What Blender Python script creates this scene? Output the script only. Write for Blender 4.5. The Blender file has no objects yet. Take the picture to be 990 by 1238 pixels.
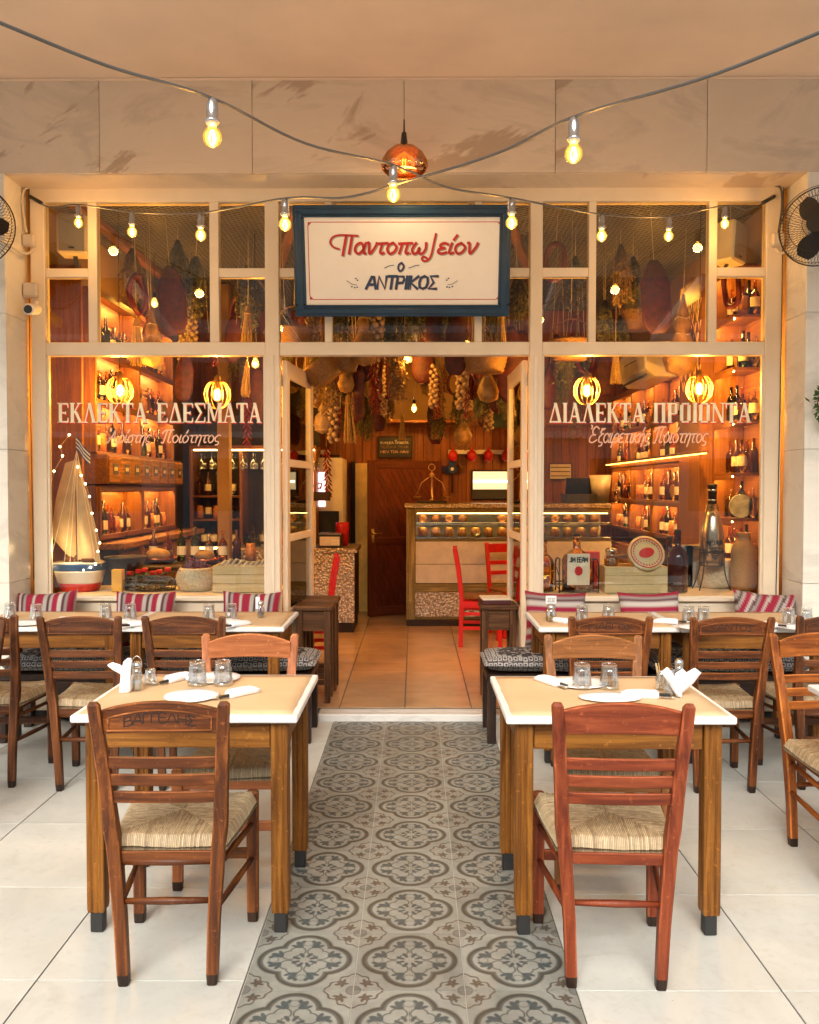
import bpy, math, random
import numpy as np
from mathutils import Vector, Matrix, Euler

# ------------------------------------------------------------ camera, light
PI = math.pi
R = math.radians
random.seed(11)
sc = bpy.context.scene
col = sc.collection

F = 1045.0                       # focal length in photo pixels (990 wide)
CAM = Vector((0, .04, 1.5))
ROT = Euler((R(90 - 1.59), 0, R(0.33)))
cd = bpy.data.cameras.new("camera")
cd.sensor_fit = 'HORIZONTAL'
cd.sensor_width = 36
cd.lens = 36 * F / 990
cd.clip_start = 0.05
cd.clip_end = 500
cam = bpy.data.objects.new("camera", cd)
cam.location = CAM
cam.rotation_euler = ROT
col.objects.link(cam)
sc.camera = cam
RM = ROT.to_matrix()

def W(px, py, Y):                # photo pixel -> point on the plane y = Y
    d = RM @ Vector(((px - 495) / F, -(py - 619) / F, -1))
    return CAM + d * ((Y - CAM.y) / d.y)

def project(p):
    q = RM.transposed() @ (Vector(p) - CAM)
    return 495 + F * q.x / -q.z, 619 - F * q.y / -q.z

w = bpy.data.worlds.new("World")
sc.world = w
w.use_nodes = True
nt = w.node_tree
bg = nt.nodes['Background']
sky = nt.nodes.new('ShaderNodeTexSky')
sky.sky_type = 'NISHITA'
sky.sun_disc = False
SUN_EL, SUN_AZ = 36, 188
sky.sun_elevation = R(SUN_EL)
sky.sun_rotation = R(SUN_AZ)
sky.air_density = 1.0
sky.dust_density = 4.0
sky.ozone_density = 1.0
hz = nt.nodes.new('ShaderNodeHueSaturation')
hz.inputs['Saturation'].default_value = .40
nt.links.new(sky.outputs[0], hz.inputs['Color'])
nt.links.new(hz.outputs[0], bg.inputs[0])
bg.inputs[1].default_value = 0.15
sd = bpy.data.lights.new("sun", 'SUN')
sd.energy = 1.9
sd.angle = R(40)
sd.color = (1, .96, .88)
so = bpy.data.objects.new("sun", sd)
col.objects.link(so)
az = R(SUN_AZ)
sdir = Vector((math.sin(az) * math.cos(R(SUN_EL)), math.cos(az) * math.cos(R(SUN_EL)), math.sin(R(SUN_EL))))
so.rotation_euler = sdir.to_track_quat('Z', 'Y').to_euler()
so.location = (0, -3, 8)
sc.view_settings.view_transform = 'Standard'
sc.view_settings.look = 'None'
sc.view_settings.exposure = 1.0
sc.view_settings.gamma = 1
sc.cycles.use_denoising = True
sc.cycles.max_bounces = 10
sc.cycles.transparent_max_bounces = 24
sc.cycles.transmission_bounces = 8
sc.cycles.diffuse_bounces = 5
sc.cycles.glossy_bounces = 5
sc.cycles.sample_clamp_indirect = 6
sc.cycles.caustics_reflective = False
sc.cycles.caustics_refractive = False

# ------------------------------------------------------------ mesh helpers
def rect(wd, d, c=0.003):
    a, b = wd / 2, d / 2
    c = min(c, a * .9, b * .9)
    return [(-a + c, -b), (a - c, -b), (a, -b + c), (a, b - c), (a - c, b), (-a + c, b), (-a, b - c), (-a, -b + c)]

def circ(r, n=10, ry=None):
    return [(r * math.cos(2 * PI * k / n), (ry or r) * math.sin(2 * PI * k / n)) for k in range(n)]

class MB:
    def __init__(s):
        s.v = []; s.f = []; s.m = []; s.sm = []; s.c = None
    def add(s, vs, fs, mi=0, smooth=False):
        n = len(s.v)
        s.v += [tuple(p) for p in vs]
        for k, q in enumerate(fs):
            s.f.append([n + i for i in q])
            s.m.append(mi[k] if isinstance(mi, list) else mi)
            s.sm.append(smooth)
        return s
    def prism(s, path, secs, U, V, mi=0, smooth=False, edge=None, cap=True, closed=False):
        U, V = Vector(U), Vector(V)
        n = len(secs[0]); vs = []; fs = []; ms = []
        for p, q in zip(path, secs):
            p = Vector(p)
            vs += [p + U * a + V * b for a, b in q]
        L = len(path)
        for i in range(L if closed else L - 1):
            j = (i + 1) % L
            for k in range(n):
                fs.append((i * n + k, i * n + (k + 1) % n, j * n + (k + 1) % n, j * n + k))
                ms.append(edge if (edge is not None and k % 2 == 1 and n == 8) else mi)
        if cap and not closed:
            fs.append(tuple(range(n))[::-1]); ms.append(mi)
            fs.append(tuple((L - 1) * n + k for k in range(n))); ms.append(mi)
        return s.add(vs, fs, ms, smooth)
    def box(s, x0, x1, y0, y1, z0, z1, c=0.002, mi=0, edge=None):
        L = [x1 - x0, y1 - y0, z1 - z0]
        ax = L.index(max(L))
        cen = Vector(((x0 + x1) / 2, (y0 + y1) / 2, (z0 + z1) / 2))
        E = [Vector((1, 0, 0)), Vector((0, 1, 0)), Vector((0, 0, 1))]
        A, B, C = E[(ax + 1) % 3], E[(ax + 2) % 3], E[ax]
        a, b, l = L[(ax + 1) % 3], L[(ax + 2) % 3], L[ax] / 2
        c = min(c, a * .4, b * .4, l * .4)
        full, sm = rect(a, b, c), rect(a - 2 * c, b - 2 * c, c * .3)
        return s.prism([cen - C * l, cen - C * (l - c), cen + C * (l - c), cen + C * l], [sm, full, full, sm], A, B, mi, False, edge)
    def bar(s, p0, p1, wd, d, up=(0, 0, 1), c=0.003, mi=0, edge=None):
        p0, p1 = Vector(p0), Vector(p1)
        t = (p1 - p0).normalized()
        U = t.cross(Vector(up))
        if U.length < 1e-4: U = t.cross(Vector((0, 1, 0)))
        U.normalize(); V = U.cross(t)
        q = rect(wd, d, c)
        return s.prism([p0, p1], [q, q], U, V, mi, False, edge)
    def tube(s, pts, r, n=8, mi=0, closed=False, cap=True):
        pts = [Vector(p) for p in pts]; L = len(pts); vs = []; fs = []
        up = None
        for i, p in enumerate(pts):
            a = pts[i - 1] if (i > 0 or closed) else p
            b = pts[(i + 1) % L] if (i < L - 1 or closed) else p
            t = (b - a)
            t = t.normalized() if t.length > 1e-9 else Vector((0, 0, 1))
            if up is None:
                up = t.orthogonal().normalized()
            up = (up - t * up.dot(t))
            up = up.normalized() if up.length > 1e-6 else t.orthogonal().normalized()
            v2 = t.cross(up)
            rr = r[i] if isinstance(r, (list, tuple)) else r
            vs += [p + (up * math.cos(2 * PI * k / n) + v2 * math.sin(2 * PI * k / n)) * rr for k in range(n)]
        for i in range(L if closed else L - 1):
            j = (i + 1) % L
            fs += [(i * n + k, i * n + (k + 1) % n, j * n + (k + 1) % n, j * n + k) for k in range(n)]
        if cap and not closed:
            fs += [tuple(range(n))[::-1], tuple((L - 1) * n + k for k in range(n))]
        return s.add(vs, fs, mi, True)
    def lathe(s, prof, n=16, o=(0, 0, 0), mi=0, mod=None, smooth=True, sx=1, sy=1, cap=False):
        o = Vector(o); vs = []; fs = []
        for r, z in prof:
            for k in range(n):
                a = 2 * PI * k / n
                rr = r * (mod(a, z) if mod else 1)
                vs.append((o.x + rr * math.cos(a) * sx, o.y + rr * math.sin(a) * sy, o.z + z))
        for i in range(len(prof) - 1):
            fs += [(i * n + k, i * n + (k + 1) % n, (i + 1) * n + (k + 1) % n, (i + 1) * n + k) for k in range(n)]
        if cap:
            fs += [tuple(range(n))[::-1], tuple((len(prof) - 1) * n + k for k in range(n))]
        return s.add(vs, fs, mi, smooth)
    def ball(s, o, r, n=8, m=5, mi=0, sx=1, sy=1, sz=1):
        prof = [(max(1e-4, r * math.sin(PI * i / m)), -r * sz * math.cos(PI * i / m)) for i in range(m + 1)]
        return s.lathe(prof, n, o, mi, None, True, sx, sy)
    def plate(s, poly, y0, y1, mi=0, smooth=False):      # polygon (x,z) with thickness along y
        n = len(poly)
        vs = [(x, y0, z) for x, z in poly] + [(x, y1, z) for x, z in poly]
        fs = [tuple(range(n)), tuple(range(2 * n - 1, n - 1, -1))] + [(k, (k + 1) % n, n + (k + 1) % n, n + k) for k in range(n)]
        return s.add(vs, fs, mi, smooth)
    def mesh(s, name, mats, recalc=True):
        me = bpy.data.meshes.new(name)
        me.from_pydata(s.v, [], s.f)
        for m in (mats if isinstance(mats, (list, tuple)) else [mats]):
            me.materials.append(m)
        me.polygons.foreach_set('material_index', s.m)
        me.polygons.foreach_set('use_smooth', s.sm)
        me.update()
        if recalc and len(s.f) < 60000:
            import bmesh
            b = bmesh.new(); b.from_mesh(me)
            bmesh.ops.recalc_face_normals(b, faces=b.faces)
            b.to_mesh(me); b.free()
        return me

def obj(name, mb, mats, parent=None, loc=None, rz=0, label=None, cat=None, group=None, kind=None):
    me = mb.mesh(name, mats) if isinstance(mb, MB) else mb
    o = bpy.data.objects.new(name, me)
    col.objects.link(o)
    if parent: o.parent = parent
    if loc is not None: o.location = loc
    if rz: o.rotation_euler = (0, 0, rz)
    tag(o, label, cat, group, kind)
    return o

def tag(o, label=None, cat=None, group=None, kind=None):
    if label: o['label'] = label
    if cat: o['category'] = cat
    if group: o['group'] = group
    if kind: o['kind'] = kind
    return o

def empty(name, loc, label, cat, group=None, rz=0):
    o = bpy.data.objects.new(name, None)
    o.empty_display_size = .05
    col.objects.link(o)
    o.location = loc
    o.rotation_euler = (0, 0, rz)
    return tag(o, label, cat, group)

def copy_tree(o, parent=None):
    c = o.copy()
    col.objects.link(c)
    c.parent = parent
    for ch in list(o.children):
        copy_tree(ch, c)
    return c

def place(proto, used, loc, rz, label, group=None, cat=None):
    o = copy_tree(proto) if used[0] else proto
    used[0] = True
    o.location = loc; o.rotation_euler = (0, 0, rz)
    return tag(o, label, cat, group)

def smooth_path(pts, k=6, closed=False):
    pts = [Vector(p) for p in pts]; n = len(pts); out = []
    rng = range(n if closed else n - 1)
    for i in rng:
        if closed:
            a, b, c, d = pts[(i - 1) % n], pts[i], pts[(i + 1) % n], pts[(i + 2) % n]
        else:
            a, b, c, d = pts[max(i - 1, 0)], pts[i], pts[i + 1], pts[min(i + 2, n - 1)]
        for j in range(k):
            t = j / k
            out.append(.5 * ((2 * b) + (c - a) * t + (2 * a - 5 * b + 4 * c - d) * t * t + (3 * b - a - 3 * c + d) * t ** 3))
    if not closed: out.append(pts[-1])
    return out

# ------------------------------------------------------------ materials
def newmat(name):
    m = bpy.data.materials.new(name)
    m.use_nodes = True
    t = m.node_tree
    return m, t, t.nodes['Principled BSDF'], t.nodes['Material Output']

def N(t, typ, **kw):
    n = t.nodes.new(typ)
    for k, v in kw.items(): setattr(n, k, v)
    return n

def coords(t, scale=(1, 1, 1), rnd=True):
    tc = N(t, 'ShaderNodeTexCoord')
    mp = N(t, 'ShaderNodeMapping')
    mp.inputs['Scale'].default_value = scale
    if rnd:
        oi = N(t, 'ShaderNodeObjectInfo')
        mu = N(t, 'ShaderNodeVectorMath', operation='SCALE')
        mu.inputs[0].default_value = (17, 31, 23)
        t.links.new(oi.outputs['Random'], mu.inputs['Scale'])
        ad = N(t, 'ShaderNodeVectorMath', operation='ADD')
        t.links.new(tc.outputs['Object'], ad.inputs[0])
        t.links.new(mu.outputs[0], ad.inputs[1])
        t.links.new(ad.outputs[0], mp.inputs[0])
    else:
        t.links.new(tc.outputs['Object'], mp.inputs[0])
    return mp.outputs[0]

def noise(t, vec, scale, detail=4, rough=.55, dist=0):
    n = N(t, 'ShaderNodeTexNoise')
    n.inputs['Scale'].default_value = scale
    n.inputs['Detail'].default_value = detail
    n.inputs['Roughness'].default_value = rough
    n.inputs['Distortion'].default_value = dist
    t.links.new(vec, n.inputs['Vector'])
    return n.outputs['Fac']

def ramp(t, fac, stops):
    r = N(t, 'ShaderNodeValToRGB')
    e = r.color_ramp.elements
    e[0].position, e[0].color = stops[0][0], (*stops[0][1], 1)
    e[1].position, e[1].color = stops[1][0], (*stops[1][1], 1)
    for p, c in stops[2:]:
        x = e.new(p); x.color = (*c, 1)
    t.links.new(fac, r.inputs[0])
    return r.outputs[0]

def mix(t, fac, a, b, mode='MIX'):
    m = N(t, 'ShaderNodeMix', data_type='RGBA', blend_type=mode)
    for i, v in ((0, fac), (6, a), (7, b)):
        if isinstance(v, (int, float)): m.inputs[i].default_value = v
        elif isinstance(v, tuple): m.inputs[i].default_value = (*v, 1)
        else: t.links.new(v, m.inputs[i])
    return m.outputs[2]

def bump(t, b, h, strength=.3, dist=.002):
    n = N(t, 'ShaderNodeBump')
    n.inputs['Strength'].default_value = strength
    n.inputs['Distance'].default_value = dist
    t.links.new(h, n.inputs['Height'])
    t.links.new(n.outputs[0], b.inputs['Normal'])

def plain(name, c, rough=.5, metal=0, var=.12, scale=12, bs=.15, bd=.001, alpha=None, emis=None, es=0, spec=None, trans=0):
    m, t, b, o = newmat(name)
    v = coords(t)
    n = noise(t, v, scale, 5)
    lo = tuple(x * (1 - var) for x in c); hi = tuple(min(1, x * (1 + var)) for x in c)
    t.links.new(ramp(t, n, [(.3, lo), (.7, hi)]), b.inputs['Base Color'])
    b.inputs['Roughness'].default_value = rough
    b.inputs['Metallic'].default_value = metal
    b.inputs['Transmission Weight'].default_value = trans
    if spec is not None: b.inputs['Specular IOR Level'].default_value = spec
    if bs: bump(t, b, noise(t, v, scale * 6, 3), bs, bd)
    if emis:
        b.inputs['Emission Color'].default_value = (*emis, 1)
        b.inputs['Emission Strength'].default_value = es
    return m

def wood(name, dark, mid, light, axis=2, rough=.38, worn=None, s=1.0, knots=False, rr=0.0):
    """grain runs along `axis`; worn = second colour that shows through in scuffs"""
    m, t, b, o = newmat(name)
    sc3 = [48 * s] * 3; sc3[axis] = 2.2 * s
    v = coords(t, tuple(sc3))
    v2 = coords(t)
    g = noise(t, v, 1.0, 7, .62, .6)
    c = ramp(t, g, [(.33, dark), (.67, light), (.5, mid)])
    big = noise(t, v2, 3.0, 3)
    c = mix(t, ramp(t, big, [(.35, (0, 0, 0)), (.7, (1, 1, 1))]), c, mix(t, .35, c, dark))
    if worn:
        sp = noise(t, v2, 34, 6, .7)
        f = ramp(t, sp, [(.5, (0, 0, 0)), (.62, (1, 1, 1))])
        c = mix(t, f, c, worn)
    if knots:
        vo = N(t, 'ShaderNodeTexVoronoi')
        sc4 = [9.0] * 3; sc4[axis] = 3.2
        t.links.new(coords(t, tuple(sc4)), vo.inputs['Vector'])
        c = mix(t, ramp(t, vo.outputs['Distance'], [(.07, (1, 1, 1)), (.16, (0, 0, 0))]), c, tuple(x * .35 for x in dark))
    if rr:
        oi = N(t, 'ShaderNodeObjectInfo')
        hs = N(t, 'ShaderNodeHueSaturation')
        ma = N(t, 'ShaderNodeMapRange')
        ma.inputs[3].default_value = 1 - rr; ma.inputs[4].default_value = 1 + rr
        t.links.new(oi.outputs['Random'], ma.inputs[0])
        t.links.new(ma.outputs[0], hs.inputs['Value'])
        t.links.new(c, hs.inputs['Color'])
        c = hs.outputs[0]
    sp2 = noise(t, v2, 55, 5, .7)
    c = mix(t, ramp(t, sp2, [(.60, (0, 0, 0)), (.68, (.35, .35, .35))]), c, tuple(min(1, x * 1.8 + .02) for x in light))
    sp3 = noise(t, v2, 11, 6, .7)
    c = mix(t, ramp(t, sp3, [(.58, (0, 0, 0)), (.75, (.55, .55, .55))]), c, dark)
    t.links.new(c, b.inputs['Base Color'])
    rg = N(t, 'ShaderNodeMapRange')
    rg.inputs[3].default_value = rough - .08; rg.inputs[4].default_value = rough + .15
    t.links.new(g, rg.inputs[0]); t.links.new(rg.outputs[0], b.inputs['Roughness'])
    b.inputs['Specular IOR Level'].default_value = .32
    bump(t, b, g, .25, .0012)
    return m

def woodset(name, dark, mid, light, rough=.43, edge=None, **k):
    """three grain directions plus a worn edge material"""
    e = edge or tuple(min(1, x * 1.9 + .02) for x in light)
    return [[wood(name + '_' + 'xyz'[a], dark, mid, light, a, rough, None, **k),
             wood(name + '_edge_' + 'xyz'[a], dark, light, e, a, rough + .1, None, **k)] for a in range(3)]

def marble(name, base, vein, scale=1.6, stain=None, rough=.28, veins=.5):
    m, t, b, o = newmat(name)
    v = coords(t, (1, 1, 2.2))
    n1 = noise(t, v, scale, 8, .65, 1.6)
    c = ramp(t, n1, [(.35, base), (.62, tuple(x * .88 for x in base)), (.5, tuple(min(1, x * 1.05) for x in base))])
    tcr = N(t, 'ShaderNodeVectorRotate', rotation_type='Y_AXIS')
    tcr.inputs['Angle'].default_value = .5
    t.links.new(coords(t, (1, 1, 1)), tcr.inputs['Vector'])
    mp = N(t, 'ShaderNodeMapping'); mp.inputs['Scale'].default_value = (1.1, 1, 3.2)
    t.links.new(tcr.outputs[0], mp.inputs[0])
    n2 = noise(t, mp.outputs[0], 1.3, 9, .7, .8)
    f = ramp(t, n2, [(.56, (0, 0, 0)), (.72, (1, 1, 1))])
    c = mix(t, mix(t, veins, (0, 0, 0), f), c, vein)
    if stain:
        n3 = noise(t, mp.outputs[0], .9, 5, .6, .4)
        f3 = ramp(t, n3, [(.585, (0, 0, 0)), (.62, (.9, .9, .9))])
        c = mix(t, mix(t, .7, (0, 0, 0), f3), c, stain)
    t.links.new(c, b.inputs['Base Color'])
    b.inputs['Roughness'].default_value = rough
    bump(t, b, n1, .05, .001)
    return m

def pane_mat(name, tint=(.93, .95, .93), refl=1.0):
    m, t, b, o = newmat(name)
    t.nodes.remove(b)
    tr = N(t, 'ShaderNodeBsdfTransparent'); tr.inputs[0].default_value = (*tint, 1)
    gl = N(t, 'ShaderNodeBsdfGlossy'); gl.inputs[0].default_value = (refl, refl, refl, 1)
    gl.inputs['Roughness'].default_value = .01
    fr = N(t, 'ShaderNodeFresnel'); fr.inputs[0].default_value = 1.52
    mx = N(t, 'ShaderNodeMixShader')
    t.links.new(fr.outputs[0], mx.inputs[0]); t.links.new(tr.outputs[0], mx.inputs[1]); t.links.new(gl.outputs[0], mx.inputs[2])
    t.links.new(mx.outputs[0], o.inputs[0])
    return m

def glass(name, c=(1, 1, 1), rough=.02, ior=1.45):
    m, t, b, o = newmat(name)
    b.inputs['Base Color'].default_value = (*c, 1)
    b.inputs['Transmission Weight'].default_value = 1
    b.inputs['Roughness'].default_value = rough
    b.inputs['IOR'].default_value = ior
    n = noise(t, coords(t), 30, 2)
    bump(t, b, n, .03, .001)
    return m

def thin_glass(name, tint=(.92, .94, .95), base=.15):
    m, t, b, o = newmat(name)
    t.nodes.remove(b)
    tr = N(t, 'ShaderNodeBsdfTransparent'); tr.inputs[0].default_value = (*tint, 1)
    gl = N(t, 'ShaderNodeBsdfGlossy'); gl.inputs['Roughness'].default_value = .04
    gl.inputs[0].default_value = (*[min(1, x * 1.05 + .02) for x in tint], 1)
    lw = N(t, 'ShaderNodeLayerWeight'); lw.inputs[0].default_value = .45
    mr = N(t, 'ShaderNodeMapRange'); mr.inputs[3].default_value = base; mr.inputs[4].default_value = .75
    mx = N(t, 'ShaderNodeMixShader')
    t.links.new(lw.outputs['Facing'], mr.inputs[0]); t.links.new(mr.outputs[0], mx.inputs[0])
    t.links.new(tr.outputs[0], mx.inputs[1]); t.links.new(gl.outputs[0], mx.inputs[2])
    t.links.new(mx.outputs[0], o.inputs[0])
    return m

def glow(name, c, s):
    m, t, b, o = newmat(name)
    b.inputs['Base Color'].default_value = (*[x * .6 for x in c], 1)
    b.inputs['Emission Color'].default_value = (*c, 1)
    b.inputs['Emission Strength'].default_value = s
    return m

def bulb_glass(name, c, e):
    m, t, b, o = newmat(name)
    t.nodes.remove(b)
    tr = N(t, 'ShaderNodeBsdfTransparent'); tr.inputs[0].default_value = (*c, 1)
    em = N(t, 'ShaderNodeEmission'); em.inputs[0].default_value = (c[0], c[1] * .8, c[2] * .45, 1); em.inputs[1].default_value = e
    ad = N(t, 'ShaderNodeAddShader')
    gl = N(t, 'ShaderNodeBsdfGlossy'); gl.inputs['Roughness'].default_value = .03
    lw = N(t, 'ShaderNodeLayerWeight'); lw.inputs[0].default_value = .25
    mx = N(t, 'ShaderNodeMixShader')
    t.links.new(tr.outputs[0], ad.inputs[0]); t.links.new(em.outputs[0], ad.inputs[1])
    t.links.new(lw.outputs['Fresnel'], mx.inputs[0]); t.links.new(ad.outputs[0], mx.inputs[1]); t.links.new(gl.outputs[0], mx.inputs[2])
    t.links.new(mx.outputs[0], o.inputs[0])
    return m

def attr_mat(name, rough=.6, bs=.1, var=.12, scale=20, sheen=0):
    m, t, b, o = newmat(name)
    a = N(t, 'ShaderNodeAttribute', attribute_name='Col')
    v = coords(t)
    n = noise(t, v, scale, 6, .65)
    c = mix(t, 1.0, a.outputs[0], ramp(t, n, [(.25, (1 - var,) * 3), (.75, (1, 1, 1))]), 'MULTIPLY')
    oi = N(t, 'ShaderNodeObjectInfo'); hs = N(t, 'ShaderNodeHueSaturation'); ma = N(t, 'ShaderNodeMapRange')
    ma.inputs[3].default_value = .86; ma.inputs[4].default_value = 1.08
    t.links.new(oi.outputs['Random'], ma.inputs[0]); t.links.new(ma.outputs[0], hs.inputs['Value']); t.links.new(c, hs.inputs['Color'])
    t.links.new(hs.outputs[0], b.inputs['Base Color'])
    b.inputs['Roughness'].default_value = rough
    if bs: bump(t, b, n, bs, .001)
    return m

M = {}
M['oak'] = woodset('oak', (0.0364, 0.009, 0.0019), (0.1192, 0.0314, 0.0062), (0.2483, 0.0747, 0.0136))
M['redwood'] = woodset('redwood', (0.0961, 0.0151, 0.0047), (0.199, 0.0368, 0.0106), (0.3021, 0.0683, 0.0199))
M['walnut'] = woodset('walnut', (0.037, 0.0116, 0.0036), (0.0923, 0.0272, 0.007), (0.1847, 0.0581, 0.0138))
M['honey'] = woodset('honey', (0.0883, 0.0285, 0.0035), (0.2106, 0.0758, 0.0097), (0.3396, 0.1328, 0.0185))
M['beech'] = woodset('beech', (0.2394, 0.072, 0.0211), (0.383, 0.1219, 0.0402), (0.5027, 0.18, 0.0671))
M['tan'] = woodset('tan', (0.1513, 0.055, 0.0144), (0.275, 0.1032, 0.0298), (0.3987, 0.1582, 0.0501))
M['amber'] = woodset('amber', (0.1255, 0.0285, 0.004), (0.2678, 0.0711, 0.0091), (0.4185, 0.1265, 0.0183))
M['dark'] = woodset('dark', (.010, .005, .003), (.024, .011, .006), (.055, .024, .012))
M['pine'] = woodset('pine', (.17, .05, .010), (.28, .09, .020), (.36, .13, .034), knots=True, rr=.22)
M['cab'] = woodset('cabinet', (0.13, 0.0439, 0.007), (0.21, 0.0777, 0.013), (0.29, 0.1192, 0.022), rr=.1)
M['furn'] = 0
M['crate'] = woodset('crate', (.62, .46, .24), (.7, .54, .3), (.78, .62, .37))
M['door'] = woodset('door', (0.07, 0.0126, 0.0045), (0.126, 0.0252, 0.0078), (0.182, 0.0378, 0.0112), rr=.15)
M['stoolwood'] = woodset('stoolwood', (0.027, 0.012, 0.0045), (0.09, 0.036, 0.012), (0.18, 0.075, 0.0255))
M['green_wood'] = woodset('green_wood', (.10, .075, .02), (.15, .11, .03), (.2, .15, .05))
M['red_paint'] = plain('red_paint', (.55, .012, .01), .35)
M['foot'] = plain('foot_cap', (.018, .017, .016), .6)
M['frame'] = plain('cream_paint', (.80, .67, .49), .42, var=.05, scale=5, bs=.06)
M['white_trim'] = plain('white_trim', (.80, .80, .77), .3, var=.04)
M['kraft'] = plain('kraft_paper', (.60, .42, .235), .75, var=.05, scale=7, bs=.25, bd=.002)
M['soffit'] = plain('soffit_plaster', (.72, .55, .41), .85, var=.09, scale=1.3, bs=.08, bd=.002)
M['fascia'] = marble('fascia_marble', (.64, .52, .40), (.45, .34, .24), 1.1, stain=(.34, .22, .14), veins=.12)
M['pier'] = marble('pier_marble', (.80, .75, .64), (.62, .53, .42), 1.3, veins=.35)
M['sillstone'] = marble('sill_marble', (.72, .70, .66), (.5, .47, .44), 3, veins=.35)
M['porcelain'] = None
M['grout'] = plain('grout', (.10, .095, .085), .9)
M['concrete'] = plain('street_concrete', (.35, .34, .32), .85, scale=2)
M['terracotta'] = plain('interior_tile', (.54, .33, .175), .16, var=.16, scale=3.5, bs=.05)
M['pane'] = pane_mat('window_glass')
M['glassware'] = thin_glass('clear_glass')
M['amber_shade'] = thin_glass('amber_smoked_glass', (.80, .50, .26), .30)
M['plate'] = plain('white_ceramic', (.88, .89, .90), .55, var=.02, bs=0, spec=.2)
M['napkin'] = plain('paper_napkin', (.88, .88, .9), .8, var=.03, scale=30, bs=.3)
M['steel'] = plain('brushed_steel', (.6, .6, .58), .22, 1, var=.05, bs=.05)
M['chrome'] = plain('socket_metal', (.4, .4, .4), .25, .8, var=.1, bs=.05)
M['grey_plastic'] = plain('grey_cable', (.085, .082, .08), .4, var=.1)
M['black'] = plain('black_plastic', (.02, .02, .02), .4)
M['beige_plastic'] = plain('beige_plastic', (.62, .54, .44), .45, var=.05)
M['speaker'] = plain('speaker_case', (.72, .64, .54), .4, var=.04)
M['grille'] = plain('speaker_grille', (.33, .28, .23), .55, scale=220, bs=.6)
M['sign_blue'] = plain('blue_sign_paint', (.006, .040, .085), .32, var=.2, scale=9)
M['sign_white'] = plain('sign_face', (.90, .84, .74), .4, var=.02, bs=.03)
M['letter_red'] = plain('red_letter', (.50, .01, .012), .4, bs=0)
M['letter_grey'] = plain('grey_letter_shadow', (.36, .31, .27), .5, bs=0)
M['letter_blue'] = plain('blue_letter', (.012, .05, .12), .4, bs=0)
M['letter_pink'] = plain('pink_letter_shadow', (.55, .33, .27), .5, bs=0)
M['glass_cream'] = plain('cream_lettering', (.95, .84, .58), .5, bs=0)
M['glass_red'] = plain('red_lettering', (.55, .03, .015), .5, bs=0)
M['glass_rose'] = plain('rose_lettering', (.85, .5, .33), .5, bs=0)
M['copper'] = plain('copper', (.45, .13, .035), .15, 1, var=.1, scale=4, bs=.05)
M['straw'] = plain('straw', (.42, .26, .08), .7, var=.3, scale=60, bs=.4)
M['wicker'] = plain('wicker', (.30, .15, .045), .6, var=.4, scale=90, bs=.6, bd=.003)
M['rope'] = plain('pale_weave', (.62, .52, .36), .75, var=.25, scale=70, bs=.6, bd=.003)
M['burlap'] = plain('burlap', (.50, .28, .09), .85, var=.2, scale=120, bs=.7)
M['herb'] = plain('dried_herb', (.13, .12, .04), .8, var=.6, scale=40, bs=.2)
M['herb2'] = plain('dried_stalks', (.30, .19, .07), .8, var=.5, scale=40, bs=.2)
M['garlic'] = plain('garlic_skin', (.42, .29, .17), .5, var=.25, scale=30, bs=.2)
M['meat'] = plain('cured_meat', (.075, .010, .005), .6, var=.6, scale=26, bs=.6, bd=.004)
M['sausage'] = plain('sausage', (.14, .016, .01), .35, var=.3, scale=20)
M['gourd'] = plain('gourd', (.30, .16, .04), .55, var=.5, scale=22)
M['chili'] = plain('dried_chili', (.2, .012, .006), .3, var=.3, scale=30)
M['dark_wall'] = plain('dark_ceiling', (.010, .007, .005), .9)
M['wire'] = plain('mesh_wire', (.24, .22, .19), .5, .3)
M['plaster_in'] = plain('interior_plaster', (.27, .16, .07), .8, scale=3)
M['iron'] = plain('black_iron', (.035, .028, .024), .5, .4, scale=30, bs=.4)
M['brass'] = plain('brass', (.6, .38, .12), .3, 1)
M['hammered'] = None
M['cardboard'] = plain('pale_card', (.62, .42, .22), .7)
M['paper'] = plain('label_paper', (.75, .66, .5), .6, var=.06)
M['navy'] = plain('navy_cloth', (.02, .05, .22), .7)
M['white_paint'] = plain('white_paint', (.8, .76, .7), .5, var=.05)
M['blue_paint'] = plain('blue_hull_paint', (.03, .10, .3), .45)
M['red_hull'] = plain('red_hull_paint', (.6, .03, .02), .45)
M['sail'] = plain('sail_canvas', (.52, .36, .20), .85, var=.12, scale=14, bs=.4)
M['pv_flat'] = plain('grey_cushion_under', (.2, .19, .19), .8)
M['led_warm'] = glow('warm_led', (1, .48, .12), 85)
M['led_yellow'] = glow('yellow_led', (1, .62, .2), 12)
M['fairy'] = glow('fairy_light', (1, .72, .35), 14)
M['filament'] = glow('filament', (1, .66, .25), 30)
M['bulb'] = bulb_glass('amber_bulb_glass', (1, .66, .18), .55)
M['bulb_in'] = bulb_glass('amber_cage_glass', (1, .62, .16), 1.0)
M['building_wall'] = plain('building_render', (.42, .42, .42), .9)
M['kitchen_glow'] = glow('kitchen_wall_glow', (1, .85, .45), .55)  # emissive wall colour standing in for the lit kitchen
M['b_amber'] = glass('amber_bottle', (.75, .28, .05), .05)
M['b_green'] = glass('green_bottle', (.12, .22, .06), .05)
M['b_clear'] = glass('clear_bottle', (.95, .85, .65), .05)
M['b_dark'] = plain('dark_bottle', (.05, .012, .015), .12, bs=0)
M['b_gold'] = glass('golden_spirit', (.9, .6, .15), .03)
M['jar_fill'] = plain('preserves', (.45, .17, .04), .5, var=.5, scale=40)
M['tile_deco'] = attr_mat('cement_tile', .45, .12, .40, 8)
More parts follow.
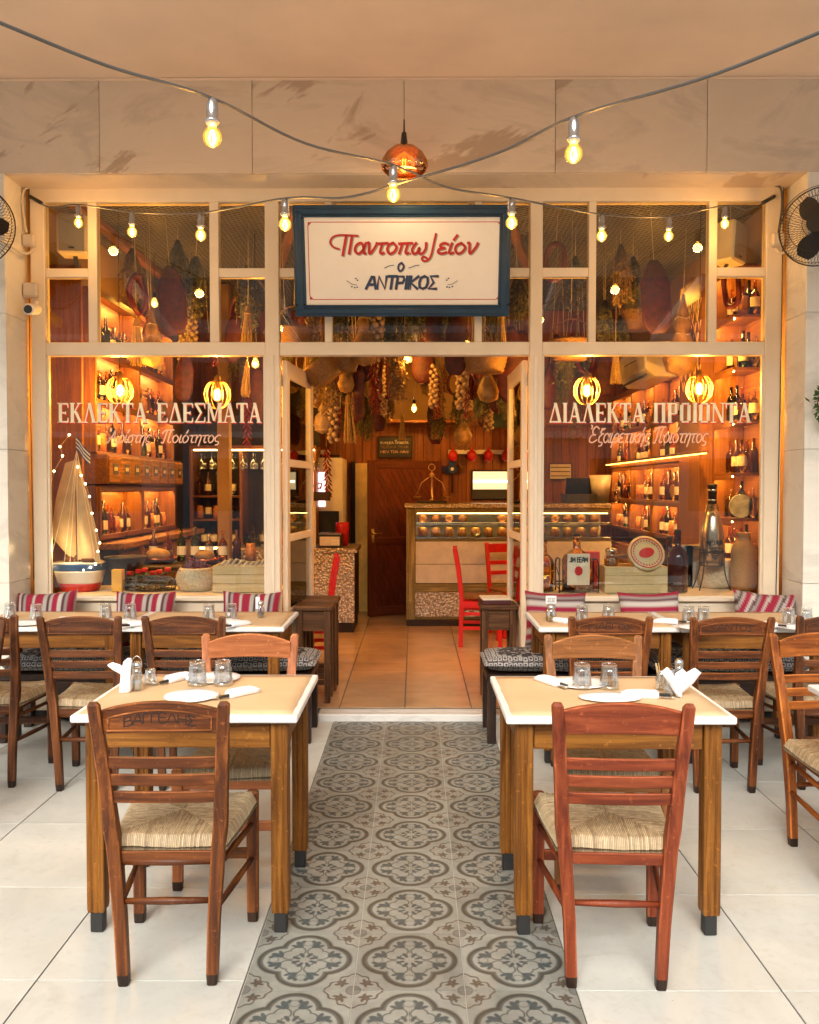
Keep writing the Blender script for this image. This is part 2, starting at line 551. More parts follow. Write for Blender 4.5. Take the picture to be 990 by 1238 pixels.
M['rush'] = attr_mat('rush_weave', .62, .35, .35, 90)
M['stripe'] = attr_mat('striped_fabric', .9, .5, .12, 160)
M['geo'] = None

def porcelain():
    m, t, b, o = newmat('pale_porcelain')
    v = coords(t, (1, 1, 1)); n = noise(t, v, 2.3, 7, .6, .5); n2 = noise(t, v, 30, 4)
    c = ramp(t, n, [(.3, (.50, .505, .455)), (.7, (.635, .635, .575))])
    c = mix(t, ramp(t, n2, [(.55, (0, 0, 0)), (.8, (.35, .35, .35))]), c, (.40, .38, .32))
    sc_n = noise(t, coords(t, (1, 1, 1)), 5.5, 8, .75, 1.2)
    spk = noise(t, coords(t, (1, 1, 1)), 95, 2, .5)
    c = mix(t, ramp(t, spk, [(.74, (0, 0, 0)), (.78, (.7, .7, .7))]), c, (.25, .23, .19))
    c = mix(t, ramp(t, sc_n, [(.52, (0, 0, 0)), (.72, (.5, .5, .5))]), c, (.42, .40, .34))
    t.links.new(c, b.inputs['Base Color'])
    r = N(t, 'ShaderNodeMapRange'); r.inputs[3].default_value = .30; r.inputs[4].default_value = .55
    t.links.new(n, r.inputs[0]); t.links.new(r.outputs[0], b.inputs['Roughness'])
    bump(t, b, n2, .05, .001)
    return m
M['porcelain'] = porcelain()

def hammered():
    m, t, b, o = newmat('embossed_tin')
    vo = N(t, 'ShaderNodeTexVoronoi'); vo.inputs['Scale'].default_value = 48
    t.links.new(coords(t, (1, 1, 1), False), vo.inputs['Vector'])
    t.links.new(ramp(t, vo.outputs['Distance'], [(.1, (.60, .52, .40)), (.6, (.30, .24, .17))]), b.inputs['Base Color'])
    b.inputs['Metallic'].default_value = .7; b.inputs['Roughness'].default_value = .35
    bump(t, b, vo.outputs['Distance'], .8, .01)
    return m
M['hammered'] = hammered()

def geo_fabric():
    m, t, b, o = newmat('geometric_cushion_fabric')
    v = coords(t, (1, 1, 1), False)
    w1 = N(t, 'ShaderNodeTexVoronoi', feature='DISTANCE_TO_EDGE'); w1.inputs['Scale'].default_value = 34
    w1.inputs['Randomness'].default_value = .25
    t.links.new(v, w1.inputs['Vector'])
    w2 = N(t, 'ShaderNodeTexVoronoi'); w2.inputs['Scale'].default_value = 34; w2.inputs['Randomness'].default_value = .25
    t.links.new(v, w2.inputs['Vector'])
    c = ramp(t, w1.outputs['Distance'], [(.05, (.03, .03, .035)), (.12, (.42, .4, .38))])
    c = mix(t, ramp(t, w2.outputs['Distance'], [(.22, (1, 1, 1)), (.28, (0, 0, 0))]), c, (.05, .05, .055))
    t.links.new(c, b.inputs['Base Color']); b.inputs['Roughness'].default_value = .9
    bump(t, b, noise(t, v, 300, 2), .3, .001)
    return m
M['geo'] = geo_fabric()

# ------------------------------------------------------------ lettering
G = {   # monoline glyphs: (advance, [strokes]); capital height 1, small letters 1
 'Α': (.8, [[(0, 0), (.34, 1), (.46, 1), (.74, 0)], [(.14, .34), (.62, .34)]]),
 'Β': (.72, [[(.05, 0), (.05, 1)], [(.05, 1), (.5, .98), (.55, .6), (.08, .52)], [(.08, .52), (.62, .48), (.62, .03), (.05, 0)]]),
 'Γ': (.62, [[(.05, 0), (.05, 1), (.58, 1)]]),
 'Ε': (.64, [[(.58, 1), (.05, 1), (.05, 0), (.6, 0)], [(.05, .52), (.5, .52)]]),
 'Λ': (.78, [[(0, 0), (.36, 1), (.72, 0)]]),
 'Η': (.74, [[(.05, 0), (.05, 1)], [(.64, 0), (.64, 1)], [(.05, .52), (.64, .52)]]),
 'Ν': (.76, [[(.05, 0), (.05, 1), (.64, 0), (.64, 1)]]),
 'Τ': (.68, [[(0, 1), (.66, 1)], [(.33, 1), (.33, 0)]]),
 'Ρ': (.66, [[(.05, 0), (.05, 1), (.5, .97), (.58, .72), (.48, .48), (.05, .46)]]),
 'Ι': (.28, [[(.12, 0), (.12, 1)]]),
 'Κ': (.72, [[(.05, 0), (.05, 1)], [(.62, 1), (.08, .5), (.66, 0)]]),
 'Ο': (.76, [[(.35, 1), (.1, .88), (.03, .5), (.1, .12), (.35, 0), (.6, .12), (.67, .5), (.6, .88), (.35, 1)]]),
 'Σ': (.66, [[(.6, 1), (.04, 1), (.36, .5), (.04, 0), (.62, 0)]]),
 'Μ': (.86, [[(.03, 0), (.08, 1), (.4, .3), (.72, 1), (.77, 0)]]),
 'Ξ': (.6, [[(.03, 1), (.55, 1)], [(.08, .5), (.5, .5)], [(.03, 0), (.55, 0)]]),
 'J': (.5, [[(.4, 1), (.4, .2), (.22, 0), (.03, .15)]]),
 'X': (.7, [[(.03, 0), (.62, 1)], [(.03, 1), (.62, 0)]]),
 'C': (.72, [[(.62, .85), (.35, 1), (.06, .7), (.06, .3), (.35, 0), (.64, .15)]]),
 'o': (.55, [[(.25, .6), (.05, .3), (.25, 0), (.45, .3), (.25, .6)]]),
 'l': (.3, [[(.1, 0), (.2, .7), (.15, 1), (.05, .7), (.1, .05), (.25, 0)]]),
 'a': (.55, [[(.45, .6), (.15, .6), (.03, .25), (.2, 0), (.42, .25), (.45, .6), (.48, 0)]]),
 '-': (.4, [[(.05, .35), (.35, .38)]]),
 'α': (.72, [[(.62, 1), (.55, .45), (.32, 0), (.06, .25), (.06, .75), (.3, 1), (.5, .7), (.6, .1), (.72, .02)]]),
 'ν': (.62, [[(0, 1), (.1, .95), (.24, 0), (.5, .6), (.56, 1)]]),
 'τ': (.62, [[(0, .92), (.6, .97)], [(.3, .95), (.24, .25), (.34, 0), (.48, .08)]]),
 'ο': (.66, [[(.3, 1), (.08, .8), (.03, .4), (.22, 0), (.46, .15), (.56, .6), (.3, 1)]]),
 'π': (.8, [[(0, .92), (.74, .97)], [(.22, .95), (.14, 0)], [(.56, .96), (.5, .25), (.58, 0), (.7, .06)]]),
 'ω': (.92, [[(.18, 1), (.02, .45), (.14, 0), (.36, .1), (.42, .55), (.46, .08), (.66, 0), (.82, .4), (.78, 1)]]),
 'λ': (.34, [[(.34, 1.95), (.26, 1.2), (.14, .0), (.05, -.45), (-.25, -.6), (-.42, -.35), (-.25, -.18), (-.1, -.3)]]),
 'ε': (.58, [[(.52, .88), (.3, 1), (.1, .85), (.14, .6), (.36, .53)], [(.36, .53), (.06, .4), (.06, .1), (.28, 0), (.52, .12)]]),
 'ί': (.36, [[(.14, 1), (.08, .2), (.18, 0), (.32, .08)], [(.2, 1.3), (.34, 1.75)]]),
 'ι': (.34, [[(.12, 1), (.07, .2), (.16, 0), (.3, .08)]]),
 'ρ': (.64, [[(-.05, -.55), (.05, .3), (.12, .75), (.35, 1), (.56, .7), (.48, .15), (.26, 0), (.08, .2)]]),
 'σ': (.66, [[(.66, .98), (.3, .98), (.05, .6), (.12, .08), (.38, .05), (.52, .5), (.36, .96)]]),
 'ς': (.56, [[(.52, .9), (.3, 1), (.05, .65), (.12, .2), (.42, .08), (.4, -.25), (.18, -.32)]]),
 'η': (.64, [[(0, .95), (.1, .95), (.06, 0)], [(.08, .55), (.34, 1), (.52, .8), (.46, 0), (.42, -.45)]]),
 'ή': (.64, [[(0, .95), (.1, .95), (.06, 0)], [(.08, .55), (.34, 1), (.52, .8), (.46, 0), (.42, -.45)], [(.3, 1.25), (.42, 1.65)]]),
 'ό': (.66, [[(.3, 1), (.08, .8), (.03, .4), (.22, 0), (.46, .15), (.56, .6), (.3, 1)], [(.28, 1.25), (.4, 1.65)]]),
 'κ': (.64, [[(.1, 1), (.04, 0)], [(.58, .95), (.12, .45), (.3, .3), (.42, 0), (.58, .05)]]),
 'ξ': (.56, [[(.1, 1.5), (.5, 1.55)], [(.45, 1.5), (.12, 1.25), (.2, 1.0), (.46, .95)], [(.36, .97), (.06, .6), (.12, .1), (.46, .0), (.46, -.3), (.2, -.4)]]),
 'Ἀ': (1.3, [[(0, .1), (.2, .0), (.6, .9), (.8, 1.7), (.86, .6), (.92, 0), (1.1, .1)], [(.3, .6), (.95, .6)], [(.25, 1.5), (.3, 1.8), (.18, 1.9)]]),
 'Ἐ': (1.0, [[(.85, 1.5), (.5, 1.75), (.2, 1.4), (.3, .95), (.6, .85)], [(.6, .85), (.15, .75), (.05, .2), (.4, 0), (.85, .3)], [(0, 1.5), (.04, 1.8), (-.1, 1.9)]]),
 'Π': (1.15, [[(.05, 1.2), (.3, 1.65), (1.1, 1.7)], [(.45, 1.65), (.3, 0), (.1, .05)], [(.85, 1.68), (.74, .2), (.9, 0), (1.02, .1)]]),
 ' ': (.5, []),
}

def ribbon(mb, pts, wd, fy, ty, mi=0):
    """pts: (x,z) list -> raised stroke whose face is at y=fy, back at y=ty"""
    P = [Vector((p[0], p[1])) for p in pts]
    L, Rr = [], []
    for i, p in enumerate(P):
        a = P[max(i - 1, 0)]; b = P[min(i + 1, len(P) - 1)]
        t = b - a
        if t.length < 1e-9: t = Vector((1, 0))
        t.normalize()
        n = Vector((-t.y, t.x)) * wd / 2
        e = Vector((0, 0))
        if i == 0: e = -t * wd * .3
        if i == len(P) - 1: e = t * wd * .3
        L.append(p + n + e); Rr.append(p - n + e)
    n = len(P)
    vs = [(q.x, fy, q.y) for q in L] + [(q.x, fy, q.y) for q in Rr] + [(q.x, ty, q.y) for q in L] + [(q.x, ty, q.y) for q in Rr]
    fs = []
    for i in range(n - 1):
        fs += [(i, i + 1, n + i + 1, n + i), (i, i + 1, 2 * n + i + 1, 2 * n + i), (n + i, n + i + 1, 3 * n + i + 1, 3 * n + i)]
    fs += [(0, n, 3 * n, 2 * n), (n - 1, 2 * n - 1, 4 * n - 1, 3 * n - 1)]
    mb.add(vs, fs, mi)

def write(mb, s, x0, z0, h, width, wt, slant=0, fy=0, th=.002, curved=True, arc=0, mi=0):
    tot = sum(G[c][0] for c in s)
    k = width / tot; x = 0; j = 0
    for ch in s:
        adv, st = G[ch]
        for q in st:
            pts = [((x + a) * k + slant * b * h, b * h) for a, b in q]
            if curved and len(pts) > 2:
                pts = [(p.x, p.y) for p in smooth_path([(a, b, 0) for a, b in pts], 5)]
            pts = [(x0 + a, z0 + b + arc * (1 - ((a / width) * 2 - 1) ** 2)) for a, b in pts]
            j += 1
            ribbon(mb, pts, wt, fy - .00006 * (j % 9), fy + th)
        x += adv

# heavy-serif capitals: v = stem, h = hairline, d = diagonal, s = serif
SER = {
 'Ε': (.70, [('v', .16, 0, 1), ('h', .16, .6, .955), ('h', .16, .6, .045), ('h', .2, .46, .5), ('t', .60, .045, .25), ('t', .60, .955, .75), ('t', .46, .42, .58), ('s', .14, 0), ('s', .14, 1)]),
 'Κ': (.78, [('v', .16, 0, 1), ('d', .58, 1, .22, .45, .08), ('d', .34, .58, .64, 0, .17), ('s', .16, 0), ('s', .16, 1), ('s', .62, 0), ('s', .58, 1)]),
 'Λ': (.80, [('d', .12, 0, .38, 1, .07), ('d', .38, 1, .64, 0, .18), ('s', .12, 0), ('s', .64, 0)]),
 'Α': (.80, [('d', .12, 0, .38, 1, .07), ('d', .38, 1, .64, 0, .18), ('h', .2, .56, .32), ('s', .12, 0), ('s', .64, 0)]),
 'Δ': (.80, [('d', .08, .03, .38, 1, .07), ('d', .38, 1, .66, .03, .18), ('h', .04, .74, .045)]),
 'Τ': (.70, [('v', .34, 0, 1), ('h', .02, .66, .955), ('t', .04, .955, .72), ('t', .64, .955, .72), ('s', .34, 0)]),
 'Σ': (.72, [('d', .1, .95, .4, .5, .17), ('d', .4, .5, .1, .05, .08), ('h', .04, .62, .955), ('h', .04, .62, .045), ('t', .62, .955, .72), ('t', .62, .045, .28)]),
 'Μ': (.96, [('v', .13, 0, 1, .08), ('v', .8, 0, 1), ('d', .16, 1, .46, .1, .15), ('d', .46, .1, .76, 1, .07), ('s', .13, 0), ('s', .8, 0), ('s', .1, 1), ('s', .82, 1)]),
 'Ι': (.36, [('v', .17, 0, 1), ('s', .17, 0), ('s', .17, 1)]),
 'Ϊ': (.36, [('v', .17, 0, 1), ('s', .17, 0), ('s', .17, 1)]),
 'Π': (.80, [('v', .16, 0, 1), ('v', .6, 0, 1), ('h', .04, .72, .955), ('s', .16, 0), ('s', .6, 0)]),
 'Ρ': (.70, [('v', .16, 0, 1), ('h', .16, .5, .955), ('h', .16, .5, .46), ('v', .52, .46, .95, .15), ('s', .16, 0), ('s', .14, 1)]),
 'Ο': (.74, [('v', .14, .1, .9), ('v', .56, .1, .9), ('h', .14, .56, .955), ('h', .14, .56, .045)]),
 'Ν': (.82, [('v', .13, 0, 1, .08), ('v', .66, 0, 1, .08), ('d', .13, 1, .66, 0, .17), ('s', .13, 0), ('s', .66, 1), ('s', .1, 1)]),
 ' ': (.5, []),
}
def write_serif(mb, s, x0, z0, h, width, fy, th=.0015, mi=0):
    tot = sum(SER[c][0] for c in s); k = width / tot; x = 0; j = 0
    def q(p, j):
        f = fy - .00005 * (j % 7)
        n = len(p)
        vs = [(x0 + a * k, f, z0 + b * h) for a, b in p] + [(x0 + a * k, fy + th, z0 + b * h) for a, b in p]
        mb.add(vs, [tuple(range(n))] + [(i, (i + 1) % n, n + (i + 1) % n, n + i) for i in range(n)], mi)
    for ch in s:
        adv, st = SER[ch]
        for e in st:
            j += 1
            if e[0] == 'v':
                wd = (e[4] if len(e) > 4 else .19) / 2
                q([(x + e[1] - wd, e[2]), (x + e[1] + wd, e[2]), (x + e[1] + wd, e[3]), (x + e[1] - wd, e[3])], j)
            elif e[0] == 'h':
                q([(x + e[1], e[3] - .04), (x + e[2], e[3] - .04), (x + e[2], e[3] + .04), (x + e[1], e[3] + .04)], j)
            elif e[0] == 't':
                q([(x + e[1] - .05, e[2]), (x + e[1] + .04, e[2]), (x + e[1] + .03, e[3]), (x + e[1] - .01, e[3])], j)
            elif e[0] == 's':
                z = e[2]; dz = .05 if z == 0 else -.05
                q([(x + e[1] - .17, z), (x + e[1] + .17, z), (x + e[1] + .12, z + dz), (x + e[1] - .12, z + dz)], j)
            else:
                wd = e[5] / 2
                q([(x + e[1] - wd, e[2]), (x + e[1] + wd, e[2]), (x + e[3] + wd, e[4]), (x + e[3] - wd, e[4])], j)
        x += adv
# ============================================================ THE SETTING
YF, YW, YB = 5.35, 5.62, 10.2          # marble face, shopfront, back wall of the shop
XL, XR = -2.503, 2.385                 # opening
IL, IR = -2.62, 2.52                   # inner side walls
ZC = 3.6                               # inner ceiling
FZ = .05                               # inner floor

def struct(name, mb, mats, parent=None):
    return obj(name, mb, mats, parent, kind='structure')

struct('ground', MB().box(-60, 60, -60, 60, -.30, -.035, 0), M['concrete'])
floor = struct('terrace_floor', MB().box(-3.6, 3.6, -1.2, 5.545, -.034, -.004, 0), M['grout'])
g = .0028
tile_me = {}
def floor_tile(x0, x1, y0, y1):
    k = (round(x1 - x0, 3), round(y1 - y0, 3))
    if k not in tile_me:
        tile_me[k] = MB().box(-k[0] / 2 + g, k[0] / 2 - g, -k[1] / 2 + g, k[1] / 2 - g, -.012, 0, .0004).mesh('tile', [M['porcelain']])
    obj('tile', tile_me[k], None, floor, ((x0 + x1) / 2, (y0 + y1) / 2, 0))
rowsL = [2.625 + .612 * k for k in range(-6, 6)]
rowsL = [r for r in rowsL if r < 5.5] + [5.545]
for side, xs, off in ((-1, [-.515, -1.15, -1.762, -2.374, -2.986, -3.598], 0), (1, [.481, 1.095, 1.707, 2.319, 2.931, 3.543], -.045)):
    rows = [r + off for r in rowsL[:-1]] + [5.545]
    for i in range(5):
        for j in range(len(rows) - 1):
            if rows[j + 1] - rows[j] > .05:
                floor_tile(min(xs[i], xs[i + 1]), max(xs[i], xs[i + 1]), rows[j], rows[j + 1])

# ---- cement tiles of the walkway: flat printed pattern, computed per vertex
def cement_tile():
    n = 132
    a = np.linspace(-.5, .5, n + 1)
    U, V = np.meshgrid(a, a, indexing='ij')
    A, B = np.abs(U), np.abs(V)
    P, Q = np.maximum(A, B), np.minimum(A, B)
    col_ = np.zeros(U.shape + (3,)); col_[:] = (.31, .325, .285)
    def paint(mask, c):
        mm = np.clip(mask, 0, 1)[..., None]
        col_[:] = col_ * (1 - mm) + np.array(c) * mm
    sm = lambda d: np.clip(.5 - d / .008, 0, 1)          # soft inside test, d < 0 is inside
    d = np.hypot(P - .205, Q) - .225
    paint(sm(d - .040), (0.240, 0.242, 0.204))
    paint(sm(d - .028), (.078, .080, .068))
    paint(sm(d + .006), (.125, .135, .120))
    paint(sm(d + .028), (0.320, 0.335, 0.296))
    inside = sm(d + .034)
    def ell(cx, cy, rx, ry, ang):
        c, s = math.cos(ang), math.sin(ang)
        x, y = (P - cx) * c + (Q - cy) * s, -(P - cx) * s + (Q - cy) * c
        return (np.hypot(x / rx, y / ry) - 1) * min(rx, ry)
    blue = (.080, .105, .108); line = (.11, .12, .108)
    paint(sm(np.abs(np.hypot(P - .155, Q - .085) - .075) - .008) * inside, line)
    paint(sm(np.abs(np.hypot(P - .30, Q - .0) - .045) - .004) * inside, line)
    for e in ((.285, .085, .060, .032, .5), (.328, .055, .034, .020, -.5), (.25, .128, .040, .020, 1.1), (.235, .075, .020, .038, .2)):
        paint(sm(ell(*e)) * inside, blue)
    for e in ((.075, .030, .036, .019, .35), (.105, .05, .018, .018, 0)):
        paint(sm(ell(*e)), (.08, .10, .10))
    paint(sm(np.abs(Q) - .006) * sm(P - .06) * 1.0, (0.320, 0.319, 0.272))
    # corner medallion
    S, T = .5 - A, .5 - B
    SP, SQ = np.maximum(S, T), np.minimum(S, T)
    rr, th = np.hypot(S, T), np.arctan2(T, S)
    Ro = .205 + .045 * np.abs(np.cos(2 * th)) ** 1.5 + .012 * np.cos(12 * th)
    br = (.115, .092, .072)
    paint(sm(np.abs(rr - Ro) - .010), br)
    paint(sm(np.hypot(S, T) - .066), br)
    paint(sm(np.hypot(S, T) - .057), (0.208, 0.206, 0.180))
    def ell2(cx, cy, rx, ry, ang):
        c, s = math.cos(ang), math.sin(ang)
        x, y = (SP - cx) * c + (SQ - cy) * s, -(SP - cx) * s + (SQ - cy) * c
        return (np.hypot(x / rx, y / ry) - 1) * min(rx, ry)
    for e in ((.120, .098, .044, .017, .78), (.15, .085, .026, .015, 0), (.10, .075, .015, .034, .3)):
        paint(sm(ell2(*e)), br)
    paint(sm(np.abs(ell2(.155, 0, .065, .032, 0)) - .003), (.30, .24, .19))
    col_ = col_
    s = .331 - .003
    vs = np.zeros((n + 1, n + 1, 3)); vs[..., 0] = U * s; vs[..., 1] = V * s
    idx = np.arange((n + 1) ** 2).reshape(n + 1, n + 1)
    fs = np.stack([idx[:-1, :-1], idx[1:, :-1], idx[1:, 1:], idx[:-1, 1:]], -1).reshape(-1, 4)
    vl = [tuple(p) for p in vs.reshape(-1, 3)]; fl = [tuple(int(i) for i in f) for f in fs]
    k = len(vl); h = s / 2
    vl += [(-h, -h, -.012), (h, -h, -.012), (h, h, -.012), (-h, h, -.012)]
    c00, c10, c11, c01 = idx[0, 0], idx[-1, 0], idx[-1, -1], idx[0, -1]
    fl += [tuple(int(q) for q in idx[:, 0][::-1]) + (k, k + 1), tuple(int(q) for q in idx[-1, :][::-1]) + (k + 1, k + 2),
           tuple(int(q) for q in idx[:, -1]) + (k + 2, k + 3), tuple(int(q) for q in idx[0, :]) + (k + 3, k)]
    me = bpy.data.meshes.new('cement_tile')
    me.from_pydata(vl, [], fl)
    at = me.color_attributes.new('Col', 'FLOAT_COLOR', 'POINT')
    cc = np.ones((len(vl), 4)); cc[:k, :3] = col_.reshape(-1, 3); cc[k:, :3] = .3
    at.data.foreach_set('color', cc.ravel())
    me.materials.append(M['tile_deco'])
    return me
ct = cement_tile()
walk = struct('walkway', MB().box(-.514, .480, -1.1, 5.553, -.0035, -.0015, 0), plain('light_grout', (.42, .41, .36), .9))
for i in range(3):
    for j in range(-6, 9):
        t = obj('tile', ct, None, walk, (-.512 + .331 * (i + .5), 2.575 + .331 * (j + .5), .0015 + .0004 * ((i * 7 + j * 3) % 3)), rz=PI / 2 * ((i + j) % 4))

# ---- shop floor
sf = struct('shop_floor', MB().box(IL, IR, 5.72, YB, -.03, FZ - .006, 0), M['grout'])
tm = MB().box(-.2165 + .0035, .2165 - .0035, -.185 + .0022, .185 - .0022, -.012, 0, .0006).mesh('tile', [M['terracotta']])
for i in range(-6, 6):
    for j in range(13):
        x = W(490, 856, 5.7).x + .433 * (i + .5); y = 5.72 + .37 * (j + .5)
        if x - .22 > IL - .12 and y + .18 < YB + .32 and x + .22 < IR + .2:
            obj('tile', tm, None, sf, (x, y, FZ))

# ---- threshold
thr = struct('doorstep', MB().box(-.62, .76, 5.545, 5.70, -.02, .046, .008).box(-.60, .74, 5.62, 5.64, .047, .05, .001), M['sillstone'])

# ---- soffit over the terrace, marble header and piers
struct('soffit', MB().box(-6, 6, 1.0, YF + .3, 3.985, 4.2, 0), M['soffit'])
zh = W(500, 208, YF).z; zt = 3.985
hd = struct('header_wall', MB().box(-6, 6, YF + .02, YW + .02, zh + .004, zt - .001, 0), M['grout'])
xs = [W(px, 150, YF).x for px in (-250, -66, 120, 305, 489, 671, 855, 1040, 1225)]
xs[0] = -6; xs[-1] = 6
for i in range(len(xs) - 1):
    w_ = xs[i + 1] - xs[i] - .003
    sl = MB().box(-w_ / 2, w_ / 2, 0, .02, zh, zt - .004, .0015)
    obj('slab', sl, [M['fascia']], hd, ((xs[i] + xs[i + 1]) / 2, YF + .0015 * (i % 2), 0))
# underside slab of the header
obj('soffit_slab', MB().box(XL, XR, YF + .022, YW + .01, zh - .004, zh + .002, .001), [M['fascia']], hd)
struct('plaster_bead', MB().box(-6, 6, YF - .02, YF + .02, 3.975, 3.9845, .002), M['soffit'])

def pier(name, x0, x1, inner, joints):
    core = struct(name, MB().box(x0 + .02, x1 - .02, YF + .021, YF + .32, 0, zh + .003, 0), M['grout'])
    zz = [0] + joints + [zh]
    for i in range(len(zz) - 1):
        obj('slab', MB().box(x0, x1, 0, .02, -(zz[i + 1] - zz[i]) / 2 + .0012, (zz[i + 1] - zz[i]) / 2 - .0012, .0015), [M['pier']], core,
            (0, YF + .001 * (i % 2), (zz[i] + zz[i + 1]) / 2))
        xi = x1 if inner > 0 else x0
        obj('return_slab', MB().box(min(xi, xi - inner * .019), max(xi, xi - inner * .019), YF + .0205, YF + .30, zz[i] + .0012, zz[i + 1] - .0012, .001), [M['pier']], core)
    return core
jl = [W(10, 880, YF).z, W(10, 705, YF).z, W(10, 543, YF).z, W(10, 378, YF).z]
pier('left_pier', -6, XL, 1, jl)
pier('right_pier', XR, 6, -1, jl)

# ---- shop shell
struct('left_wall', MB().box(IL - .1, IL, YF + .33, YB + .1, 0, ZC, 0), M['plaster_in'])
struct('right_wall', MB().box(IR, IR + .1, YF + .33, YB + .1, 0, ZC, 0), M['plaster_in'])
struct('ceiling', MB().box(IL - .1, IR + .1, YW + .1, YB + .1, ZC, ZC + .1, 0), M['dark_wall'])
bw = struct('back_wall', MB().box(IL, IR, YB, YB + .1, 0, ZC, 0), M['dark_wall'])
pm = MB().box(-.047, .047, -.02, 0, 0, 1, .004).mesh('plank', [M['pine'][2][0]])
def planks(x0, x1, z0, z1, pw=.1):
    n = int((x1 - x0) / pw)
    for i in range(n):
        o = obj('plank', pm, None, bw, (x0 + (i + .5) * (x1 - x0) / n, YB - .001 - .002 * (i % 2), z0))
        o.scale = ((x1 - x0) / n / .096, 1, z1 - z0)
planks(IL, IR, FZ, 2.22)
planks(.5, IR, 2.26, ZC - .03)
planks(IL, -1.0, 2.26, ZC - .03)
obj('rail_moulding', MB().box(IL, IR, YB - .05, YB - .022, 2.22, 2.28, .004), [M['cab'][0][0]], bw)
# wire mesh under the ceiling
wm = MB()
n = 0
for s in (1, -1):
    for k in range(-70, 150):
        c = k * .075
        # line x*s + y*.9 = c  clipped to rectangle
        pts = []
        x0, x1, y0, y1 = IL + .02, IR - .02, YW + .12, 9.9
        def yy(x): return y0 + (c - s * x) * .55
        a, b = x0, x1
        ya, yb = yy(a), yy(b)
        if ya > yb: a, b, ya, yb = b, a, yb, ya
        if yb < y0 or ya > y1: continue
        if ya < y0: a = a + (b - a) * (y0 - ya) / (yb - ya); ya = y0
        if yb > y1: b = a + (b - a) * (y1 - ya) / (yb - ya); yb = y1
        z = 3.52 if s > 0 else 3.516
        wm.bar((a, ya, z), (b, yb, z), .006, .003, (0, 0, 1), .0005)
obj('wire_mesh', wm, M['wire'], label='expanded wire mesh stretched under the dark shop ceiling', cat='wire mesh', kind='stuff')
# ceiling beams, pale boards over the mesh
for i, (x, yo, an) in enumerate(((-1.15, 7.6, .22), (.95, 7.6, -.22), (-2.35, 7.8, 0))):
    o = obj('ceiling_beam', MB().box(-.035, .035, -1.9, 1.9, -.03, .03, .004), [M['honey'][1][0]], None, (x, yo, 3.47), rz=an,
            label=('pale wooden batten crossing the mesh ceiling above the sailing boat side', 'pale wooden batten crossing the mesh ceiling above the metal bottle side', 'pale batten running along the ceiling edge beside the amber cabinets')[i], cat='batten')

# ---- across the street: seen only mirrored in the panes
bd = empty('apartment_building', (0, -15, 0), 'pale apartment block across the street mirrored faintly in the panes', 'building')
obj('wall', MB().box(-14, 14, -.5, 0, 0, 9, .02), M['building_wall'], bd)
for z in (3.0, 5.9, 8.8): obj('string_course', MB().box(-14, 14, .001, .5, z, z + .18, .01), M['white_paint'], bd)
wn = MB().box(-.7, .7, 0, .04, -.8, .8, .02).mesh('window', [M['b_dark']])
for i in range(9):
    for j in range(3):
        obj('window', wn, None, bd, (-12 + 3 * i, .01, 1.6 + 2.9 * j))
aw = empty('pergola_frame', (0, -1.2, 0), 'grey steel awning frame standing at the street side of the terrace', 'awning frame')
for x in (-3.4, 3.4):
    obj('post', MB().box(x - .05, x + .05, -.05, .05, 0, 3.6, .004), M['grey_plastic'], aw)
for x in (-3.4, -1.7, 0, 1.7, 3.4):
    obj('rafter', MB().bar((x, 0, 3.6), (x, 2.15, 3.95), .09, .12), M['white_paint'], aw)
obj('beam', MB().box(-3.5, 3.5, -.06, .06, 3.61, 3.72, .004), M['grey_plastic'], aw)

# ============================================================ SHOPFRONT
cream = [M['frame']]
fr = empty('shopfront_frame', (0, YW, 0), 'cream painted timber shopfront with small upper panes and wide display panes', 'shopfront')
def X(px, y=430): return W(px, y, YW).x
def Z(py, px=500): return W(px, py, YW).z
def fbox(name, px0, px1, py0, py1, y0=0, y1=.08, mats=None, c=.004):
    return obj(name, MB().box(X(px0), X(px1), y0, y1, Z(py1), Z(py0), c), mats or cream, fr)
zt0, zt1 = Z(222), Z(243)
ztr0, ztr1 = Z(413), Z(429)
zb0, zb1 = Z(721), Z(746)
st = [(38, 55), (321, 338), (640, 655), (925, 945)]
obj('head_rail', MB().box(X(38), X(945), -.005, .085, zt1, zt0 + .02, .004), cream, fr)
for i, (a, b) in enumerate(st):
    lo = FZ
    obj('stile', MB().box(X(a), X(b), 0 if i in (0, 3) else -.003, .08, lo, zt1 + .001, .004), cream, fr)
    if i in (1, 2): obj('stile_bead', MB().box(X((a + b) / 2) - .012, X((a + b) / 2) + .012, -.012, -.002, FZ, ztr1, .003), cream, fr)
for a, b in ((55, 321), (338, 640), (655, 925)):
    obj('transom', MB().box(X(a) + .0005, X(b) - .0005, .004, .078, ztr1, ztr0, .004), cream, fr)
zm0, zm1 = Z(323), Z(334)
obj('mullion', MB().box(X(107), X(118), .006, .07, ztr0, zt1, .003), cream, fr)
obj('mullion', MB().box(X(254), X(265), .006, .07, ztr0, zt1, .003), cream, fr)
obj('mullion', MB().box(X(711), X(720), .006, .07, ztr0, zt1, .003), cream, fr)
obj('mullion', MB().box(X(856), X(866), .006, .07, ztr0, zt1, .003), cream, fr)
obj('mullion', MB().box(X(393), X(402), .006, .07, ztr0, zt1, .003), cream, fr)
obj('mullion', MB().box(X(573), X(582), .006, .07, ztr0, zt1, .003), cream, fr)
for a, b in ((55, 107), (265, 321), (338, 393), (582, 640), (655, 711), (866, 925), (402, 573)):
    obj('glazing_bar', MB().box(X(a) + .0005, X(b) - .0005, .01, .066, zm1, zm0, .003), cream, fr)
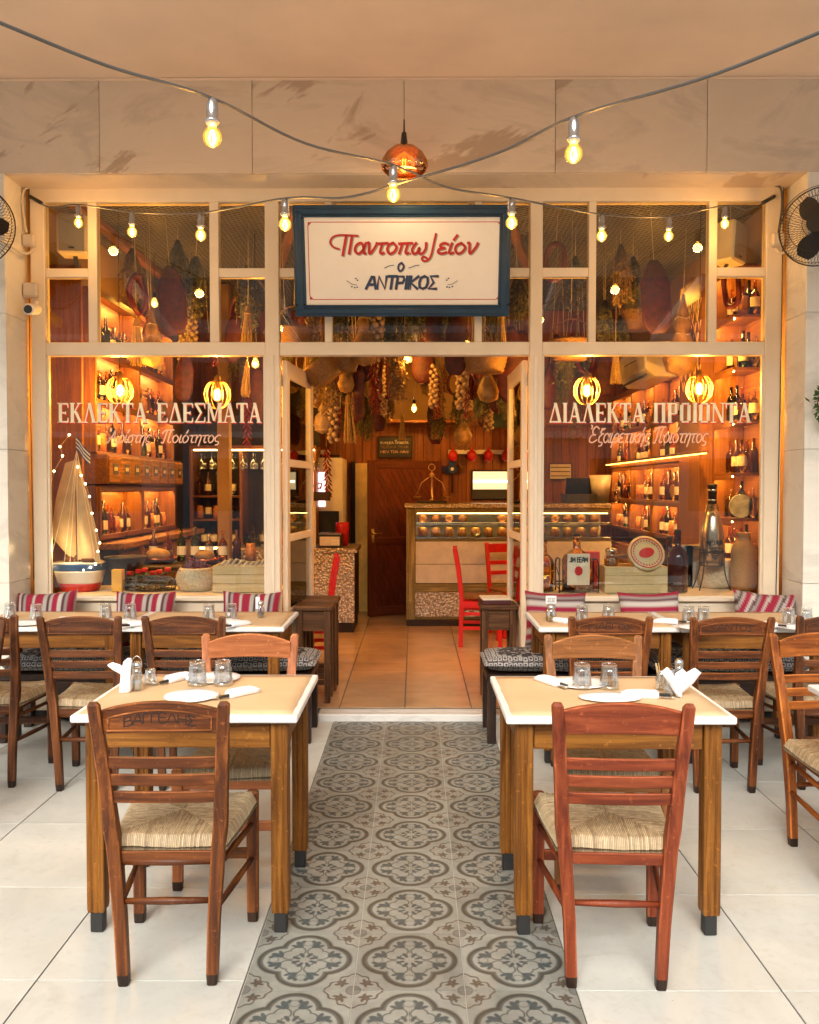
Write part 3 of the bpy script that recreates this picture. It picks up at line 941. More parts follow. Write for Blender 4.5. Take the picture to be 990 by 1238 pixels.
# inner beads round the panes, low apron and sill
for a, b in ((55, 321), (655, 925)):
    obj('bottom_rail', MB().box(X(a) + .0005, X(b) - .0005, .002, .08, zb1, zb0, .004), cream, fr)
    obj('sill', MB().box(X(a) - .01, X(b) + .01, -.03, .0, zb0 - .03, zb0 - .005, .004), cream, fr)
    obj('apron_board', MB().box(X(a) + .0005, X(b) - .0005, .006, .07, FZ, zb1 - .001, .004), cream, fr)
    for p0, p1 in ((a, a + 3), (b - 3, b)):
        obj('pane_bead', MB().box(X(p0), X(p1), .012, .03, zb0, ztr1, .002), cream, fr)
def pane(x0, x1, z0, z1, y=.035):
    obj('window_pane', MB().box(x0, x1, y, y + .004, z0, z1, 0), M['pane'], fr)
for a, b, c in ((55, 107, 1), (118, 254, 0), (265, 321, 1), (338, 393, 1), (402, 573, 1), (582, 640, 1), (655, 711, 1), (720, 856, 0), (866, 925, 1)):
    if c:
        pane(X(a) + .001, X(b) - .001, ztr0 + .001, zm1 - .001); pane(X(a) + .001, X(b) - .001, zm0 + .001, zt1 - .001)
    else: pane(X(a) + .001, X(b) - .001, ztr0 + .001, zt1 - .001)
for a, b in ((55, 321), (655, 925)): pane(X(a) + .001, X(b) - .001, zb0 + .001, ztr1 - .001)

# lettering on the big panes
def pane_text(s, px0, px1, py0, py1, serif=True):
    y = YW + .0345
    a, b = W(px0, py0, y), W(px1, py1, y)
    if serif:
        m = MB(); write_serif(m, s, a.x + .004, b.z - .008, a.z - b.z, b.x - a.x, .0305, .0006); obj('lettering_shadow', m, M['glass_red'], fr)
        m = MB(); write_serif(m, s, a.x, b.z, a.z - b.z, b.x - a.x, .0285, .0006); obj('lettering', m, M['glass_cream'], fr)
    else:
        m = MB(); write(m, s, a.x, b.z, a.z - b.z, b.x - a.x, .0085, .22, .031, .0006); obj('script_lettering', m, M['glass_rose'], fr)
pane_text('ΕΚΛΕΚΤΑ', 70, 179, 487, 511); pane_text('ΕΔΕΣΜΑΤΑ', 190, 317, 487, 511)
pane_text('ΔΙΑΛΕΚΤΑ', 663, 779, 487, 511); pane_text('ΠΡΟΙΟΝΤΑ', 789, 908, 487, 511)
pane_text('Ἀρίστης', 128, 182, 526, 535, False); pane_text('Ποιότητος', 194, 266, 526, 535, False)
pane_text('Ἐξαιρετικής', 711, 784, 524, 535, False); pane_text('Ποιότητος', 788, 854, 524, 535, False)

# door leaves folded inwards
def door_leaf(px_h, side, label, ang):
    x = X(px_h) ; L = .78; H = ztr1 - .02 - (FZ + .012)
    d = empty('glazed_door', (x + side * .002, YW + .09, FZ + .012), label, 'door', rz=ang)
    t = .035; x0, x1 = (0, t) if side > 0 else (-t, 0)
    obj('stile', MB().box(x0, x1, 0, .075, 0, H, .004), cream, d)
    obj('stile', MB().box(x0, x1, L - .085, L, 0, H, .004), cream, d)
    zs = [0, .30, .86, 1.36, 1.86, H]
    e = .002
    for i, (a, b) in enumerate(((0, .16), (.56, .63), (1.08, 1.13), (1.58, 1.63), (H - .11, H))):
        obj('rail', MB().box(x0 + e, x1 - e, .0755, L - .0855, a, b, .003), cream, d)
    obj('bottom_panel', MB().box(x0 + .01, x1 - .01, .076, L - .086, .161, .559, .003), cream, d)
    for a, b in ((.631, 1.079), (1.131, 1.579), (1.631, H - .111)):
        obj('glass_pane', MB().box((x0 + x1) / 2 - .002, (x0 + x1) / 2 + .002, .076, L - .086, a, b, 0), M['pane'], d)
    for z in (.25, 1.2, 2.1):
        obj('hinge', MB().box(x0 - .006 if side > 0 else x1, x0 if side > 0 else x1 + .006, -.01, .03, z, z + .08, .002), M['brass'], d)
    return d
door_leaf(338, 1, 'cream glazed door leaf folded inwards beside the drinks counter', R(-6))
door_leaf(640, -1, 'cream glazed door leaf folded inwards beside the deli counter', R(1))
# ============================================================ FURNITURE
M['carve'] = plain('carved_letter_shade', (.022, .009, .004), .8)  # dark colour stands in for shade inside the cut letters
def chair_proto(pal, name, carved=None, rods=2, arch=.028, slats=3):
    wx, wy, wz = M[pal]
    t = empty('rush_chair', (0, 0, 0), 'wooden chair', 'chair', 'wooden taverna chairs with rush seats')
    foot = M['dark'][2][0]; wzf = wz + [foot]
    def dip(m, n=8):
        for k in range(n): m.m[k] = 2
        return m
    for s in (-1, 1):
        # rear post: foot, seat, raked top
        pts = [(s * .133, -.185, 0), (s * .134, -.187, .035), (s * .140, -.190, .2), (s * .156, -.192, .44), (s * .163, -.197, .50), (s * .172, -.222, .66), (s * .183, -.258, .83), (s * .188, -.268, .895), (s * .1885, -.27, .905)]
        sz = [(.030, .036), (.034, .038), (.036, .04), (.040, .046), (.041, .046), (.038, .038), (.036, .030), (.034, .027), (.022, .018)]
        m = MB(); m.prism(pts, [rect(a, b, .005) for a, b in sz], (1, 0, 0), (0, 1, 0), 0, False, 1)
        obj('rear_post', dip(m), wzf, t)
        m = MB(); m.prism([(s * .195, .195, 0), (s * .195, .195, .035), (s * .195, .193, .40), (s * .195, .192, .462), (s * .195, .192, .468)],
                          [rect(a, a, .005) for a in (.034, .037, .040, .040, .028)], (1, 0, 0), (0, 1, 0), 0, False, 1)
        obj('front_leg', dip(m), wzf, t)
        obj('seat_rail', MB().bar((s * .160, -.165, .414), (s * .192, .17, .414), .02, .034, edge=1), wy, t)
        for z, zz in ((.36, .352), (.235, .228)):
            obj('side_stretcher', MB().tube([(s * .148, -.172, z), (s * .17, 0, (z + zz) / 2), (s * .193, .176, zz)], [.009, .0115, .009], 8), wy[:1], t)
    obj('seat_rail', MB().box(-.176, .176, .180, .196, .385, .420, edge=1), wx, t)
    obj('seat_rail', MB().box(-.138, .138, -.196, -.180, .385, .420, edge=1), wx, t)
    obj('front_stretcher', MB().box(-.176, .176, .183, .199, .225, .262, .003, edge=1), wx, t)
    for z in ((.385, .262) if rods == 2 else (.262,)):
        h = .135 + z * .03
        obj('rear_stretcher', MB().tube([(-h, -.188, z), (0, -.19, z), (h, -.188, z)], [.009, .0125, .009], 8), wx[:1], t)
    # slats
    for i in range(slats):
        z = .600 + .056 * i
        y = -.197 - (z - .5) * .18
        h = .148 + (z - .5) * .06
        m = MB(); n = 8
        P = [(-h + 2 * h * k / n, y - .008 * (1 - ((2 * k / n) - 1) ** 2), z) for k in range(n + 1)]
        m.prism(P, [rect(.013, .036, .003)] * (n + 1), (0, 1, 0), (0, 0, 1), 0, False, 1)
        obj('slat', m, wx, t)
    # arched top rail
    m = MB(); n = 14; P = []; S = []
    for k in range(n + 1):
        u = 2 * k / n - 1
        top = .876 + arch * (1 - u * u); bot = .803 + .006 * (1 - u * u)
        P.append((u * .172, -.245 - .010 * (1 - u * u), (top + bot) / 2)); S.append(rect(.020, top - bot, .004))
    m.prism(P, S, (0, 1, 0), (0, 0, 1), 0, False, 1)
    tr = obj('top_rail', m, wx, t)
    if carved is not None:
        dk = M['carve']
        m = MB()
        # raised border moulding on the rear face and letter strokes painted dark as groove shade
        q = []
        for k in range(n + 1):
            u = 2 * k / n - 1
            q.append((u * .150, .866 + arch * .9 * (1 - u * u) - .012))
        brd = [(-.150, .818)] + q + [(.150, .818), (-.150, .818)]
        for a, b in zip(brd[:-1], brd[1:]):
            ym = -.2555 - .010 * (1 - ((a[0] + b[0]) / 2 / .172) ** 2)
            ribbon(m, [a, b], .004, ym - .0035, ym + .004)
        obj('carved_border', m, [wx[1]], tr)
        if carved:
            m = MB(); tmp = MB()
            write(tmp, carved, -.105, .828, -.0001 + .027, .21, .0032, .03, 0, .003, True, .014)
            for f in tmp.f: pass
            tmp.v = [(x, y - .2563 - .010 * (1 - (x / .172) ** 2), z) for x, y, z in tmp.v]
            obj('carved_letters', tmp, dk, tr)
    # rush seat, envelope weave
    n = 198
    a = np.linspace(-1, 1, n + 1)
    U, V = np.meshgrid(a, a, indexing='ij')
    hw = .176 + .036 * (V + 1) / 2
    X_, Y_ = U * hw, V * .192 + .005
    mx, mn = np.maximum(abs(U), abs(V)), np.minimum(abs(U), abs(V))
    Nr = 33
    side = abs(U) > abs(V)
    rib = np.abs(np.sin(mn * Nr * PI)) ** .6
    idx = np.floor(mn * Nr).astype(int) + side * 57 + (np.where(side, U > 0, V > 0)) * 131 + (np.where(side, V > 0, U > 0)) * 31
    rng = np.random.RandomState(5)
    tone = rng.rand(4000)
    tn = tone[idx % 4000]
    edge = np.clip((mx - .90) / .10, 0, 1)
    Z_ = .462 + .012 * (1 - mx ** 2) * .6 + .0042 * rib + .0016 * (tone[(idx * 3 + (mx * 9).astype(int) * 41) % 4000] - .5) - .034 * edge ** 2.2 + .002 * (tn - .5)
    Z_ += .004 * np.sin(U * 3.1 + 1) * np.cos(V * 2.7)
    X_ = X_ + np.sign(U) * np.where(side, 1, 0) * edge * .004 * rib
    dn = 1 - .55 * (1 - np.clip(rib * 1.5, 0, 1))  # gaps between strands darkened in the colour, as shade
    base = np.array([.56, .40, .22]); dark = np.array([.30, .17, .07]); gold = np.array([.66, .50, .29])
    C_ = base * (1 - tn[..., None]) + gold * tn[..., None]
    tn2 = tone[(idx * 7 + 3) % 4000][..., None]
    C_ = np.where(tn2 > .93, dark * .5 + C_ * .5, C_)
    seg = tone[((idx * 13 + (mx * 11 + tn * 3).astype(int) * 97) % 4000).astype(int)][..., None]
    C_ = C_ * (.72 + .42 * seg)
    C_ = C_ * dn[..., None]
    vs = np.stack([X_, Y_, Z_], -1).reshape(-1, 3)
    ii = np.arange((n + 1) ** 2).reshape(n + 1, n + 1)
    fs = np.stack([ii[:-1, :-1], ii[1:, :-1], ii[1:, 1:], ii[:-1, 1:]], -1).reshape(-1, 4).tolist()
    # skirt down and under
    ring = list(ii[:, 0]) + list(ii[-1, 1:]) + list(ii[-2::-1, -1]) + list(ii[0, -2:0:-1])
    vl = vs.tolist(); cl = C_.reshape(-1, 3).tolist(); pr = ring
    for dz, kx in ((-.016, 1.006), (-.026, .97), (-.026, .5)):
        nr = []
        for r in ring:
            p = vs[r]; vl.append([p[0] * kx, p[1] * kx, .4335 + dz * .75]); c = C_.reshape(-1, 3)[r] * (.85 if kx > .9 else .5)  # skirt and underside colour darkened, as shade
            cl.append(c.tolist()); nr.append(len(vl) - 1)
        L = len(ring)
        fs += [[int(pr[k]), int(pr[(k + 1) % L]), nr[(k + 1) % L], nr[k]] for k in range(L)]
        pr = nr
    me = bpy.data.meshes.new('rush_seat')
    me.from_pydata(vl, [], fs)
    me.polygons.foreach_set('use_smooth', [True] * len(fs))
    at = me.color_attributes.new('Col', 'FLOAT_COLOR', 'POINT')
    cc = np.ones((len(vl), 4)); cc[:, :3] = np.array(cl)
    at.data.foreach_set('color', cc.ravel())
    me.materials.append(M['rush'])
    obj('rush_seat', me, None, t)
    return t

def put_chair(pal, loc, rz, label, carved=None, rods=2, arch=.028, sc_=1.0, cache={}):
    key = (pal, carved, rods)
    if key in cache:
        t = copy_tree(cache[key])
    else:
        t = chair_proto(pal, 'rush_chair', carved, rods, arch)
        cache[key] = t
    t.location = (loc[0], loc[1], 0.002); t.rotation_euler = (0, 0, rz); t.scale = (sc_, sc_, sc_ * .97)
    t['label'] = label
    return t
# rear feet sit .185 behind the centre
put_chair('oak', (-.748, 2.795, 0), R(1.5), 'dark brown chair with a large carved name, back to the viewer at the front table', 'ΒΑΓΓΕΛΗΣ')
put_chair('redwood', (.612, 2.785, 0), R(-2.5), 'reddish chair with a plain top rail, back to the viewer beside the walkway', None, 1)
put_chair('beech', (-.69, 3.42, 0), R(180 + 1), 'light orange chair tucked under the far side of the table with the lantern shaker', None, 2, .034)
put_chair('tan', (.74, 3.40, 0), R(180 - 2), 'pale tan chair tucked under the far side of the table with the napkin fan', None, 2, .034)
put_chair('walnut', (-1.625, 4.46, 0), R(1), 'brown chair drawn up to the window table below the sailing boat', '')
put_chair('walnut', (-1.112, 4.47, 0), R(-1), 'brown chair drawn up to the window table below the flower basket', '')
put_chair('walnut', (-2.16, 4.50, 0), R(3), 'brown chair at the outer end of the boat side window tables', '')
put_chair('walnut', (-2.13, 3.80, 0), R(180 - 2), 'dark chair showing only one raked back post at the picture edge')
put_chair('oak', (.946, 4.47, 0), R(0), 'brown chair with carved lettering at the window table below the wooden crate', 'ΓΙΑΕΓΟΣ')
put_chair('oak', (1.522, 4.45, 0), R(1), 'brown carved chair drawn up to the window table below the tall metal bottle', 'ΣΑΝΤΟΣ')
put_chair('walnut', (2.06, 4.50, 0), R(0), 'dark brown chair under the window table below the burlap sack', '')
put_chair('amber', (1.735, 3.46, 0), R(180 + 5), 'honey coloured chair turned to the viewer beside the cut-off white table corner', None, 2, .034)

# ---------------------------------------------------------------- tables
def fluted(w_, g_=.004, gw=.006):
    h = w_ / 2; out = []
    for ax, ay, dx, dy in ((-h, -h, 1, 0), (h, -h, 0, 1), (h, h, -1, 0), (-h, h, 0, -1)):
        nx, ny = -dy, dx                      # inward
        c = .003
        pts = [c]
        for f in (.32, .68):
            pts += [(w_ * f - gw, 0), (w_ * f, g_), (w_ * f + gw, 0)]
        out.append((ax + dx * c, ay + dy * c))
        for p in pts[1:]:
            out.append((ax + dx * p[0] + nx * p[1], ay + dy * p[0] + ny * p[1]))
        out.append((ax + dx * (w_ - c), ay + dy * (w_ - c)))
    return out
def table(x0, x1, y0, y1, label, leg_wood='honey', paper=None, i=.035):
    cx, cy = (x0 + x1) / 2, (y0 + y1) / 2; hx, hy = (x1 - x0) / 2, (y1 - y0) / 2
    t = empty('dining_table', (cx, cy, .002), label, 'table', 'taverna tables with white edged tops')
    obj('tabletop', MB().box(-hx, hx, -hy, hy, .723, .748, .004), M['white_trim'], t)
    wx, wy, wz = M[leg_wood]
    for sx in (-1, 1):
        for sy in (-1, 1):
            lx, ly = sx * (hx - i - .03), sy * (hy - i - .03)
            m = MB(); q = fluted(.058)
            sml = [(a * .93, b * .93) for a, b in q]
            m.prism([(lx, ly, .070), (lx, ly, .082), (lx, ly, .7225)], [sml, q, q], (1, 0, 0), (0, 1, 0))
            lg = obj('leg', m, wz, t)
            obj('foot_cap', MB().box(lx - .021, lx + .021, ly - .021, ly + .021, 0, .0705, .003), M['foot'], lg)
    for s in (-1, 1):
        obj('apron', MB().box(-hx + i + .0625, hx - i - .0625, s * (hy - i - .022) - .01, s * (hy - i - .022) + .01, .628, .7225, .002, edge=1), wx, t)
        obj('apron', MB().box(s * (hx - i - .022) - .01, s * (hx - i - .022) + .01, -hy + i + .0625, hy - i - .0625, .628, .7225, .002, edge=1), wy, t)
    if paper:
        m = MB(); e = .020
        n1, n2 = 14, 10
        vs = []; 
        for a in range(n1 + 1):
            for b in range(n2 + 1):
                X0 = -hx + e + (2 * hx - 2 * e) * a / n1; Y0 = -hy + e + (2 * hy - 2 * e) * b / n2
                ee = (a in (0, n1)) or (b in (0, n2))
                vs.append((X0 + (random.uniform(-.002, .002)), Y0 + random.uniform(-.002, .002), .7502 + (0 if ee else random.uniform(.0002, .0014))))
        fs = [(a * (n2 + 1) + b, (a + 1) * (n2 + 1) + b, (a + 1) * (n2 + 1) + b + 1, a * (n2 + 1) + b + 1) for a in range(n1) for b in range(n2)]
        k = len(vs)
        vs += [(x, y, .7484) for x, y, z in vs]
        rg = [a * (n2 + 1) for a in range(n1 + 1)] + [n1 * (n2 + 1) + b for b in range(1, n2 + 1)] + [a * (n2 + 1) + n2 for a in range(n1 - 1, -1, -1)] + [b for b in range(n2 - 1, 0, -1)]
        fs += [(rg[q], rg[(q + 1) % len(rg)], rg[(q + 1) % len(rg)] + k, rg[q] + k) for q in range(len(rg))]
        m.add(vs, fs, 0, True)
        obj('paper_cover', m, M['kraft'], None, (cx, cy, .002), label=paper, cat='paper cover', group='kraft paper table covers')
    return t
TA = (-1.135, -.385, 2.86, 3.49)
TB = (.300, 1.055, 2.85, 3.47)
table(*TA, 'front table beside the walkway set with a lantern shaker', 'honey', 'brown kraft paper on the front table with the lantern shaker')
table(*TB, 'front table beside the walkway set with a napkin fan and toothpick jar', 'honey', 'brown kraft paper on the front table with the napkin fan')
table(-1.578, -.70, 4.66, 5.26, 'window table beside the shop doorway, below the flower basket', 'honey', 'brown kraft paper on the window table below the flower basket')
table(-2.46, -1.582, 4.66, 5.26, 'window table below the sailing boat', 'honey', 'brown kraft paper on the window table below the sailing boat')
table(.665, 1.424, 4.66, 5.26, 'window table below the wooden crate and whisky bottle', 'honey', 'brown kraft paper on the window table below the wooden crate')
table(1.428, 2.25, 4.66, 5.26, 'window table below the tall metal bottle and burlap sack', 'honey', 'brown kraft paper on the window table below the burlap sack')
table(1.50, 2.25, 2.66, 3.33, 'white table corner cut by the picture edge, without paper cover', 'honey', None, .10)

# ---------------------------------------------------------------- benches and cushions
def bench(x0, x1, label):
    b = empty('bench', ((x0 + x1) / 2, 5.25, .002), label, 'bench')
    h = (x1 - x0) / 2
    obj('seat_board', MB().box(-h, h, -.2, .2, .37, .41, .004), M['dark'][0][0], b)
    for s in (-1, 1):
        for y in (-.17, .17):
            obj('leg', MB().box(s * (h - .03) - .025, s * (h - .03) + .025, y - .025, y + .025, 0, .3695, .003), M['dark'][2][0], b)
    obj('apron', MB().box(-h + .06, h - .06, -.195, -.175, .28, .3695, .003), M['dark'][0][0], b)
    return b
bench(-2.45, -.60, 'long dark bench under the window beside the sailing boat side')
bench(.42, 2.33, 'long dark bench under the window beside the wooden crate side')
def puffy(wd, dp, th, nx=24, ny=10, pw=.35):
    m = MB(); vs = []; fs = []
    for side in (1, -1):
        for i in range(nx + 1):
            for j in range(ny + 1):
                u, v = 2 * i / nx - 1, 2 * j / ny - 1
                k = ((1 - abs(u) ** 6) * (1 - abs(v) ** 4)) ** pw if abs(u) < 1 and abs(v) < 1 else 0
                vs.append((u * wd / 2, v * dp / 2, side * th / 2 * k))
    Q = (nx + 1) * (ny + 1)
    for s in (0, 1):
        for i in range(nx):
            for j in range(ny):
                a = s * Q + i * (ny + 1) + j
                f = (a, a + ny + 1, a + ny + 2, a + 1)
                fs.append(f if s == 0 else f[::-1])
    return m.add(vs, fs, 0, True)
for i, (x0, x1, lb) in enumerate(((-2.44, -1.53, 'patterned grey seat cushion on the bench below the sailing boat'), (-1.52, -.575, 'patterned grey seat cushion on the bench end beside the doorway stools'),
                   (.405, 1.35, 'patterned grey seat cushion on the bench end beside the red chair'), (1.36, 2.33, 'patterned grey seat cushion on the bench below the burlap sack'))):
    obj('seat_cushion', puffy(x1 - x0, .42, .10), M['geo'], None, ((x0 + x1) / 2, 5.24, .467), label=lb, cat='cushion', group='patterned bench cushions')

stripes = [(.30, .01, .035), (.30, .01, .035), (.42, .38, .33), (.08, .03, .03), (.42, .38, .33), (.32, .01, .04), (.32, .01, .04), (.55, .5, .44), (.10, .03, .04), (.30, .27, .25), (.30, .01, .035), (.30, .01, .035), (.45, .42, .36), (.30, .01, .035)]
def pillow(px0, px1, pyt, lab, tilt=0, horiz=False, ang=0):
    Y = 5.42
    a, b = W(px0, 730, Y), W(px1, 730, Y)
    wd = b.x - a.x; hgt = .36
    n, k = 44, 20
    m = MB(); vs = []; fs = []; cl = []
    for side in (1, -1):
        for i in range(n + 1):
            for j in range(k + 1):
                u, v = 2 * i / n - 1, 2 * j / k - 1
                kk = ((1 - abs(u) ** 4) * (1 - abs(v) ** 4)) ** .5 if abs(u) < 1 and abs(v) < 1 else 0
                pu = u * (1 - .07 * (1 - v * v)); pv = v * (1 - .10 * (1 - u * u))
                vs.append((pu * wd / 2, -side * .062 * kk, pv * hgt / 2))
                s = (v * .9 + .05 if horiz else u + ang * v)
                q = stripes[int((s * .5 + 1.5) * 20) % 14]
                cl.append((*q, 1))
    Q = (n + 1) * (k + 1)
    for s in (0, 1):
        for i in range(n):
            for j in range(k):
                p = s * Q + i * (k + 1) + j
                f = (p, p + k + 1, p + k + 2, p + 1)
                fs.append(f[::-1] if s == 0 else f)
    m.add(vs, fs, 0, True)
    me = m.mesh('striped_pillow', [M['stripe']], False)
    at = me.color_attributes.new('Col', 'FLOAT_COLOR', 'POINT')
    at.data.foreach_set('color', np.array(cl).ravel())
    o = obj('striped_pillow', me, None, None, ((a.x + b.x) / 2, Y + .01, .515 + hgt / 2 - .02), label=lab, cat='pillow', group='red striped pillows leaning on the window sill')
    o.rotation_euler = (R(-16), R(tilt), 0)
pillow(18, 92, 716, 'striped pillow below the sailing boat', -3)
pillow(137, 211, 716, 'striped pillow below the black pot', 0)
pillow(267, 339, 714, 'striped pillow with upright stripes below the pale plank crate beside the door', 1)
pillow(634, 709, 716, 'pillow with level stripes below the whisky bottle', 2, True)
pillow(749, 824, 716, 'pillow with level stripes below the wooden crate and tin', -1, True)
pillow(887, 964, 718, 'pillow with slanting stripes below the burlap sack', 5, False, -.5)

# ---------------------------------------------------------------- table settings
def tumbler_mesh():
    m = MB()
    fl = lambda a, z: 1 - (.10 * abs(math.cos(5 * a)) if .012 < z < .062 else 0)
    ro = [(.0295, .088), (.0285, .0885), (.0292, .082), (.0315, .06), (.0345, .035), (.0368, .012), (.0375, .0)]
    ri = [(.0352, .0), (.0345, .012), (.0322, .035), (.0292, .06), (.0265, .075), (.0004, .077)]
    m.lathe([(.0004, .0895)] + ro + ri, 40, (0, 0, 0), 0, fl)
    return m.mesh('tumbler', [M['glassware']])
TUM = tumbler_mesh()
def tumbler(x, y, label, z=.7525, base=None):
    obj('tumbler', TUM, None, None, (x, y, z + .002), random.uniform(0, 1), label=label, cat='glass', group='upturned faceted tumblers')
PL = {}
def plate(x, y, label, rx=.095, ry=.07, rz=0, z=.7525):
    k = (rx, ry)
    if k not in PL:
        m = MB(); m.lathe([(.0005, .0), (.6, 0), (.68, .001), (1, .009), (1.0, .0115), (.7, .0045), (.62, .003), (.0005, .003)], 40, (0, 0, 0), 0, None, True, 1, 1)
        m.v = [(a * rx, b * ry, c) for a, b, c in m.v]
        PL[k] = m.mesh('plate', [M['plate']])
    obj('plate', PL[k], None, None, (x, y, z), rz, label=label, cat='plate', group='white side plates')
def napkin_roll(x, y, rz, label, z=.7525, g_='napkin rolls with cutlery'):
    r = empty('napkin_roll', (x, y, z), label, 'napkin', g_, rz)
    m = MB()
    m.prism([(-.062, 0, .013), (-.052, 0, .0145), (0, 0, .015), (.045, 0, .0135), (.068, 0, .009)], [[(a, b) for a, b in rect(w_, h_, .006)] for w_, h_ in ((.038, .022), (.042, .028), (.040, .029), (.038, .026), (.046, .016))], (0, 1, 0), (0, 0, 1), 0, True)
    obj('paper_wrap', m, M['napkin'], r)
    m = MB().box(-.105, -.0605, -.013, -.002, .008, .018, .003); obj('knife', m, M['black'], r)
    m = MB().box(-.108, -.07, .004, .012, .007, .011, .001).ball((-.11, .008, .009), .007, 8, 5, 0, 1.4, 1, .3); obj('fork', m, M['steel'], r)
ZT = .7525
def T(px, py, z=ZT):          # photo pixel -> point on the table height
    d = RM @ Vector(((px - 495) / F, -(py - 619) / F, -1))
    return CAM + d * ((z - CAM.z) / d.z)
def setting(items, tag_):
    pass
# front table with the lantern shaker
p = T(258, 822); plate(p.x, p.y, 'white plate under the upturned tumblers, on the front table with the lantern shaker', .105, .10)
p = T(232, 844); plate(p.x, p.y + .0, 'white plate nearest the carved chair, on the front table with the lantern shaker', .095, .10)
p = T(239, 829); tumbler(p.x, p.y, 'upturned tumbler beside the napkin roll, front table with the lantern shaker', ZT + .0035)
p = T(270, 829); tumbler(p.x, p.y, 'upturned tumbler over the plate rim away from the lantern shaker, same front table', ZT + .0045)
p = T(217, 823); napkin_roll(p.x, p.y, R(58), 'napkin roll lying between the lantern shaker and the tumblers')
p = T(293, 841); napkin_roll(p.x, p.y, R(48), 'napkin roll beside the plate nearest the carved chair')
# front table with the napkin fan
p = T(700, 828); plate(p.x, p.y, 'white plate under the upturned tumblers, front table with the napkin fan', .105, .10)
p = T(737, 846); plate(p.x, p.y, 'white plate hidden half behind the reddish chair rail', .11, .07)
p = T(703, 833); tumbler(p.x, p.y, 'upturned tumbler nearer the doorway side, front table with the napkin fan', ZT + .0045)
p = T(736, 833); tumbler(p.x, p.y, 'upturned tumbler nearer the napkin fan', ZT + .003)
p = T(663, 827); napkin_roll(p.x, p.y, R(118), 'napkin roll beside the tumblers on the front table with the napkin fan')
p = T(774, 844); napkin_roll(p.x, p.y, R(170), 'napkin roll just behind the reddish chair rail')
# window tables
for px, py, nm in ((12, 748, 'at the outer end below the sailing boat'), (44, 750, 'below the sailing boat'), (128, 749, 'below the black pot'), (158, 749, 'below the flower basket side'), (253, 749, 'below the pale plank crate'), (280, 749, 'beside the pepper jar near the doorway'),
                   (703, 752, 'near the yellow shaker'), (735, 750, 'below the round tin'), (832, 753, 'below the tall metal bottle'), (850, 753, 'below the carafe basket'), (953, 755, 'below the burlap sack'), (975, 755, 'at the picture edge beyond the sack')):
    p = T(px, py); tumbler(p.x, min(p.y, 5.19), 'upturned tumbler on the window table ' + nm)
for px, py, nm, rx in ((30, 755, 'below the sailing boat', .11), (143, 753, 'below the black pot', .11), (268, 753, 'below the pale plank crate', .11), (718, 756, 'below the whisky bottle', .1), (842, 760, 'below the tall metal bottle', .1), (962, 760, 'below the burlap sack', .1)):
    p = T(px, py); plate(p.x, min(p.y, 5.08), 'white plate on the window table ' + nm, rx, .1)
for px, py, nm, a in ((170, 757, 'below the flower basket', 40), (290, 757, 'beside the pepper jar', 50), (676, 753, 'beside the yellow shaker', 130), (805, 754, 'below the round tin', 165), (925, 758, 'below the burlap sack', 150), (85, 752, 'below the sailing boat', 10)):
    p = T(px, py); napkin_roll(p.x, min(p.y, 5.0), R(a), 'napkin roll on the window table ' + nm)

def jar(x, y, name, label, cat, h=.075, r=.02, fill=None, lid=True, z=ZT):
    t = empty(name, (x, y, z), label, cat)
    obj('glass_jar', MB().lathe([(.0005, 0), (r, 0), (r * 1.03, .004), (r, h * .6), (r * .78, h * .8), (r * .78, h), (r * .7, h), (r * .7, h * .8), (r * .9, h * .58), (r * .9, .006), (.0005, .005)], 20), M['glassware'], t)
    if fill: obj('contents', MB().lathe([(.0005, .0065), (r * .86, .0065), (r * .86, h * .45), (.0005, h * .46)], 16), fill, t)
    if lid: obj('metal_lid', MB().lathe([(r * .82, h + .0005), (r * .86, h + .004), (r * .8, h + .016), (r * .4, h + .024), (.0005, h + .025)], 18), M['steel'], t)
    return t
salt = plain('salt', (.8, .8, .78), .8); pepper = plain('pepper', (.12, .09, .06), .8, var=.6, scale=200); tooth = plain('toothpicks', (.6, .42, .2), .7)
oil = plain('golden_oil', (.55, .33, .06), .3)
p = T(166, 835); j_ = jar(p.x, p.y, 'lantern_shaker', 'glass shaker with a wire handle like a small lantern beside the folded napkin', 'shaker', .085, .021, salt)
obj('wire_handle', MB().tube(smooth_path([(-.018, 0, .09), (-.016, 0, .115), (0, 0, .128), (.016, 0, .115), (.018, 0, .09)], 4), .0016, 6), M['steel'], j_)
p = T(179, 828); jar(p.x + .01, p.y, 'glass_pot', 'small open glass pot behind the lantern shaker', 'glass pot', .06, .024, None, False)
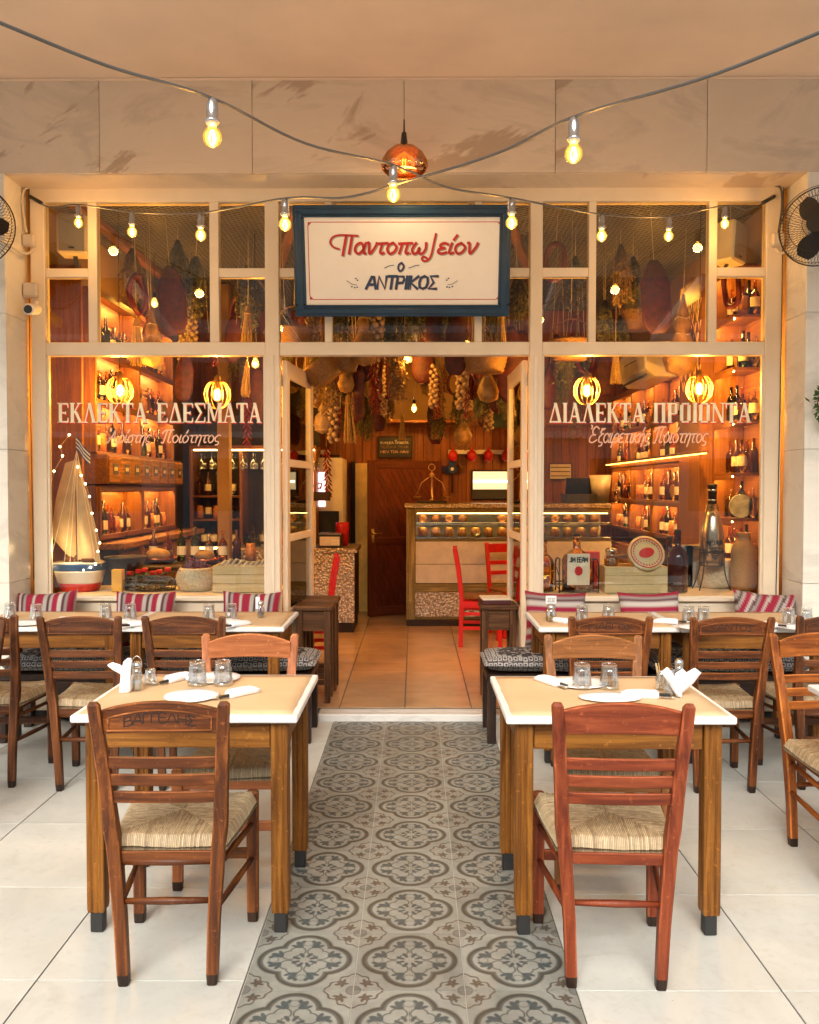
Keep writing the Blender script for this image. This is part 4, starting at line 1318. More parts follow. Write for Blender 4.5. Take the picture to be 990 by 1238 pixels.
def standing_napkin(px, py, name, label, fan):
    p = T(px, py); o = MB()
    if fan:
        for i, (a, h_, w0, w1) in enumerate(((-25, .12, .02, .05), (5, .10, .02, .06), (30, .115, .02, .075))):
            r_ = R(a)
            vs = []
            for k in range(7):
                v = k / 6
                hw = w0 + (w1 - w0) * v ** .8
                c = v * h_
                for s in (-1, 0, 1):
                    x = s * hw * .5 * (1 - .25 * v * v) + math.sin(r_) * c
                    vs.append((x, .012 * abs(s) - .012 + i * .012 + .006 * math.sin(6 * v + i), .004 + math.cos(r_) * c - .02 * abs(s) * v * v))
            fs = [(k * 3 + q, k * 3 + q + 1, k * 3 + q + 4, k * 3 + q + 3) for k in range(6) for q in (0, 1)]
            n_ = len(vs); vs += [(x, y + .0035, z) for x, y, z in vs]; fs += [tuple(n_ + q for q in f[::-1]) for f in fs]
            bd_ = [k * 3 for k in range(7)] + [19, 20] + [k * 3 + 2 for k in range(5, -1, -1)] + [1]
            fs += [(bd_[q], bd_[(q + 1) % len(bd_)], bd_[(q + 1) % len(bd_)] + n_, bd_[q] + n_) for q in range(len(bd_))]
            o.add(vs, fs, 0, True)
    else:
        o.prism([(0, 0, .001), (.002, 0, .012), (.004, 0, .05), (.006, 0, .085), (.012, 0, .115), (.018, 0, .128)], [rect(a, b, .006) for a, b in ((.036, .022), (.042, .028), (.036, .024), (.034, .022), (.030, .016), (.014, .006))], (1, 0, 0), (0, 1, 0), 0, True)
        o.prism([(0, .003, .075), (-.02, .003, .088), (-.045, .003, .098), (-.062, .003, .101)], [rect(a, b, .004) for a, b in ((.03, .02), (.032, .016), (.028, .010), (.006, .004))], (0, 0, 1), (0, 1, 0), 0, True)
    obj(name, o, M['napkin'], None, (p.x, p.y, ZT), label=label, cat='napkin')
standing_napkin(151, 838, 'folded_napkin', 'white paper napkin twisted upright with one ear beside the lantern shaker', False)
standing_napkin(822, 844, 'napkin_fan', 'white paper napkins fanned upright beside the toothpick jar', True)
p = T(799, 834); t_ = jar(p.x, p.y, 'toothpick_jar', 'glass jar holding toothpicks behind the salt shaker near the napkin fan', 'jar', .07, .021, None, False)
obj('toothpicks', MB().bar((-.006, 0, .01), (-.022, .0, .10), .003, .003).bar((0, .003, .01), (-.010, 0, .10), .003, .003).bar((.003, 0, .01), (-.016, .01, .097), .003, .003), tooth, t_)
p = T(809, 841); jar(p.x, p.y, 'salt_shaker', 'glass salt shaker with metal top in front of the napkin fan', 'shaker', .075, .021, salt)
p = T(820, 828); jar(p.x + .01, p.y + .03, 'pepper_shaker', 'dark filled pepper shaker behind the napkin fan', 'shaker', .07, .02, pepper)
p = T(319, 744); t_ = jar(p.x, 5.0, 'pepper_jar', 'small pepper jar holding a slip of paper on the window table', 'jar', .075, .022, pepper)
obj('paper_slip', MB().box(-.03, -.005, -.002, .002, .05, .12, .001), M['napkin'], t_)
p = T(666, 752); t_ = jar(p.x, 4.86, 'sign_jar', 'jar of golden oil holding a small white card on the window table', 'jar', .075, .03, oil)
obj('card', MB().box(-.03, .03, -.002, .002, .10, .145, .002), M['white_trim'], t_)
obj('card_stick', MB().tube([(0, .003, .02), (0, .003, .12)], .002, 6), M['steel'], t_)
m = MB(); write(m, 'ΜΕΝΟΥ'.replace('Υ', 'Ι') if False else 'ΣΟΣ', -.022, .113, .018, .044, .003, .2, -.0045, .002); obj('card_writing', m, M['letter_grey'], t_)

# small dark stools flanking the doorway
def stool(px0, px1, py_foot, h, label, wood_='stoolwood', open_=True):
    Yf_ = 0
    d = T((px0 + px1) / 2, py_foot, FZ)
    x0, x1 = W(px0, 760, d.y).x, W(px1, 760, d.y).x
    hw = (x1 - x0) / 2
    t = empty('side_stool', ((x0 + x1) / 2, d.y + hw * .9, FZ + .002), label, 'stool')
    wx, wy, wz = M[wood_]
    obj('top', MB().box(-hw, hw, -hw, hw, h - .028, h, .004, edge=1), wx, t)
    for a in (-1, 1):
        for b in (-1, 1):
            obj('leg', MB().box(a * (hw - .035) - .02, a * (hw - .035) + .02, b * (hw - .035) - .02, b * (hw - .035) + .02, 0, h - .0285, .003, edge=1), wz, t)
    for s in (-1, 1):
        obj('panel', MB().box(-hw + .056, hw - .056, s * (hw - .035) - .008, s * (hw - .035) + .008, h - .17, h - .03, .002), wx[:1], t)
        obj('panel', MB().box(s * (hw - .035) - .008, s * (hw - .035) + .008, -hw + .056, hw - .056, h - .17, h - .03, .002), wy[:1], t)
        obj('stretcher', MB().box(-hw + .056, hw - .056, s * (hw - .035) - .009, s * (hw - .035) + .009, .12, .155, .002), wx[:1], t)
        obj('stretcher', MB().box(s * (hw - .035) - .009, s * (hw - .035) + .009, -hw + .056, hw - .056, .19, .225, .002), wy[:1], t)
    return t, (x0 + x1) / 2, d.y + hw * .9, hw
stool(356, 402, 851, .655, 'dark wooden side stool just inside the door beside the orange chair')
stool(366, 409, 836, .655, 'dark wooden side stool standing behind the first one beside the drinks counter')
st_ = stool(580, 626, 849, .655, 'dark wooden side stool just inside the door in front of the red chair')
mb = empty('menu_folder', (st_[1] - .02, st_[2], FZ + .658), 'dark red menu folder lying on the stool in front of the red chair', 'menu', rz=.06)
obj('cover', MB().box(-.10, .10, -.10, .10, 0, .03, .004), plain('wine_leather', (.07, .012, .012), .5), mb)
obj('pages', MB().box(-.095, .095, -.095, .105, .0305, .042, .002), M['paper'], mb)
# red painted chairs inside
def red_chair(x, y, rz, label):
    t = empty('red_chair', (x, y, FZ + .002), label, 'chair', 'red painted chairs inside', rz)
    rp = [M['red_paint']]
    for s in (-1, 1):
        obj('rear_post', MB().prism([(s * .17, -.18, 0), (s * .175, -.17, .44), (s * .18, -.2, .7), (s * .182, -.235, .90)], [rect(.035, .04, .005)] * 4, (1, 0, 0), (0, 1, 0)), rp, t)
        obj('front_leg', MB().box(s * .18 - .018, s * .18 + .018, .16, .196, 0, .44, .004), rp, t)
        for z in (.16, .29):
            obj('side_stretcher', MB().box(s * .178 - .01, s * .178 + .01, -.16, .158, z, z + .03, .002), rp, t)
        obj('seat_rail', MB().box(s * .178 - .014, s * .178 + .014, -.158, .158, .36, .42, .002), rp, t)
    for y_ in (-.178, .178):
        for z in (.16, .29): obj('stretcher', MB().box(-.158, .158, y_ - .01, y_ + .01, z + .02, z + .05, .002), rp, t)
    obj('seat', MB().box(-.20, .20, -.152, .215, .441, .458, .004), M['honey'][0][0], t)
    for z, hh, y_ in ((.58, .04, -.185), (.68, .04, -.197), (.80, .09, -.218)):
        obj('slat', MB().box(-.160, .160, y_ - .008, y_ + .008, z, z + hh, .003), rp, t)
    return t
p = T(556, 783, FZ); red_chair(p.x + .19, p.y + .17, R(-93), 'red chair in profile in front of the deli counter')
p = T(612, 765, FZ); red_chair(p.x + .05, p.y - .12, R(-160), 'red chair behind the doorway stool, its back against the deli counter')
p = T(400, 800, FZ); red_chair(-.86, 7.05, R(97), 'red chair beside the drinks counter, behind the paired stools')
# ============================================================ LAMPS
def point(name, loc, e, c=(1, .68, .33), r=.03, parent=None):
    l = bpy.data.lights.new(name, 'POINT'); l.energy = e; l.color = c; l.shadow_soft_size = r
    o = bpy.data.objects.new(name, l); o.location = loc; col.objects.link(o)
    if parent: o.parent = parent
    return o
BULB_W, PEND_W = 2.2, 34.0
def bulb_parts(t, sock_h=.066, r=.0275):
    """socket above, globe below; origin where the cable passes"""
    m = MB().lathe([(.006, .012), (.011, .010), (.016, .0), (.017, -.02), (.0165, -.045), (.021, -.05), (.021, -.058), (.016, -.062), (.014, -sock_h)], 14, cap=True)
    obj('socket', m, M['chrome'], t)
    z0 = -sock_h
    m = MB().lathe([(.011, z0 + .004), (.013, z0 - .004), (r * .72, z0 - .012), (r * .97, z0 - .023), (r, z0 - .034), (r * .93, z0 - .045), (r * .62, z0 - .056), (.0005, z0 - .062)], 18)
    obj('globe', m, M['bulb'], t)
    m = MB()
    for k in range(5):
        a = 2 * PI * k / 5
        m.tube([(.004 * math.cos(a), .004 * math.sin(a), z0 - .012), (.011 * math.cos(a), .011 * math.sin(a), z0 - .036), (.004 * math.cos(a), .004 * math.sin(a), z0 - .056)], .0011, 5)
    obj('filament', m, M['filament'], t)
    return z0 - .036
def bulb_at(px, py, Y, label, used=[None]):
    """(px,py) = globe centre"""
    p = W(px, py, Y)
    if used[0] is None:
        t = empty('festoon_bulb', (0, 0, 0), label, 'light bulb', 'festoon bulbs on the two cables'); used[0] = t
        used.append(bulb_parts(t))
        point('bulb_light', (0, 0, used[1]), BULB_W, parent=t)
    else: t = copy_tree(used[0])
    t['label'] = label
    t.location = (p.x, p.y, p.z - used[1])
    return t.location
bl = {}
for k, px, py, Y, lb in (('a1', 257, 167, 2.55, 'lit festoon bulb hanging large in front of the stained marble slab'), ('a2', 476, 236, 3.35, 'lit festoon bulb just below the copper pendant lamp'),
                         ('a3', 618, 270, 4.0, 'lit festoon bulb overlapping the blue sign frame end nearest the doorway fan'), ('a4', 727, 286, 4.55, 'lit festoon bulb in front of the mullion above the wooden crate window'), ('a5', 808, 286, 5.0, 'lit festoon bulb in front of the wide upper pane beside the tilted speaker'), ('a6', 876, 271, 5.4, 'lit festoon bulb touching the tilted speaker'),
                         ('b1', 693, 187, 2.7, 'lit festoon bulb hanging large in front of the plain marble slabs'), ('b3', 345, 272, 3.8, 'lit festoon bulb overlapping the blue sign frame end nearest the boat window'), ('b4', 243, 285, 4.4, 'lit festoon bulb before the wide upper pane, next to its second mullion'), ('b5', 160, 281, 4.9, 'lit festoon bulb before the wide upper pane, next to the straight speaker'), ('b6', 95, 270, 5.35, 'lit festoon bulb touching the straight speaker')):
    bl[k] = bulb_at(px, py, Y, lb)
V3 = Vector
def cable(pts, label):
    obj('festoon_cable', MB().tube(smooth_path(pts, 8), .0048, 8), M['grey_plastic'], label=label, cat='cable', group='festoon cables')
up = V3((0, 0, .013))
cable([W(-60, 2, 1.9), W(0, 27, 2.05), W(130, 79, 2.3), bl['a1'] + up, W(370, 173, 2.95), bl['a2'] + up, W(540, 226, 3.7), bl['a3'] + up, bl['a4'] + up, bl['a5'] + up, bl['a6'] + up, W(905, 253, 5.55), W(935, 238, 5.61)], 'bulb cable running from the boat side street down to the frame corner above the sack')
cable([W(1060, 10, 2.0), W(990, 39, 2.1), W(850, 94, 2.35), bl['b1'] + up, W(600, 185, 3.0), W(497, 217, 3.3), W(420, 238, 3.55), bl['b3'] + up, bl['b4'] + up, bl['b5'] + up, bl['b6'] + up, W(60, 250, 5.5), W(37, 238, 5.61)], 'bulb cable running from the sack side street down to the frame corner above the camera')
for a, b, lb in ((36, 237, 'black clamp holding a festoon cable at the frame corner above the camera'), (936, 237, 'black clamp holding a festoon cable at the frame corner beside the round fan')):
    p = W(a, b, 5.605); q = W(a + (14 if a < 500 else -14), b + 8, 5.55)
    obj('cable_clamp', MB().tube([p, q], .012, 8), M['black'], label=lb, cat='clamp')

# copper pendant over the sign
p = W(489, 196, 5.12)
t = empty('copper_pendant', p, 'round smoked copper glass pendant lamp with a black neck over the blue sign', 'pendant lamp')
obj('smoked_glass_shade', MB().lathe([(.022, .105), (.03, .10), (.065, .085), (.105, .052), (.130, .010), (.134, -.02), (.124, -.045), (.098, -.066), (.095, -.064), (.120, -.043), (.130, -.02), (.126, .010), (.102, .050), (.063, .082), (.028, .096)], 40), M['amber_shade'], t)
obj('neck', MB().lathe([(.026, .10), (.022, .105), (.014, .17), (.0045, .178), (.004, .235)], 16, cap=True), M['black'], t)
obj('cord', MB().tube([(0, 0, .23), (0, .03, .26), (0, YF - 5.12, .265)], .004, 6), M['black'], t)
obj('globe', MB().lathe([(.012, .045), (.02, .03), (.032, .0), (.034, -.02), (.026, -.045), (.0005, -.062)], 18), M['bulb'], t)
obj('filament', MB().tube([(-.006, 0, .02), (-.009, 0, -.02), (-.004, 0, -.04)], .0016, 5).tube([(.006, 0, .02), (.009, 0, -.02), (.004, 0, -.04)], .0016, 5), M['filament'], t)
point('bulb_light', (0, 0, -.10), 2.2, r=.10, parent=t)

# cage pendants inside the display windows
def cage_pendant(px, py, Y, label):
    p = W(px, py, Y); t = empty('cage_pendant', p, label, 'pendant lamp', 'round wire cage pendants in the display windows')
    r = .094 * Y / 6.2
    m = MB()
    for k in range(14):
        a = PI * k / 7
        m.tube([(r * math.sin(PI * j / 10) * math.cos(a) * (1 if j < 9 else .9), r * math.sin(PI * j / 10) * math.sin(a), r * 1.12 * math.cos(PI * j / 10)) for j in range(1, 11)], .0022, 5)
    obj('wire_cage', m, M['brass'], t)
    obj('globe', MB().ball((0, 0, 0), r * .42, 16, 10, 0, 1, 1, 1.25), M['bulb_in'], t)
    obj('filament', MB().tube([(-.008, 0, .03), (-.012, 0, -.02)], .003, 6).tube([(.008, 0, .03), (.012, 0, -.02)], .003, 6).tube([(0, .008, .03), (0, .01, -.02)], .003, 6), M['filament'], t)
    obj('socket', MB().lathe([(.02, r * .5), (.022, r * 1.3), (.008, r * 1.45), (.003, r * 1.5)], 12), M['brass'], t)
    obj('cord', MB().tube([(0, 0, r * 1.4), (0, 0, 3.59 - p.z)], .003, 6), M['black'], t)
    point('bulb_light', (0, 0, -.0), PEND_W, parent=t)
cage_pendant(145, 472, 6.2, 'glowing wire cage pendant over the first word of the pane lettering, boat side')
cage_pendant(263, 477, 6.2, 'glowing wire cage pendant over the second word of the pane lettering, boat side')
cage_pendant(709, 472, 6.2, 'glowing wire cage pendant over the first word of the pane lettering, crate side')
cage_pendant(845, 470, 6.2, 'glowing wire cage pendant over the second word of the pane lettering, crate side')
def bare_bulb(px, py, Y, label, e=10):
    p = W(px, py, Y); t = empty('bare_bulb', p, label, 'light bulb', 'bare bulbs hanging inside the shop')
    obj('globe', MB().lathe([(.012, .05), (.022, .03), (.033, .0), (.028, -.022), (.0005, -.036)], 14), M['bulb_in'], t)
    obj('filament', MB().ball((0, 0, .0), .012, 8, 6, 0, 1, 1, 1.6), M['filament'], t)
    obj('socket', MB().lathe([(.016, .05), (.017, .09), (.004, .1)], 10), M['black'], t)
    obj('cord', MB().tube([(0, 0, .098), (0, 0, 3.5 - p.z)], .003, 6), M['black'], t)
    point('bulb_light', (0, 0, 0), e, parent=t)
bare_bulb(493, 434, 6.9, 'bare lit bulb at the top middle of the doorway', 9)
bare_bulb(500, 494, 9.3, 'bare lit bulb glowing on the loft shelf at the back of the shop', 13)
bare_bulb(309, 440, 6.9, 'bare lit bulb beside the door post, boat side window', 12)
bare_bulb(187, 367, 7.4, 'small lit bulb seen through the upper pane over the boat window', 8)
bare_bulb(786, 361, 7.4, 'small lit bulb seen through the upper pane over the crate window', 8)
bare_bulb(650, 510, 8.8, 'small bare bulb above the deli counter', 14)
bare_bulb(330, 545, 8.7, 'small bare bulb above the bar shelves', 12)

# ============================================================ SIGN
p0 = W(486, 316, 5.44)
sg = empty('shop_sign', p0, 'blue framed white shop sign with red and blue Greek lettering tilted over the doorway', 'sign')
sg.rotation_euler = (R(13), 0, 0)
SW, SH = 1.335, .665
bp = [M['sign_blue']]
fwid = .072
for nm, x0, x1, z0, z1 in (('t', -SW / 2, SW / 2, SH / 2 - fwid, SH / 2), ('b', -SW / 2, SW / 2, -SH / 2, -SH / 2 + fwid), ('l', -SW / 2, -SW / 2 + fwid, -SH / 2 + fwid, SH / 2 - fwid), ('r', SW / 2 - fwid, SW / 2, -SH / 2 + fwid, SH / 2 - fwid)):
    m = MB().box(x0, x1, -.02, .045, z0, z1, .006)
    # stepped moulding
    if nm in 'tb':
        m.box(x0 + .018, x1 - .018, -.034, -.0205, z0 + .016, z1 - .022, .006); zc = z1 if nm == 'b' else z0
        m.box(x0 + .05, x1 - .05, -.028, -.0205, zc - .012 if nm == 'b' else zc, zc if nm == 'b' else zc + .012, .003)
    else:
        m.box(x0 + .018, x1 - .018, -.034, -.0205, z0 - .04, z1 + .04, .006)
    obj('frame_moulding', m, bp, sg)
pn = obj('sign_face', MB().box(-SW / 2 + fwid - .002, SW / 2 - fwid + .002, -.012, .02, -SH / 2 + fwid - .002, SH / 2 - fwid + .002, 0), M['sign_white'], sg)
S_ = 1.335 / 258        # metres per photo pixel on the sign
def sx(px): return (px - 486) * S_
def sz(py): return (316 - py) * S_ * 1.0
m = MB()
a, b, c, d = sx(375), sx(603), sz(271), sz(360)
k = .022
ribbon(m, [(a + k, c), (b - k, c)], .004, -.0135, -.011); ribbon(m, [(a + k, d), (b - k, d)], .004, -.0135, -.011)
ribbon(m, [(a, c - k), (a, d + k)], .004, -.0135, -.011); ribbon(m, [(b, c - k), (b, d + k)], .004, -.0135, -.011)
for x, z, u, v in ((a, c, 1, -1), (b, c, -1, -1), (a, d, 1, 1), (b, d, -1, 1)):
    ribbon(m, [(x, z + v * k), (x + u * k, z)], .004, -.0136, -.011)
    m.plate([(x, z), (x + u * .018, z), (x, z + v * .018)] if u * v > 0 else [(x, z), (x, z + v * .018), (x + u * .018, z)], -.0137, -.011)
obj('border_line', m, M['letter_red'], pn)
def sign_word(fn):
    m = MB(); fn(m, .006, -.005, -.0132); obj('lettering_shadow', m, M['letter_grey'], pn)
    m = MB(); fn(m, 0, 0, -.0145); obj('lettering', m, M['letter_red'], pn)
def pantopoleion(m, dx, dz, fy):
    U_ = lambda x, y: (sx(400 + x * 190 / 990) + dx, sz(280 + y * 190 / 990) + dz)
    def st(pts, wd, sm=True):
        q = [U_(*p) for p in pts]
        if sm: q = [(v.x, v.y) for v in smooth_path([(a, b, 0) for a, b in q], 6)]
        ribbon(m, q, wd, fy - .0001 * (len(m.f) % 5), fy + .002)
    st([(60, 112), (25, 100), (6, 72), (22, 42), (60, 30), (110, 30), (178, 34)], .011)
    st([(106, 34), (92, 100), (82, 150)], .016); st([(142, 34), (130, 100), (122, 140)], .016)
    s2 = 'αντοπω'
    write(m, s2, sx(400 + 150 * .192) + dx, sz(280 + 140 * .192) + dz, 64 * .192 * S_, (595 - 150) * .192 * S_, .0155, .22, fy, .002)
    st([(655, 22), (640, 90), (626, 150), (606, 178), (580, 184), (568, 170), (580, 158), (600, 168)], .0125)
    write(m, 'είον', sx(400 + 662 * .192) + dx, sz(280 + 140 * .192) + dz, 62 * .192 * S_, (908 - 662) * .192 * S_, .0155, .22, fy, .002)
sign_word(pantopoleion)
for dx, dz, fy, mt in ((.004, -.003, -.0132, 'letter_pink'), (0, 0, -.0145, 'letter_blue')):
    m = MB(); write(m, 'ΑΝΤΡΙΚΟΣ', sx(443) + dx, sz(347.5) + dz, 14.5 * S_, 84 * S_, .0165, .16, fy, .002, False)
    m2 = MB(); write(m2, 'ο', sx(481) + dx, sz(327) + dz, 9.5 * S_, 8 * S_, .012, .15, fy, .002)
    obj('lettering' if mt == 'letter_blue' else 'lettering_shadow', m2, M[mt], pn)
    if mt == 'letter_blue':
        obj('lettering', m, M[mt], pn); m = MB()
        ribbon(m, [(sx(465.5), sz(323.5)), (sx(471), sz(321)), (sx(477), sz(320))], .004, fy, -.011)
        ribbon(m, [(sx(494.5), sz(323.5)), (sx(500), sz(321)), (sx(506), sz(320))], .004, fy, -.011)
        for s in (1, -1):
            cx = 486 - s * 58
            ribbon(m, [(sx(cx - s * 8), sz(338)), (sx(cx - s * 2), sz(342)), (sx(cx + s * 4), sz(343))], .003, fy, -.011)
            for u, v in ((-2, 345), (1.5, 346), (4.5, 345.5), (3, 335.5), (5, 337.5)):
                q = [(sx(cx + s * u) + .006 * math.cos(e * PI / 3), sz(v) + .0045 * math.sin(e * PI / 3)) for e in range(6)]
                m.plate(q, fy, -.011)
    obj('olive_sprigs' if mt == 'letter_blue' else 'lettering_shadow', m, M[mt], pn)
for x in (-.42, .42):
    obj('bracket', MB().bar((x, .04, .30), (x, .17, .36), .02, .006), M['steel'], sg)

# ============================================================ FIXTURES ON THE FRONT
def fan(px, py, Y, r, label, yaw):
    p = W(px, py, Y); t = empty('wall_fan', p, label, 'fan', rz=yaw)
    m = MB()
    for rr, dy in ((r, 0), (r * .97, -.05), (r * .7, -.075), (r * .35, -.09)):
        m.tube([(rr * math.cos(2 * PI * k / 36), dy, rr * math.sin(2 * PI * k / 36)) for k in range(36)], .004 if rr == r else .002, 6, closed=True)
    for k in range(72):
        a = 2 * PI * k / 72; c, s = math.cos(a), math.sin(a)
        m.tube([(.05 * c, -.093, .05 * s), (r * .5 * c, -.085, r * .5 * s), (r * .9 * c, -.06, r * .9 * s), (r * c, 0, r * s), (r * .8 * c, .07, r * .8 * s), (r * .3 * c, .09, r * .3 * s)], .0013, 4)
    obj('guard', m, M['iron'], t)
    obj('hub', MB().prism([(0, -.097, 0), (0, -.085, 0)], [circ(.055, 20)] * 2, (1, 0, 0), (0, 0, 1)), M['iron'], t)
    for k in range(3):
        m = MB(); vs = []
        for i in range(8):
            q = i / 7; rr = .04 + q * (r * .85 - .04); hw = .9 * math.sin(PI * (.2 + .7 * q)) * .55
            for s in (-1, 0, 1):
                a = 2 * PI * k / 3 + s * hw
                vs.append((rr * math.cos(a), .0 + s * .018, rr * math.sin(a)))
        fs = [(i * 3 + j, i * 3 + j + 1, i * 3 + j + 4, i * 3 + j + 3) for i in range(7) for j in (0, 1)]
        nn = len(vs); vs += [(x, y + .003, z) for x, y, z in vs]; fs += [tuple(nn + q for q in f[::-1]) for f in fs]
        m.add(vs, fs, 0, True); obj('blade', m, M['iron'], t)
    obj('motor', MB().prism([(0, .02, 0), (0, .10, 0), (0, .16, 0)], [circ(.06, 18), circ(.06, 18), circ(.035, 18)], (1, 0, 0), (0, 0, 1)), M['iron'], t)
    obj('bracket', MB().tube([(0, .12, 0), (0, .13, -.12), (0, .20, -r * .75), (0, .24, -r * .95)], .014, 8).box(-.04, .04, .235, .255, -r * 1.2, -r * .8, .003), M['iron'], t)
fan(-34, 272, 5.06, .235, 'black wire wall fan cut by the picture edge beside the camera', R(12))
fan(992, 273, 5.06, .225, 'black wire wall fan turned aside on the marble beside the burlap sack window', R(-38))
def jbox(name, px, py, w_, h_, label, Y=5.60, m_='beige_plastic'):
    p = W(px, py, Y); obj(name, MB().box(-w_ / 2, w_ / 2, -.03, .018, -h_ / 2, h_ / 2, .006).box(-w_ / 2 + .008, w_ / 2 - .008, -.034, -.0305, -h_ / 2 + .008, h_ / 2 - .008, .002), M[m_], None, p, label=label, cat='box')
jbox('junction_box', 36, 291, .075, .075, 'small grey junction box on the frame beside the cut-off fan')
jbox('junction_box', 939, 290, .075, .078, 'small grey junction box on the frame beside the turned fan')
jbox('camera_box', 38, 351, .09, .09, 'square tan box the surveillance camera hangs from')
p = W(40, 374, 5.5); t = empty('surveillance_camera', p, 'small white bullet surveillance camera below the tan box', 'camera')
obj('body', MB().prism([(0, -.07, -.01), (0, -.06, -.01), (0, .05, .012), (0, .06, .012)], [circ(.034, 18), circ(.036, 18), circ(.034, 18), circ(.02, 18)], (1, 0, 0), (0, 0, 1), 0, True), M['white_paint'], t)
obj('lens', MB().prism([(0, -.0725, -.012), (0, -.0702, -.012)], [circ(.026, 18)] * 2, (1, 0, 0), (0, 0, 1)), M['black'], t)
obj('mount', MB().tube([(0, .04, .02), (0, .06, .06)], .012, 8), M['white_paint'], t)
def conduit(pts, label, r=.008, m_='beige_plastic'):
    obj('conduit', MB().tube(smooth_path(pts, 6), r, 8), M[m_], label=label, cat='cable')
conduit([W(34, 226, 5.60), W(28, 232, 5.58), W(27, 250, 5.58), W(32, 281, 5.585)], 'pale conduit curving down the frame corner to the junction box beside the cut-off fan')
conduit([W(40, 300, 5.58), W(38, 304, 5.56), W(28, 306, 5.5), W(8, 295, 5.35), W(-20, 280, 5.25)], 'pale flex looping from the junction box to the cut-off fan')
conduit([W(936, 224, 5.60), W(944, 228, 5.58), W(945, 250, 5.58), W(941, 281, 5.585)], 'grey conduit down the frame corner to the junction box beside the turned fan', .007, 'grey_plastic')
conduit([W(938, 300, 5.58), W(944, 306, 5.56), W(953, 302, 5.45), W(975, 292, 5.3)], 'pale flex looping from the junction box to the turned fan')
conduit([W(34, 224.5, 5.612), W(300, 223, 5.612), W(700, 223, 5.612), W(938, 223, 5.612)], 'thin dark cable along the top edge of the shopfront', .0035, 'black')
conduit([W(35, 226, 5.615), W(36, 430, 5.615), W(41, 700, 5.615)], 'thin dark line of sealed cable down the frame edge below the camera', .003, 'black')
conduit([W(947, 226, 5.615), W(944, 430, 5.615), W(938, 720, 5.615)], 'thin dark line of sealed cable down the frame edge below the turned fan', .003, 'black')
def speaker(px, py, Y, w_, h_, label, yaw, tilt):
    p = W(px, py, Y); t = empty('wall_speaker', p, label, 'speaker')
    t.rotation_euler = (0, R(tilt), yaw)
    obj('case', MB().box(-w_ / 2, w_ / 2, -.03, .13, -h_ / 2, h_ / 2, .012), M['speaker'], t)
    obj('grille', MB().box(-w_ / 2 + .016, w_ / 2 - .016, -.036, -.0305, -h_ / 2 + .012, h_ / 2 - .012, .003), M['grille'], t)
    obj('badge', MB().box(-.018, .018, -.038, -.0365, -h_ / 2 + .028, -h_ / 2 + .04, .001), M['black'], t)
    obj('bracket', MB().bar((0, .05, -h_ / 2 + .01), (0, .10, -h_ / 2 - .06), .03, .01).bar((0, .1, h_ / 2 - .01), (0, .12, 3.55 - p.z), .02, .01), M['black'], t)
speaker(88, 283, 5.82, .195, .26, 'white box speaker hanging straight behind the corner pane above the boat', R(6), 0)
speaker(890, 293, 5.84, .175, .27, 'white box speaker hanging tilted behind the corner pane above the sack', R(40), 6)
# wreath at the picture edge
p = W(1016, 489, 5.28); t = empty('leaf_wreath', p, 'green leafy wreath on the marble cut by the picture edge', 'wreath')
m = MB()
for k in range(260):
    a = random.uniform(0, 2 * PI); r = .13 + random.gauss(0, .018); L = random.uniform(.03, .055); b = a + random.uniform(-1.2, 1.2)
    c = V3((r * math.cos(a), random.uniform(-.03, .02), r * math.sin(a))); dv = V3((math.cos(b), random.uniform(-.4, .2), math.sin(b))) * L
    n_ = dv.cross(V3((random.random(), random.random(), random.random()))).normalized() * L * .2
    m.add([c, c + dv * .5 + n_, c + dv, c + dv * .5 - n_], [(0, 1, 2, 3)])
obj('leaves', m, plain('wreath_leaf', (.05, .12, .025), .5, var=.5), t)
obj('ring', MB().tube([(.13 * math.cos(2 * PI * k / 24), 0, .13 * math.sin(2 * PI * k / 24)) for k in range(24)], .012, 8, closed=True), M['herb'], t)
for k in range(5):
    obj('flower', MB().ball((.13 * math.cos(2.6 + k * .5), -.035, .13 * math.sin(2.6 + k * .5)), .02, 8, 5), M['white_trim'], t)

# ============================================================ SHOP INTERIOR
cab, cabx, caby, cabz = M['cab'], M['cab'][0][0], M['cab'][1][0], M['cab'][2][0]
def bottle_mesh(h, r, kind):
    m = MB()
    if kind == 'spirit': pr = [(.0005, 0), (r, .002), (r, h * .55), (r * .8, h * .64), (r * .32, h * .72), (r * .3, h * .95), (r * .36, h * .96), (r * .36, h), (.0005, h)]
    elif kind == 'wine': pr = [(.0005, 0), (r, .002), (r, h * .6), (r * .75, h * .69), (r * .36, h * .76), (r * .34, h), (.0005, h)]
    else: pr = [(.0005, 0), (r, .002), (r * 1.05, h * .7), (r * .85, h * .8), (r * .85, h), (.0005, h)]
    return m.lathe(pr, 10)
BM = []
for i, (h, r, k, mt) in enumerate(((.24, .035, 'spirit', 'b_amber'), (.27, .034, 'wine', 'b_green'), (.22, .036, 'spirit', 'b_clear'), (.14, .04, 'jar', 'jar_fill'), (.25, .034, 'wine', 'b_dark'), (.2, .034, 'spirit', 'b_gold'))):
    BM.append((bottle_mesh(h, r, k).mesh(('bottle', 'bottle', 'bottle', 'preserve_jar', 'bottle', 'bottle')[i], [M[mt]]), h,
               ('amber spirit bottle', 'green glass bottle', 'clear spirit bottle', 'jar of dark preserves', 'nearly black bottle', 'golden spirit bottle')[i], ('bottle', 'bottle', 'bottle', 'jar', 'bottle', 'bottle')[i]))
LBL = MB().lathe([(.0362, .05), (.0362, .12)], 10).mesh('paper_label', [M['paper']])
serial = {}
SHORT = 1
